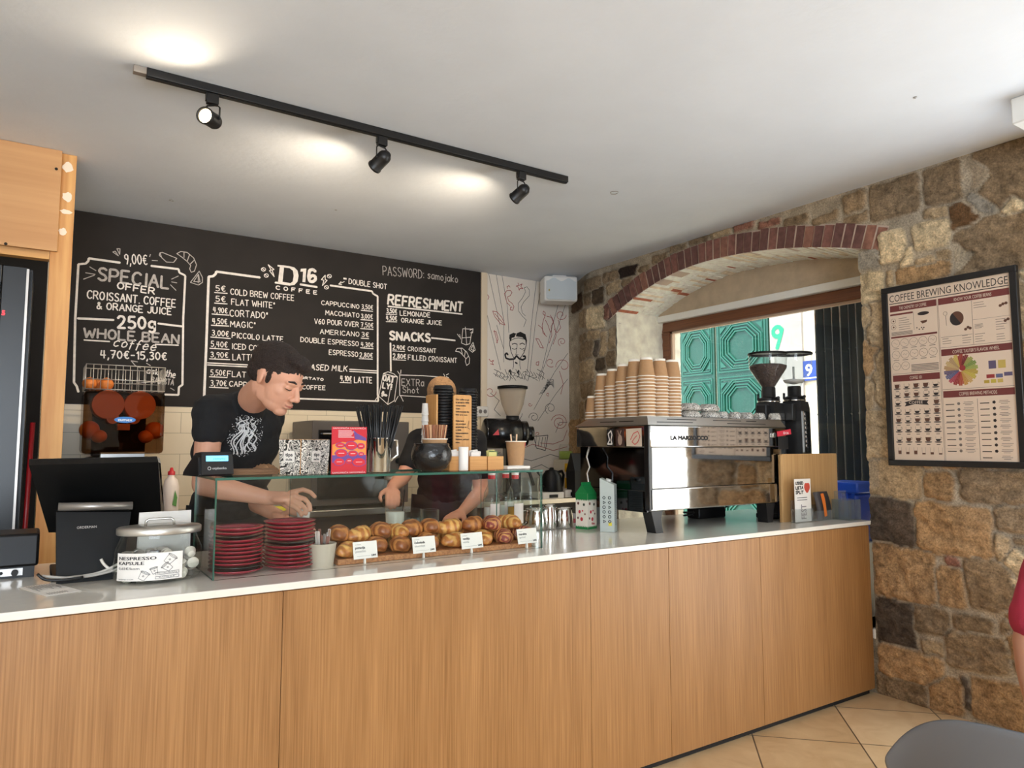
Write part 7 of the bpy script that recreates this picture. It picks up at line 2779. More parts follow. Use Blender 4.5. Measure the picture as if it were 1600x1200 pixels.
def grinder(x, y, ztop, label, beans, sc_=1.0):
    g = thing('coffee_grinder', label, 'coffee grinder', (x, y, HT), math.radians(-72), 'grinders beside the coffee machine')
    z0 = ztop - HT
    b = MB()
    b.box(-.062, -.09, 0, .062, .09, .03, bev=.008)
    vs = [(-.060, -.075, .03), (.060, -.075, .03), (.066, .085, .03), (-.066, .085, .03), (-.056, -.07, z0 - .345), (.056, -.07, z0 - .345), (.062, .08, z0 - .325), (-.062, .08, z0 - .325), (-.05, -.055, z0 - .285), (.05, -.055, z0 - .285), (.055, .075, z0 - .285), (-.055, .075, z0 - .285)]
    b.add(vs, [(0, 1, 5, 4), (1, 2, 6, 5), (2, 3, 7, 6), (3, 0, 4, 7), (4, 5, 9, 8), (5, 6, 10, 9), (6, 7, 11, 10), (7, 4, 8, 11), (8, 9, 10, 11)], 0)
    b.box(-.03, -.13, z0 - .40, .03, -.07, z0 - .30, bev=.006)
    b.build('grinder_body', gm, g)
    b = MB()
    b.lathe([(.058, z0 - .285), (.06, z0 - .275), (.06, z0 - .262), (.045, z0 - .255), (.038, z0 - .25), (.038, z0 - .20), (.034, z0 - .195)], 28)
    b.cyl((.04, -.05, z0 - .27), (.085, -.09, z0 - .262), .008, n=10)
    b.cyl((-.05, -.03, z0 - .27), (-.05, -.03, z0 - .235), .007, n=10)
    b.build('collar', gm, g)
    b = MB()
    b.lathe([(.061, z0 - .282), (.0625, z0 - .279), (.061, z0 - .276)], 28)
    b.build('steel_ring', chrome, g)
    b = MB()
    b.lathe([(.032, z0 - .205), (.036, z0 - .195), (.098, z0 - .095), (.1025, z0 - .085), (.105, z0 - .006)], 36)
    b.build('hopper', hop_g, g)
    b = MB()
    b.lathe([(.104, z0 - .010), (.108, z0 - .010), (.109, z0 - .002), (.104, z0 + .002), (.03, z0 + .004), (0, z0 + .004)], 36)
    b.build('hopper_lid', blackp, g)
    b = MB()
    for k in range(8):
        b.box(.0645, -.04 + .002 * k, z0 - .37 - .026 * k, .0685, .045 + .002 * k, z0 - .352 - .026 * k, bev=.002, seg=1)
    b.box(.058, -.05, z0 - .58, .0655, .06, z0 - .345)
    b.build('vent_plate', chrome, g)
    if beans:
        b = MB()
        b.lathe([(0, z0 - .20), (.033, z0 - .194), (.0965, z0 - .094), (.1010, z0 - .084), (.1015, z0 - .074), (.08, z0 - .066), (.04, z0 - .062), (0, z0 - .066)], 36)
        bo_ = b.build('bean_fill', mat('roasted_beans', (62, 36, 26), .45, bump=1.0, bump_scale=95, var=.45, var_scale=80), g)
        bo_['kind'] = 'stuff'
    else:
        b = MB()
        b.lathe([(0, z0 - .185), (.05, z0 - .175), (.06, z0 - .160), (.058, z0 - .158), (.0, z0 - .15)], 28)
        b.cyl((0, 0, z0 - .16), (0, 0, z0 - .08), .006, n=8)
        b.build('hopper_gate', mat('gate_grey', (190, 190, 186), .5), g)
    return g


g1 = onY(1199, 552, 2.587)
grinder(g1.x, 2.587, g1.z, 'black coffee grinder with a hopper half full of dark beans', True)
g2 = onY(1239, 552, 2.575)
grinder(g2.x, 2.575, g2.z, 'black coffee grinder with an empty hopper beside the window jamb', False)
o = thing('steel_dosing_cup', 'steel dosing cup standing on the machine beside the grinder', 'cup', (onY(1163, 640, 2.74).x, 2.74, ZT_))
MB().lathe([(0, .001), (.03, .001), (.032, .004), (.032, .052), (.030, .053), (.029, .006), (0, .005)], 28).build('dosing_cup', satin, o)

# wooden screen with leaflets and acrylic holders
oak2 = wood('pale_oak_board', (204, 164, 112), (182, 138, 86), 'Z', rough=.5, scale=.8, fine=.8, band=.5)
sx0, sx1 = onY(1224, 790, 2.385).x, onY(1310, 790, 2.385).x
szt = onY(1260, 709, 2.385).z - HT
scn = thing('wooden_screen', 'pale oak board screen at the counter end beside the machine', 'board', (sx0, 2.385, HT))
MB().box(.0, 0, .0005, sx1 - sx0, .016, szt, bev=.001).build('front_board', oak2, scn)
MB().box(-.012, -.0, .0005, -.0005, .015, szt - .005, bev=.001).build('side_board', oak2, scn)
acr = glass('acrylic', (246, 248, 248), .7, haze=.05, blend=.25)


def holder(px, Y, wpx, h, label, rz=0):
    p = onY(px, 810, Y)
    w = wpx * .0056 / 2
    t = thing('acrylic_holder', label, 'leaflet holder', (p.x, Y, HT), rz, 'acrylic leaflet holders at the counter end')
    b = MB()
    b.box(-w, .030, 0, w, .033, h)
    b.box(-w, .0, 0, w, .003, h * .62)
    b.box(-w, .003, 0, -w + .002, .030, h * .62)
    b.box(w - .002, .003, 0, w, .030, h * .62)
    b.box(-w, .003, 0, w, .030, .003)
    b.build('holder_walls', acr, t)
    return t, p.x


t, hx_ = holder(1258, 2.318, 26, .115, 'acrylic holder with the tall white flyer')
t2, hx2 = holder(1288, 2.325, 30, .085, 'acrylic holder with the dark brochures')
t3, hx3 = holder(1322, 2.330, 20, .15, 'empty slanted acrylic holder right of the brochures')
hb_ = thing('acrylic_bin', 'wide clear acrylic tray standing at the far counter end', 'tray', (XW - .07, 2.235, HT))
b_ = MB()
b_.box(-.055, .0, 0, .055, .003, .11)
b_.box(-.055, .10, 0, .055, .103, .11)
b_.box(-.055, .003, 0, -.052, .10, .11)
b_.box(.052, .003, 0, .055, .10, .11)
b_.box(-.052, .003, 0, .052, .10, .003)
b_.build('tray_walls', glass('grey_acrylic', (236, 240, 240), .8, haze=.08, haze_c=(190, 196, 198), blend=.3), hb_)
fl = thing('flyer', 'tall white flyer with a red figure in the acrylic holder', 'flyer', (hx_ + .004, 2.330, HT + .004), 0)
fw_, fh_ = .140, onY(1258, 748, 2.33).z - HT - .004
MB().box(-fw_ / 2, 0, 0, fw_ / 2, .001, fh_).build('sheet', whitep, fl)
b_ = MB()
FF = (Vector((-fw_ / 2, -.0003, 0)), Vector((1, 0, 0)), Vector((0, 0, 1)), Vector((0, -1, 0)))
for k, s in enumerate(('USRED', 'LJETA', 'SPLIT')):
    print_text(b_, s, FF, .010, fh_ - .030 - .024 * k, .017, .066, 0, .0003, bold=.0012)
for k in range(2):
    b_.stroke([(.020, fh_ - .098 - .012 * k), (.105, fh_ - .098 - .012 * k)], .003, FF, .0003, 0)
print_text(b_, 'FEST', (FF[0], FF[2], -FF[1], FF[3]), .014, -.095, .045, .075, 2, .0003, bold=.0008)
b_.prism([(.108 + .025 * math.cos(t), fh_ - .045 + .026 * math.sin(t) * (1 + .2 * math.sin(3 * t))) for t in np.linspace(0, 5.9, 14)], 0, .0004, FF, 1)
b_.build('flyer_print', [ink, mat('flyer_red', (206, 76, 56), .6), mat('flyer_grey', (150, 140, 140), .6)], fl)
for k in range(4):
    b_ = MB()
    vs, fs = [], []
    for i in range(9):
        v = i / 8
        zz = .15 * v
        lean = -.030 * v * v + .004 * k
        vs += [(-.050 + lean * 1.6 + k * .013, -.001 * i, zz), (.042 + lean * 1.6 + k * .013, -.001 * i, zz)]
        vs += [(-.050 + lean * 1.6 + k * .013, -.001 * i + .0006, zz), (.042 + lean * 1.6 + k * .013, -.001 * i + .0006, zz)]
    mis = []
    for i in range(8):
        a = i * 4
        fs += [(a, a + 1, a + 5, a + 4), (a + 2, a + 6, a + 7, a + 3), (a, a + 4, a + 6, a + 2), (a + 1, a + 3, a + 7, a + 5)]
    b_.add(vs, fs, 0, True)
    o = thing('brochure', ('dark folded brochure with an orange picture, frontmost in the holder' if k == 0 else 'dark grey folded brochure tucked behind the orange one'), 'brochure', (hx2 + .002, 2.334 + .0045 * k, HT + .004), 0, 'brochures in the acrylic holder')
    b_.build('leaflet', mat('brochure_grey', (72, 66, 68), .4), o)
    if k == 0:
        b_ = MB()
        b_.prism([(-.030, .14), (-.004, .142), (.010, .11), (.016, .08), (.026, .02), (.002, .015), (-.004, .06), (-.016, .10)], .0012, .0016, (Vector((0, -.008, 0)), Vector((1, 0, 0)), Vector((0, 0, 1)), Vector((0, -1, 0))), 0)
        b_.build('brochure_picture', mat('brochure_orange', (232, 124, 48), .5), o)

# ================================================================ BACK COUNTER THINGS
# citrus juicer
jx0, jx1 = onY(130, 650, 4.42).x, onY(258, 650, 4.42).x
jz0, jz1 = onY(190, 715, 4.42).z, onY(190, 611, 4.42).z
ju = thing('citrus_juicer', 'orange juicing machine with smoked cover on the back counter', 'juicer', ((jx0 + jx1) / 2, 4.60, ZB))
jw = (jx1 - jx0) / 2
zz0, zz1 = jz0 - ZB, jz1 - ZB
b_ = MB()
b_.box(-jw + .03, -.12, 0, jw - .03, .20, zz0, bev=.015)
b_.box(-jw + .06, .12, zz0, jw - .06, .20, zz1 - .02, bev=.012)
b_.build('machine_body', mat('juicer_dark', (74, 62, 54), .4), ju)
b_ = MB()
b_.box(-jw * .55, -.14, zz0 - .005, jw * .55, -.10, zz0 + .03, bev=.003)
b_.box(-.06, -.146, zz0 + .008, .06, -.139, zz0 + .014)
b_.build('front_tray', satin, ju)
b_ = MB()
smk = glass('smoked_cover', (178, 154, 130), .6, blend=.2)
b_.box(-jw, -.175, zz0 + .02, jw, .115, zz1, bev=.02)
b_.build('smoked_cover', smk, ju)
orange_m = mat('orange_drum', (226, 108, 34), .4, emit=None)
b_ = MB()
for sx_ in (-1, 1):
    MB().cyl((sx_ * .078, -.115, zz0 + .29), (sx_ * .078, .09, zz0 + .29), .078, n=36).build('pressing_drum', orange_m, ju)
    MB().cyl((sx_ * .052, -.10, zz0 + .215), (sx_ * .052, .09, zz0 + .215), .03, n=24).build('small_drum', orange_m, ju)
    MB().ellip((sx_ * .16, -.07, zz0 + .15), (.05, .06, .05)).build('peel_cup', orange_m, ju)
    MB().ellip((sx_ * .115, -.09, zz0 + .115), (.04, .045, .036)).build('peel_cup', orange_m, ju)
MB().box(-.03, -.12, zz0 + .15, .03, -.08, zz0 + .185).build('feed_block', orange_m, ju)
b_ = MB()
LF = (Vector((0, -.1765, zz0 + .205)), Vector((1, 0, 0)), Vector((0, 0, 1)), Vector((0, -1, 0)))
b_.prism([(.052 * math.cos(t), .017 * math.sin(t)) for t in np.linspace(0, 6.0, 22)], 0, .001, LF, 0)
print_text(b_, 'zumex', LF, 0, -.007, .016, .07, 1, .0014, 'C', bold=.0008)
b_.build('maker_badge', [mat('badge_blue', (48, 122, 200), .4), mat('badge_white', (226, 232, 238), .4)], ju)
# wire basket on top
bk = thing('wire_basket', 'chrome wire fruit basket on top of the orange juicer', 'basket', ((jx0 + jx1) / 2, 4.58, jz1 + .004))
bz = onY(190, 571, 4.44).z - jz1 - .004
b_ = MB()
hw_, hd_ = jw * .98, .13
for zq in (.004, bz * .42, bz):
    b_.tube([(-hw_, -hd_, zq), (hw_, -hd_, zq), (hw_, hd_, zq), (-hw_, hd_, zq)], .0028, 6, closed=True)
for k in range(12):
    x = -hw_ + 2 * hw_ * k / 11
    for y in (-hd_, hd_):
        b_.tube([(x, y, .004), (x, y, bz)], .002, 6)
for k in range(1, 5):
    for x in (-hw_, hw_):
        b_.tube([(x, -hd_ + 2 * hd_ * k / 5, .004), (x, -hd_ + 2 * hd_ * k / 5, bz)], .002, 6)
for k in range(9):
    x = -hw_ + 2 * hw_ * k / 8
    b_.tube([(x, -hd_, .004), (x, hd_, .004)], .002, 6)
b_.tube([(0, -hd_ - .002, bz * .25), (hw_ * 1.05, -hd_ - .002, bz * .5)], .002, 6)
b_.build('wire_frame', mat('basket_wire', (214, 206, 196), .3, metal=.6), bk)
for k, (dx, dy) in enumerate(((-.17, -.05), (-.09, -.06), (-.13, .03))):
    b_ = MB()
    b_.ellip((0, 0, .034), (.036, .036, .034))
    b_.cyl((0, 0, .066), (0, 0, .070), .004, n=8)
    o = tag(b_.build('orange', mat('orange_peel', (232, 132, 56), .5, bump=.3, bump_scale=220)), 'orange lying in the wire basket, %s' % ('at its left end', 'next to its middle', 'at the back')[k], 'orange', 'oranges in the wire basket')
    o.location = (bk.location.x + dx, 4.58 + dy, jz1 + .008)

# white bottle with red cap
wbt = thing('squeeze_bottle', 'white squeeze bottle with red cap right of the juicer', 'bottle', (onY(266, 790, 4.40).x, 4.40, ZB))
bh = onY(266, 742, 4.40).z - ZB
b_ = MB()
b_.lathe([(0, .002), (.038, .002), (.042, .008), (.042, bh * .72), (.034, bh * .88), (.018, bh * .95), (.016, bh)], 26)
b_.build('bottle_body', mat('bottle_white', (230, 216, 206), .4), wbt)
b_ = MB()
b_.lathe([(.019, bh), (.019, bh + .018), (.01, bh + .024), (.007, bh + .04), (0, bh + .041)], 20)
b_.build('cap', MATS['cap_red'], wbt)
b_ = MB()
b_.prism([(.0, .08), (.02, .07), (.024, .12), (.012, .16)], 0, .002, (Vector((.004, -.0425, 0)), Vector((1, 0, 0)), Vector((0, 0, 1)), Vector((0, -1, 0))))
b_.build('bottle_label', mat('label_green', (90, 140, 70), .5), wbt)
# paper roll beside the post
o = tag(MB().lathe([(.02, 0), (.056, 0), (.056, .25), (.02, .25), (.02, 0)], 28).build('paper_roll', mat('roll_white', (232, 226, 218), .9)), 'white paper towel roll between the post and the juicer', 'paper roll')
o.location = (onY(103, 715, 4.62).x + .02, 4.66, ZB)

# grey oven behind the event card
ox0, ox1 = onY(488, 700, 4.50).x, onY(640, 700, 4.50).x
oz = onY(510, 657, 4.50).z - ZB
ov = thing('counter_oven', 'grey boxy oven on the back counter behind the straws', 'oven', ((ox0 + ox1) / 2, 4.72, ZB))
ow = (ox1 - ox0) / 2
b_ = MB()
b_.box(-ow, -.21, .02, ow, .22, oz, bev=.006)
b_.build('oven_body', mat('oven_grey', (84, 78, 74), .4, metal=.3), ov)
b_ = MB()
b_.box(-ow + .04, -.222, .06, ow - .16, -.2095, oz - .06, bev=.003)
b_.build('oven_door', mat('oven_glass', (18, 17, 18), .1), ov)
b_ = MB()
b_.tube([(-ow + .06, -.222, oz - .085), (-ow + .06, -.25, oz - .085), (ow - .18, -.25, oz - .085), (ow - .18, -.222, oz - .085)], .007, 8)
b_.build('oven_handle', chrome, ov)
for k in range(3):
    b_ = MB()
    b_.cyl((ow - .08, -.232, .1 + k * .1), (ow - .08, -.21, .1 + k * .1), .02, n=18)
    b_.build('control_knob', blackp, ov)
for sx_ in (-1, 1):
    for sy in (-1, 1):
        MB().cyl((sx_ * (ow - .04), sy * .16 + .005, 0), (sx_ * (ow - .04), sy * .16 + .005, .022), .015, n=10).build('rubber_foot', blackm, ov)
# glass jar of beans on the back counter
bj = thing('bean_jar', 'clear glass jar of coffee beans on the back counter', 'jar', (onY(607, 790, 4.42).x + .03, 4.42 - .0, ZB))
b_ = MB()
b_.lathe([(0, .002), (.065, .002), (.07, .01), (.07, .13), (.055, .16), (.055, .18)], 28)
b_.build('jar_glass', clear_thick, bj)
b_ = MB()
b_.lathe([(0, .006), (.064, .006), (.065, .05), (.03, .06), (0, .055)], 24)
b_.build('bean_fill', MATS['roasted_beans'], bj)['kind'] = 'stuff'
b_ = MB()
b_.lathe([(.058, .178), (.06, .18), (.06, .2), (0, .205)], 24)
b_.build('jar_lid', lidm, bj)

# shop grinder with the tall hopper
gx = onY(806, 760, 4.58).x - .03
G0 = onY(806, 604, 4.58).z - ZB
G1 = onY(806, 650, 4.58).z - ZB
ek = thing('shop_grinder', 'large black shop grinder with clear funnel hopper before the mural', 'coffee grinder', (gx, 4.58, ZB), math.radians(-20))
b_ = MB()
b_.box(-.10, -.14, 0, .12, .18, .03, bev=.01)
b_.box(-.05, .0, .03, .07, .14, G1 - .12, bev=.02)
bz_ = G1 - .135
b_.cyl((-.21, 0, bz_), (.05, 0, bz_), .115, n=36)
b_.cyl((.05, 0, bz_), (.11, 0, bz_), .095, n=36)
b_.cyl((.11, 0, bz_), (.16, 0, bz_), .055, n=28)
b_.ellip((-.21, 0, bz_), (.03, .115, .115))
b_.build('grinder_body', mat('gloss_black', (20, 19, 20), .25), ek)
b_ = MB()
b_.cyl((.16, 0, bz_), (.17, 0, bz_), .02, n=16)
b_.build('centre_bolt', chrome, ek)
b_ = MB()
b_.cyl((.0, 0, bz_ + .07), (.0, 0, G1 + .0), .05, n=24)
b_.build('hopper_neck', blackm, ek)
b_ = MB()
b_.lathe([(.04, G1 - .01), (.052, G1 + .01), (.085, G1 + .09), (.108, G0 - .02), (.112, G0 - .004)], 32)
b_.build('hopper', glass('hopper_milky', (236, 230, 220), .6, haze=.32, haze_c=(214, 200, 184), blend=.3), ek)
b_ = MB()
b_.lathe([(.110, G0 - .022), (.117, G0 - .02), (.117, G0), (.09, G0 + .004), (0, G0 + .006)], 32)
b_.build('hopper_lid', blackp, ek)
b_ = MB()
EKF = (Vector((-.15, -.1165, bz_)), Vector((1, 0, 0)), Vector((0, 0, 1)), Vector((0, -1, 0)))
b_.prism([(-.03, -.014), (.02, -.014), (.012, .03)], 0, .003, EKF)
b_.build('red_emblem', mat('emblem_red', (200, 52, 52), .4), ek)
b_ = MB()
b_.tube([(.07, -.02, .22), (.12, -.05, .20), (.15, -.06, .10)], .012, 10)
b_.build('spout', blackm, ek)

# things at the right end of the back counter
kt = thing('pour_kettle', 'black pour over kettle on the back counter beside white scales', 'kettle', (onY(862, 770, 4.46).x, 4.46, ZB + .052), math.radians(15))
b_ = MB()
b_.lathe([(0, .0), (.085, .0), (.088, .01), (.075, .12), (.05, .15), (.052, .155), (.02, .165), (.015, .18), (0, .182)], 28)
b_.build('kettle_body', blackp, kt)
b_ = MB()
b_.tube([(.06, 0, .14), (.13, 0, .15), (.15, 0, .12), (.13, 0, .03)], .011, 8)
b_.build('handle', blackp, kt)
b_ = MB()
b_.tube([(-.08, 0, .03), (-.13, 0, .05), (-.13, 0, .12), (-.17, 0, .15)], .009, 8)
b_.build('spout', blackp, kt)
for (px, Y, w, hh, lb) in ((854, 4.44, .10, .05, 'flat white scale under the black kettle'), (886, 4.50, .085, .06, 'white box lying right of the kettle on the back counter')):
    o = thing('white_scale', lb, 'scale', (onY(px, 782, Y).x, Y, ZB))
    MB().box(-w, -.09, .002, w, .09, hh, bev=.006).build('scale_body', whitep, o)
    MB().box(-w * .4, -.0925, .012, w * .4, -.089, hh * .7).build('scale_display', blackm, o)
gj = thing('matcha_jar', 'glass jar of green powder on a box at the stone wall', 'jar', (onY(884, 715, 4.86).x, 4.86, onY(884, 718, 4.86).z))
b_ = MB()
b_.lathe([(0, .001), (.055, .001), (.06, .006), (.06, .10), (.05, .12), (.05, .13)], 24)
b_.build('jar_glass', clear_thick, gj)
b_ = MB()
b_.lathe([(0, .004), (.056, .004), (.056, .07), (0, .072)], 24)
b_.build('green_powder', mat('matcha', (158, 178, 84), .9), gj)['kind'] = 'stuff'
zb_ = gj.location.z - ZB - .0005
yb = thing('tea_boxes', 'tall dark shelf box with yellow labels under the green jar', 'box', (gj.location.x, 4.86, ZB))
MB().box(-.075, -.075, 0, .075, .075, zb_, bev=.003).build('box_body', mat('tea_box_white', (206, 196, 176), .6), yb)
b_ = MB()
b_.box(-.07, -.0775, zb_ - .10, .02, -.0752, zb_ - .03)
b_.box(-.07, -.0775, zb_ - .24, .005, -.0752, zb_ - .15)
b_.build('yellow_label', mat('label_yellow', (226, 178, 40), .5), yb)
# black knock-out apron / bag with cards hung beside the machine
bg_ = thing('coffee_bag', 'black coffee bag with white label on the back counter', 'coffee bag', (onY(908, 760, 4.42).x, 4.42, ZB))
bgh = onY(908, 708, 4.42).z - ZB
b_ = MB()
b_.add([(-.10, -.05, .0), (.10, -.05, .0), (.10, .05, 0), (-.10, .05, 0), (-.105, -.055, bgh * .6), (.105, -.055, bgh * .6), (.105, .055, bgh * .6), (-.105, .055, bgh * .6), (-.10, -.006, bgh), (.10, -.006, bgh), (.10, .006, bgh), (-.10, .006, bgh)],
       [(0, 1, 5, 4), (1, 2, 6, 5), (2, 3, 7, 6), (3, 0, 4, 7), (4, 5, 9, 8), (5, 6, 10, 9), (6, 7, 11, 10), (7, 4, 8, 11), (8, 9, 10, 11), (3, 2, 1, 0)])
bb = b_.build('bag', blackm, bg_)
b_ = MB()
BGF = (Vector((0, -.058, 0)), Vector((1, 0, 0)), Vector((0, 0, 1)), Vector((0, -1, 0)))
b_.prism([(-.04, bgh * .28), (.05, bgh * .28), (.05, bgh * .6), (-.04, bgh * .6)], 0.003, .005, BGF, 0)
b_.build('label', whitep, bb)
kb = thing('kraft_bag', 'kraft paper bag standing beside the black coffee bag', 'paper bag', (onY(930, 765, 4.46).x + .05, 4.46, ZB))
MB().box(-.05, -.04, 0, .05, .04, .20, bev=.006).build('bag', kraft, kb)
sg_ = tag(MB().box(-.05, -.035, 0, .05, .035, .03, bev=.008).build('sponge', mat('yellow_sponge', (226, 212, 70), .9, bump=.6, bump_scale=140)), 'yellow sponge on the back counter behind the barista', 'sponge')
sg_.location = (onY(445, 797, 4.44).x, 4.52, ZB)
# ================================================================ PEOPLE
from mathutils.bvhtree import BVHTree


def dep(px, py, d):
    return _C + ray(px, py) * d


def remeshed(mb, name, m, parent, voxel, smooth_it=4, noise_amp=0.0, noise_sc=60):
    """one continuous skin over the overlapping limbs"""
    t = MB()
    t.v, t.f, t.mi, t.sm = mb.v, mb.f, mb.mi, mb.sm
    o = t.build('tmp', m)
    r = o.modifiers.new('r', 'REMESH')
    r.mode = 'VOXEL'
    r.voxel_size = voxel
    r.use_smooth_shade = True
    if smooth_it:
        s = o.modifiers.new('s', 'SMOOTH')
        s.factor = .5
        s.iterations = smooth_it
    dg = bpy.context.evaluated_depsgraph_get()
    me = bpy.data.meshes.new_from_object(o.evaluated_get(dg))
    bpy.data.objects.remove(o)
    me.name = name
    if noise_amp:
        co = [(v.co.copy(), v.normal.copy()) for v in me.vertices]
        for v, (c, n) in zip(me.vertices, co):
            v.co = c + n * noise_amp * (noise.noise(c * noise_sc) + .6 * noise.noise(c * noise_sc * 2.3))
    me.materials.clear()
    me.materials.append(m)
    me.polygons.foreach_set('use_smooth', [True] * len(me.polygons))
    q = bpy.data.objects.new(name, me)
    COL.objects.link(q)
    q.parent = parent
    return q


def limb(mb, p0, p1, r0, r1, n=16):
    p0, p1 = Vector(p0), Vector(p1)
    mb.cyl(p0, p1, r0, r1, n=n)
    mb.ellip(p0, (r0, r0, r0), n, 10)
    mb.ellip(p1, (r1, r1, r1), n, 10)


def chain(mb, pts, rs):
    for a, b, r0, r1 in zip(pts[:-1], pts[1:], rs[:-1], rs[1:]):
        limb(mb, a, b, r0, r1, 12)


def frame_m(o, x, y, z):
    return Matrix(((x[0], y[0], z[0], o[0]), (x[1], y[1], z[1], o[1]), (x[2], y[2], z[2], o[2]), (0, 0, 0, 1)))


def auto_hand(mb, w, d, nrm, side, curl=.5):
    """palm, four bent fingers of unequal length and a thumb leaving the side of the palm; d = pointing, nrm = back of the hand"""
    d = Vector(d).normalized()
    nrm = (Vector(nrm) - d * Vector(nrm).dot(d)).normalized()
    s = d.cross(nrm) * side                   # towards the thumb
    mb.ellip((0, 0, 0), (.052, .043, .016), 16, 10, M=frame_m(w + d * .055, d, s, nrm))
    limb(mb, w, w + d * .04, .026, .026)
    for k, (off, L) in enumerate(((.030, .072), (.010, .08), (-.011, .074), (-.030, .058))):
        p = w + d * .095 + s * off
        pts, a = [w + d * .06 + s * off * .8, p], 0
        for q, fr_ in enumerate((.45, .3, .25)):
            a += curl * (.5 + .35 * q)
            p = p + (d * math.cos(a) - nrm * math.sin(a)) * L * fr_
            pts.append(p)
        chain(mb, pts, [.0105, .0098, .009, .0083, .0075])
    b = w + d * .03 + s * .028
    chain(mb, [b, b + d * .025 + s * .026 - nrm * .008, b + d * .052 + s * .032 - nrm * .018, b + d * .072 + s * .026 - nrm * .026], [.014, .012, .0105, .009])


def person(name, label, J, skin, hair_m, shirt_m, trouser_m, voxel, hands=None, group=None, apron=None, shoe=True, sleeves=.62):
    base = Vector((J['hip'].x, J['hip'].y, 0))
    P = thing(name, label, 'person', base)

    def L(p):
        return Vector(p) - base
    f = Vector((J['face'][0], J['face'][1], 0)).normalized()
    th = math.radians(J['tilt'])
    up = Vector((0, 0, math.cos(th))) + f * math.sin(th)
    fw = f * math.cos(th) - Vector((0, 0, math.sin(th)))
    lf = up.cross(fw)
    k = J.get('hs', 1.0)
    HM = frame_m(L(J['head']), fw * k, lf * k, up * k)
    bf = Vector((J['body'][0], J['body'][1], 0)).normalized()
    bl = Vector((0, 0, 1)).cross(bf)
    b = MB()
    # head
    b.M = HM
    b.ellip((-.012, 0, .024), (.098, .076, .084), 28, 18)
    b.ellip((.034, 0, -.032), (.060, .059, .082), 24, 16)
    b.ellip((.036, 0, -.080), (.050, .050, .036), 20, 12)
    b.ellip((.067, 0, -.098), (.025, .029, .020), 16, 10)
    for s in (-1, 1):
        b.ellip((.050, s * .035, -.028), (.030, .022, .026), 14, 10)
        b.ellip((.079, s * .030, -.003), (.012, .017, .011), 14, 10)
        b.ellip((.103, s * .0115, -.041), (.010, .0085, .008), 10, 8)
        b.ellip((0, 0, 0), (.018, .0075, .030), 14, 10, M=Matrix.Translation((-.010, s * .076, -.008)) @ Matrix.Rotation(s * .35, 4, 'Z') @ Matrix.Rotation(-.25, 4, 'Y'))
        b.ellip((.006, s * .041, -.062), (.040, .013, .034), 12, 8)
    b.ellip((.080, 0, .014), (.017, .050, .012), 16, 10)
    limb(b, (.090, 0, .006), (.114, 0, -.034), .0085, .0115)
    b.ellip((.094, 0, -.062), (.011, .022, .006), 14, 8)
    b.ellip((.091, 0, -.074), (.012, .020, .007), 14, 8)
    b.M = None
    nk0 = HM @ Vector((-.03, 0, -.055))
    neck = L(J['neck'])
    limb(b, nk0, neck, .054, .060, 20)
    shR, shL, hip = L(J['shR']), L(J['shL']), L(J['hip'])
    mid = (shR + shL) / 2
    spine = (neck - hip).normalized()
    sfw = (bf - spine * bf.dot(spine)).normalized()
    slf = spine.cross(sfw)

    def torso(mb, g):
        for t, a, c, hh in ((.0, .165, .118, .12), (.22, .150, .108, .12), (.45, .150, .106, .13), (.68, .168, .112, .13), (.86, .160, .098, .09)):
            p = hip.lerp(mid, t / .95) if t else hip
            mb.ellip((0, 0, 0), (a + g, c + g, hh + g), 26, 16, M=frame_m(p, slf, sfw, spine))
        limb(mb, mid + (shR - mid) * .55, shR, .070 + g, .060 + g, 18)
        limb(mb, mid + (shL - mid) * .55, shL, .070 + g, .060 + g, 18)
        limb(mb, mid, neck - (neck - mid) * .25, .085 + g, .055 + g * .4, 18)
    torso(b, 0)
    for sd in 'RL':
        sh, el, wr = L(J['sh' + sd]), L(J['el' + sd]), L(J['wr' + sd])
        limb(b, sh, el, .053, .042, 18)
        m1 = el.lerp(wr, .3)
        limb(b, el, m1, .042, .043, 18)
        limb(b, m1, wr, .043, .028, 18)
        hd = (hands or {}).get(sd)
        if hd:
            wl = L(hd['palm'])
            pd = (wl - wr).normalized()
            pn = Vector(hd['back'])
            pn = (pn - pd * pn.dot(pd)).normalized()
            limb(b, wr, wl, .027, .026, 16)
            b.ellip((0, 0, 0), (.050, .042, .019), 16, 10, M=frame_m(wl, pd, pd.cross(pn), pn))
            for fg in hd['fingers']:
                pts = [L(p) for p in fg]
                chain(b, [wl.lerp(pts[0], .5)] + pts, [.012, .0105, .0095, .0088, .008][:len(pts) + 1])
        else:
            auto_hand(b, wr, J['hd' + sd], J['hn' + sd], 1 if sd == 'R' else -1)
        hp, kn, an = L(J['hp' + sd]), L(J['kn' + sd]), L(J['an' + sd])
        limb(b, hp, kn, .080, .055, 18)
        limb(b, kn, kn.lerp(an, .35), .055, .056, 18)
        limb(b, kn.lerp(an, .35), an, .056, .038, 18)
        limb(b, an, an + bf * .11 + Vector((0, 0, -.035)), .034, .026)
    remeshed(b, 'body', skin, P, voxel, 4)
    # hair
    h = MB()
    h.M = HM
    h.ellip((-.022, 0, .040), (.104, .081, .080), 28, 18)
    h.ellip((-.056, 0, -.002), (.060, .0745, .056), 20, 12)
    for s in (-1, 1):
        h.ellip((.016, s * .066, .004), (.011, .0115, .026), 10, 8)
    h.ellip((.048, 0, .086), (.050, .052, .024), 20, 12)
    h.ellip((.072, .008, .078), (.030, .036, .019), 16, 10)
    h.M = None
    remeshed(h, 'hair', hair_m, P, max(.0035, voxel), 1, .0018, 90)
    fb = MB()
    fb.M = HM
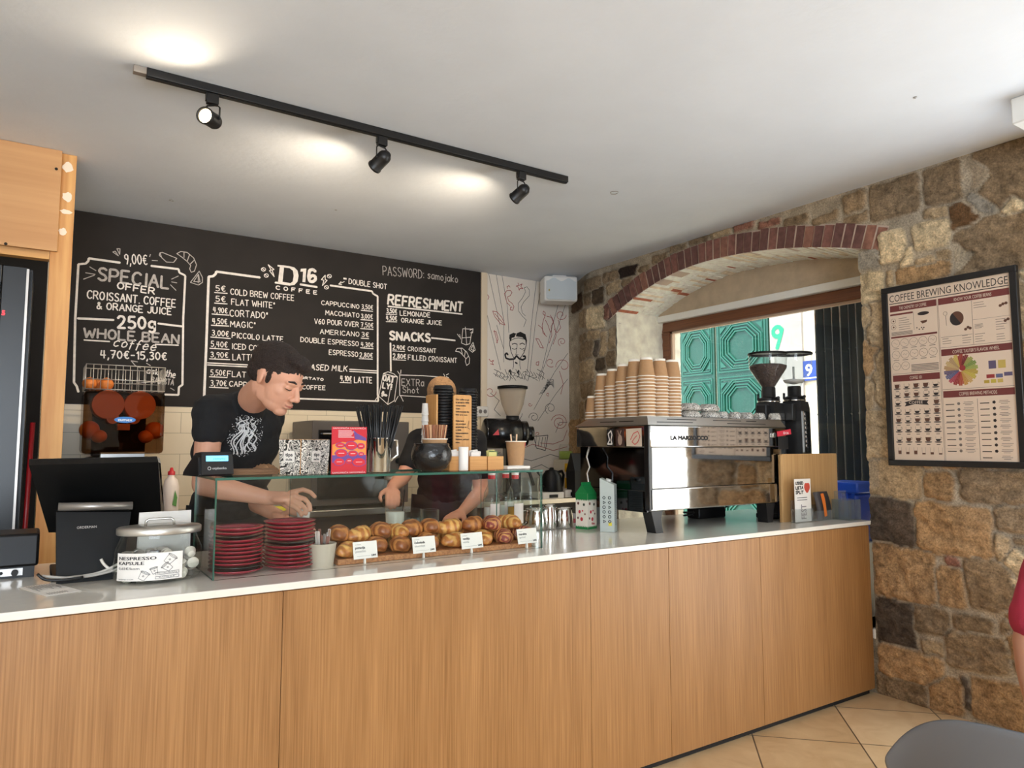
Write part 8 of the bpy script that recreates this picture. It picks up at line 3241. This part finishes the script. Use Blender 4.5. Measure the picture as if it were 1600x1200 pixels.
    for s in (-1, 1):
        fb.tube([(.092, s * .012, .017), (.094, s * .028, .023), (.083, s * .047, .019)], [.0035, .0042, .002], 6)
    fb.build('eyebrows', hair_m, P)
    fb = MB()
    fb.M = HM
    for s in (-1, 1):
        fb.tube([(.0885, s * .018, -.0085), (.0915, s * .031, -.0105), (.083, s * .046, -.0075)], .0014, 5)
    fb.build('eyelashes', mat('eyelash_dark', (34, 24, 20), .8), P)
    fb = MB()
    fb.M = HM
    fb.tube([(.094, -.021, -.0675), (.1035, -.008, -.067), (.1045, 0, -.068), (.1035, .008, -.067), (.094, .021, -.0675)], [.001, .0026, .003, .0026, .001], 6)
    fb.build('lips', mat('lip_colour', (176, 98, 86), .5), P)
    # clothes
    c = MB()
    torso(c, .012)
    for sd in 'RL':
        sh, el = L(J['sh' + sd]), L(J['el' + sd])
        limb(c, sh, sh.lerp(el, sleeves), .066, .064, 20)
    shirt = remeshed(c, 't_shirt', shirt_m, P, max(.005, voxel), 4, .004, 14)
    c = MB()
    for sd in 'RL':
        hp, kn, an = L(J['hp' + sd]), L(J['kn' + sd]), L(J['an' + sd])
        limb(c, hp, kn, .094, .070, 18)
        limb(c, kn, an + (kn - an).normalized() * .03, .070, .056, 18)
    c.ellip((0, 0, 0), (.172, .126, .12), 24, 14, M=frame_m(hip - Vector((0, 0, .03)), slf, sfw, spine))
    remeshed(c, 'trousers', trouser_m, P, .007, 3)
    if shoe:
        for sd in 'RL':
            an = L(J['an' + sd])
            c = MB()
            c.ellip((0, 0, 0), (.055, .05, .05), M=Matrix.Translation(an))
            c.ellip((0, 0, 0), (.125, .046, .038), 20, 12, M=frame_m(Vector((an.x, an.y, .040)) + bf * .07, bf, bl, Vector((0, 0, 1))))
            remeshed(c, 'shoe', mat('black_shoe', (24, 22, 22), .5), P, .006, 2)
    if apron:
        c = MB()
        vs, fs = [], []
        n1, n2 = 16, 12
        for i in range(n1 + 1):
            a = -1.35 + 2.7 * i / n1
            for j in range(n2 + 1):
                t = j / n2
                p = hip + Vector((0, 0, .10 - .62 * t))
                r1, r2 = .192 + .03 * t, .150 + .04 * t
                vs.append(p + bl * math.sin(a) * r1 + bf * math.cos(a) * r2 + bf * .012 * math.sin(i * 1.4) * t)
        for i in range(n1):
            for j in range(n2):
                q = i * (n2 + 1) + j
                fs.append((q, q + 1, q + n2 + 2, q + n2 + 1))
        c.add(vs, fs, 0, True)
        o = c.build('apron', apron, P)
        sm = o.modifiers.new('thick', 'SOLIDIFY')
        sm.thickness = .004
    return P, shirt, base, (sfw, slf, spine, mid)


def skin_mat(name, col):
    m = mat(name, col, .55, var=.05, var_scale=18, bump=.03, bump_scale=300)
    b = m.node_tree.nodes['Principled BSDF']
    b.inputs['Subsurface Weight'].default_value = .08
    b.inputs['Subsurface Radius'].default_value = (.02, .008, .004)
    b.inputs['Subsurface Scale'].default_value = .3
    return m


skin1 = skin_mat('skin', (216, 160, 132))
hair1 = mat('dark_brown_hair', (44, 30, 24), .6, bump=.9, bump_scale=240, var=.3, var_scale=120)
black_tee = mat('black_cotton', (20, 20, 22), .9, bump=.15, bump_scale=300)
black_tr = mat('black_trousers', (24, 24, 26), .9)
apr = mat('black_apron', (16, 16, 17), .8)
V = Vector
J = dict(head=dep(434, 589, 2.62), face=(.597, -.802), tilt=29, hs=1.03, body=(.2, -.98), neck=dep(397, 622, 2.76),
         shR=dep(330, 645, 2.74), shL=dep(418, 652, 3.00), elR=dep(318, 757, 2.70), wrR=dep(418, 778, 2.735), elL=dep(392, 778, 3.03), wrL=dep(421, 799, 2.86),
         hip=dep(356, 800, 3.05))
hz = V((J['hip'].x, J['hip'].y, .97))
J['hip'] = hz
J['hpR'], J['hpL'] = hz + V((-.09, -.02, -.06)), hz + V((.09, .02, -.06))
J['knR'], J['knL'] = V((hz.x - .10, hz.y - .01, .50)), V((hz.x + .10, hz.y + .03, .50))
J['anR'], J['anL'] = V((hz.x - .10, hz.y + .03, .085)), V((hz.x + .10, hz.y + .07, .085))
hands = {
    'R': dict(palm=dep(442, 778, 2.725), back=(0, -.25, 1), fingers=[
        [dep(456, 769, 2.735), dep(473, 765, 2.735), dep(485, 769, 2.73), dep(492, 776, 2.725)],
        [dep(461, 775, 2.72), dep(477, 780, 2.715), dep(484, 789, 2.71), dep(485, 797, 2.705)],
        [dep(459, 782, 2.705), dep(471, 788, 2.695), dep(478, 796, 2.69), dep(478, 803, 2.69)],
        [dep(453, 788, 2.69), dep(463, 794, 2.68), dep(469, 800, 2.675), dep(471, 805, 2.675)],
        [dep(438, 784, 2.76), dep(450, 793, 2.765), dep(461, 798, 2.755), dep(467, 803, 2.745)]]),
    'L': dict(palm=dep(440, 809, 2.80), back=(-.2, -.3, -.9), fingers=[
        [dep(456, 812, 2.78), dep(470, 820, 2.765), dep(483, 825, 2.75), dep(491, 829, 2.735)],
        [dep(455, 816, 2.795), dep(470, 825, 2.785), dep(484, 830, 2.77), dep(493, 833, 2.76)],
        [dep(452, 819, 2.81), dep(466, 829, 2.805), dep(479, 835, 2.795), dep(488, 838, 2.785)],
        [dep(448, 821, 2.825), dep(460, 832, 2.82), dep(471, 839, 2.815), dep(478, 842, 2.81)],
        [dep(444, 802, 2.78), dep(454, 800, 2.76), dep(461, 803, 2.745)]])}
P1, shirt1, base1, ax = person('person', 'barista in black printed T-shirt bending over his hands behind the case', J, skin1, hair1, black_tee, black_tr, .0038, hands, apron=apr, sleeves=.26)
# the white print on the shirt, laid on the cloth
me = shirt1.data
bvh = BVHTree.FromPolygons([v.co.copy() for v in me.vertices], [list(p.vertices) for p in me.polygons])
_, ring_c, _, _ = 0, dep(398, 694, 2.7) - base1, 0, 0
pc_, pn_, _, _ = bvh.find_nearest(ring_c)
pf = (ax[0] * .82 - Vector((_F.x, _F.y, 0)) * .35 + ax[1] * .0).normalized()
pu_ = Vector((0, 0, 1))
pr_ax = pu_.cross(pf).normalized()
b_ = MB()
rt = random.Random(8)


def on_shirt(u, v):
    o = pc_ + pr_ax * u + pu_ * v + pf * .25
    h_, n_, i_, d_ = bvh.ray_cast(o, -pf)
    return (h_ + n_ * .0012) if h_ is not None else None


def shirt_line(pts, r):
    q = [on_shirt(*p) for p in pts]
    q = [p for p in q if p is not None]
    if len(q) > 1:
        b_.tube(q, r, 5)


for k in range(9):
    x0 = -.05 + .0125 * k
    ph, am = rt.uniform(0, 6), rt.uniform(.006, .013)
    y0, y1 = rt.uniform(-.095, -.075), rt.uniform(-.01, .06)
    shirt_line([(x0 * (1 - .5 * t) + am * math.sin(ph + 7 * t), y0 + (y1 - y0) * t) for t in np.linspace(0, 1, 14)], rt.uniform(.0022, .0036))
for k in range(8):
    a = rt.uniform(-.8, .8)
    cx, cy = rt.uniform(-.035, .035), rt.uniform(0, .075)
    shirt_line([(cx + .004 * t * math.cos(a * t * .4) + .012 * math.sin(t * .9 + k), cy + .010 * (t - 3) * .9) for t in range(7)], .0022)
for k in range(260):
    a, r = rt.uniform(0, 6.28), math.sqrt(rt.uniform(.15, 1.12))
    p = on_shirt(.066 * r * math.cos(a), .098 * r * math.sin(a))
    if p is not None:
        s = rt.uniform(.0009, .0022)
        b_.ellip(p, (s, s, s), 5, 3)
b_.build('shirt_print', mat('shirt_print_white', (222, 222, 222), .8), shirt1)

cwp = dep(474, 806, 2.715)
wc_ = tag(MB().lathe([(0, .0), (.019, 0), (.021, .003), (.0265, .05), (.0265, .054), (.024, .054), (.02, .008), (0, .006)], 26).build('white_cup', mat('white_ceramic', (232, 228, 224), .25)), 'small white cup held under the fingers of the barista', 'cup')
wc_.location = cwp - V((0, 0, .027))

# second barista, mostly hidden behind the lids and the case
skin2 = skin_mat('skin_second', (206, 146, 120))
hair2 = mat('blond_hair', (172, 132, 92), .6, bump=.9, bump_scale=240, var=.35, var_scale=90)
c2 = dep(700, 790, 4.0)
J = dict(head=dep(690, 624, 3.95), face=(-.35, -.93), tilt=24, hs=1.0, body=(-.45, -.89), neck=dep(697, 662, 4.02))
hz = V((c2.x + .06, c2.y + .16, .93))
J['hip'] = hz
J['shR'], J['shL'] = dep(655, 690, 3.97), dep(742, 690, 4.10)
J['elR'], J['elL'] = dep(632, 742, 3.86), dep(752, 768, 4.02)
J['wrR'], J['wrL'] = dep(612, 762, 3.66), dep(722, 800, 3.80)
J['hdR'], J['hnR'], J['hdL'], J['hnL'] = (-.3, -.8, -.35), (0, -.2, 1), (-.8, -.4, -.2), (0, -.2, 1)
J['hpR'], J['hpL'] = hz + V((-.085, .02, -.06)), hz + V((.085, -.02, -.06))
J['knR'], J['knL'] = V((hz.x - .10, hz.y - .02, .49)), V((hz.x + .09, hz.y - .05, .49))
J['anR'], J['anL'] = V((hz.x - .10, hz.y + .03, .085)), V((hz.x + .10, hz.y, .085))
person('person', 'second worker in black with fair hair, standing behind the lid dispenser', J, skin2, hair2, mat('black_shirt_second', (26, 24, 25), .9), black_tr, .0065, apron=mat('brown_black_apron', (30, 22, 21), .55))

# seated guest at the right edge
skin3 = skin_mat('skin_third', (190, 138, 112))
Fh = Vector((math.sin(YAW), math.cos(YAW), 0))
bf3 = (_R * .5 - Fh * .87).normalized()
bl3 = Vector((0, 0, 1)).cross(bf3)
J = dict(face=bf3, tilt=8, body=bf3, shR=dep(1662, 838, 1.74))
J['shL'] = J['shR'] + bl3 * .36
J['neck'] = (J['shL'] + J['shR']) / 2 + V((0, 0, .09))
J['head'] = J['neck'] + bf3 * .045 + V((0, 0, .18))
J['elR'] = dep(1613, 1003, 1.76)
J['wrR'] = dep(1634, 1150, 1.74)
J['elL'] = J['shL'] + V((.03, .0, -.27))
J['wrL'] = J['elL'] + bf3 * .22 - bl3 * .05 + V((0, 0, -.08))
for s in 'RL':
    J['hd' + s], J['hn' + s] = bf3 + V((0, 0, -.2)), (0, 0, 1)
hz = (J['shL'] + J['shR']) / 2 + bf3 * -.03 + _R * .16
hz.z = .545
J['hip'] = hz
for s, g in (('R', -1), ('L', 1)):
    J['hp' + s] = hz + bl3 * .09 * g + V((0, 0, -.02))
    J['kn' + s] = J['hp' + s] + bf3 * .42 + V((0, 0, -.02))
    J['an' + s] = V((J['kn' + s].x, J['kn' + s].y, .085)) + bf3 * -.03
person('person', 'seated guest in a raspberry red T-shirt cut off by the right edge', J, skin3, mat('grey_brown_hair', (88, 74, 64), .7), mat('red_cotton', (168, 42, 66), .9, bump=.15, bump_scale=300), mat('blue_jeans', (52, 62, 84), .9), .006, sleeves=.78)
SEAT3 = hz

# ---------------------------------------------------------------- grey shell chairs
grey_sh = mat('grey_chair_plastic', (92, 92, 94), .42)
leg_w = wood('chair_beech', (206, 168, 122), (180, 138, 92), 'Z', rough=.5)


def shell_chair(label, loc, rz, top=.81):
    ch = thing('shell_chair', label, 'chair', loc, rz, 'grey shell chairs')
    vs, fs = [], []
    n1, n2 = 22, 26
    for i in range(n1 + 1):
        t = i / n1                       # 0 front of the seat, 1 top of the back
        if t < .5:
            s = t / .5
            y, z_, hwid = -.22 + .40 * s, .455 - .035 * math.sin(PI * s) , .225
            cup_ = .02
        else:
            s = (t - .5) / .5
            y, z_ = .18 + .085 * s + .02 * math.sin(PI * s), .44 + (top - .44) * s
            hwid = .225 * (1 - .0 * s)
            cup_ = .02 + .05 * math.sin(PI * min(1, s * 1.0)) + .015
        for j in range(n2 + 1):
            u = -1 + 2 * j / n2
            drop = 0
            if t > .5:
                s = (t - .5) / .5
                drop = .13 * s * abs(u) ** 3.2
            vs.append((hwid * u, y - cup_ * u * u * (1 if t > .5 else 0), z_ - drop + (cup_ * 1.6 * abs(u) ** 3 if t < .5 else 0)))
    for i in range(n1):
        for j in range(n2):
            a = i * (n2 + 1) + j
            fs.append((a, a + 1, a + n2 + 2, a + n2 + 1))
    m_ = MB()
    m_.add(vs, fs, 0, True)
    o = m_.build('shell', grey_sh, ch)
    md = o.modifiers.new('thick', 'SOLIDIFY')
    md.thickness = .008
    md.offset = 0
    sd = o.modifiers.new('sub', 'SUBSURF')
    sd.levels = sd.render_levels = 1
    for sx_, sy in ((-1, -1), (1, -1), (-1, 1), (1, 1)):
        m_ = MB()
        m_.tube([(sx_ * .13, sy * .10 - .02, .418), (sx_ * .21, sy * .20 - .02, .0)], [.016, .010], 12)
        m_.build('leg', leg_w, ch)
    m_ = MB()
    m_.box(-.14, -.13, .404, .14, .10, .417, bev=.004)
    m_.build('seat_plate', blackm, ch)
    return ch


cp_ = dep(1572, 1160, 1.36)
view = Vector((cp_.x, cp_.y, 0)).normalized()
# back of the shell at local +Y; turned so that the back is towards the camera
rzc = math.atan2(view.x, -view.y) - math.radians(8)
bk = Matrix.Rotation(rzc, 3, 'Z') @ Vector((0, .255, 0))
shell_chair('grey plastic shell chair in the right foreground, only its back in view', (cp_.x - bk.x, cp_.y - bk.y, 0), rzc, .782)
rz3 = math.atan2(bf3.x, -bf3.y)
c3 = V((SEAT3.x, SEAT3.y, 0)) + bf3 * .09
shell_chair('grey plastic shell chair under the guest in red', (c3.x, c3.y, 0), rz3)
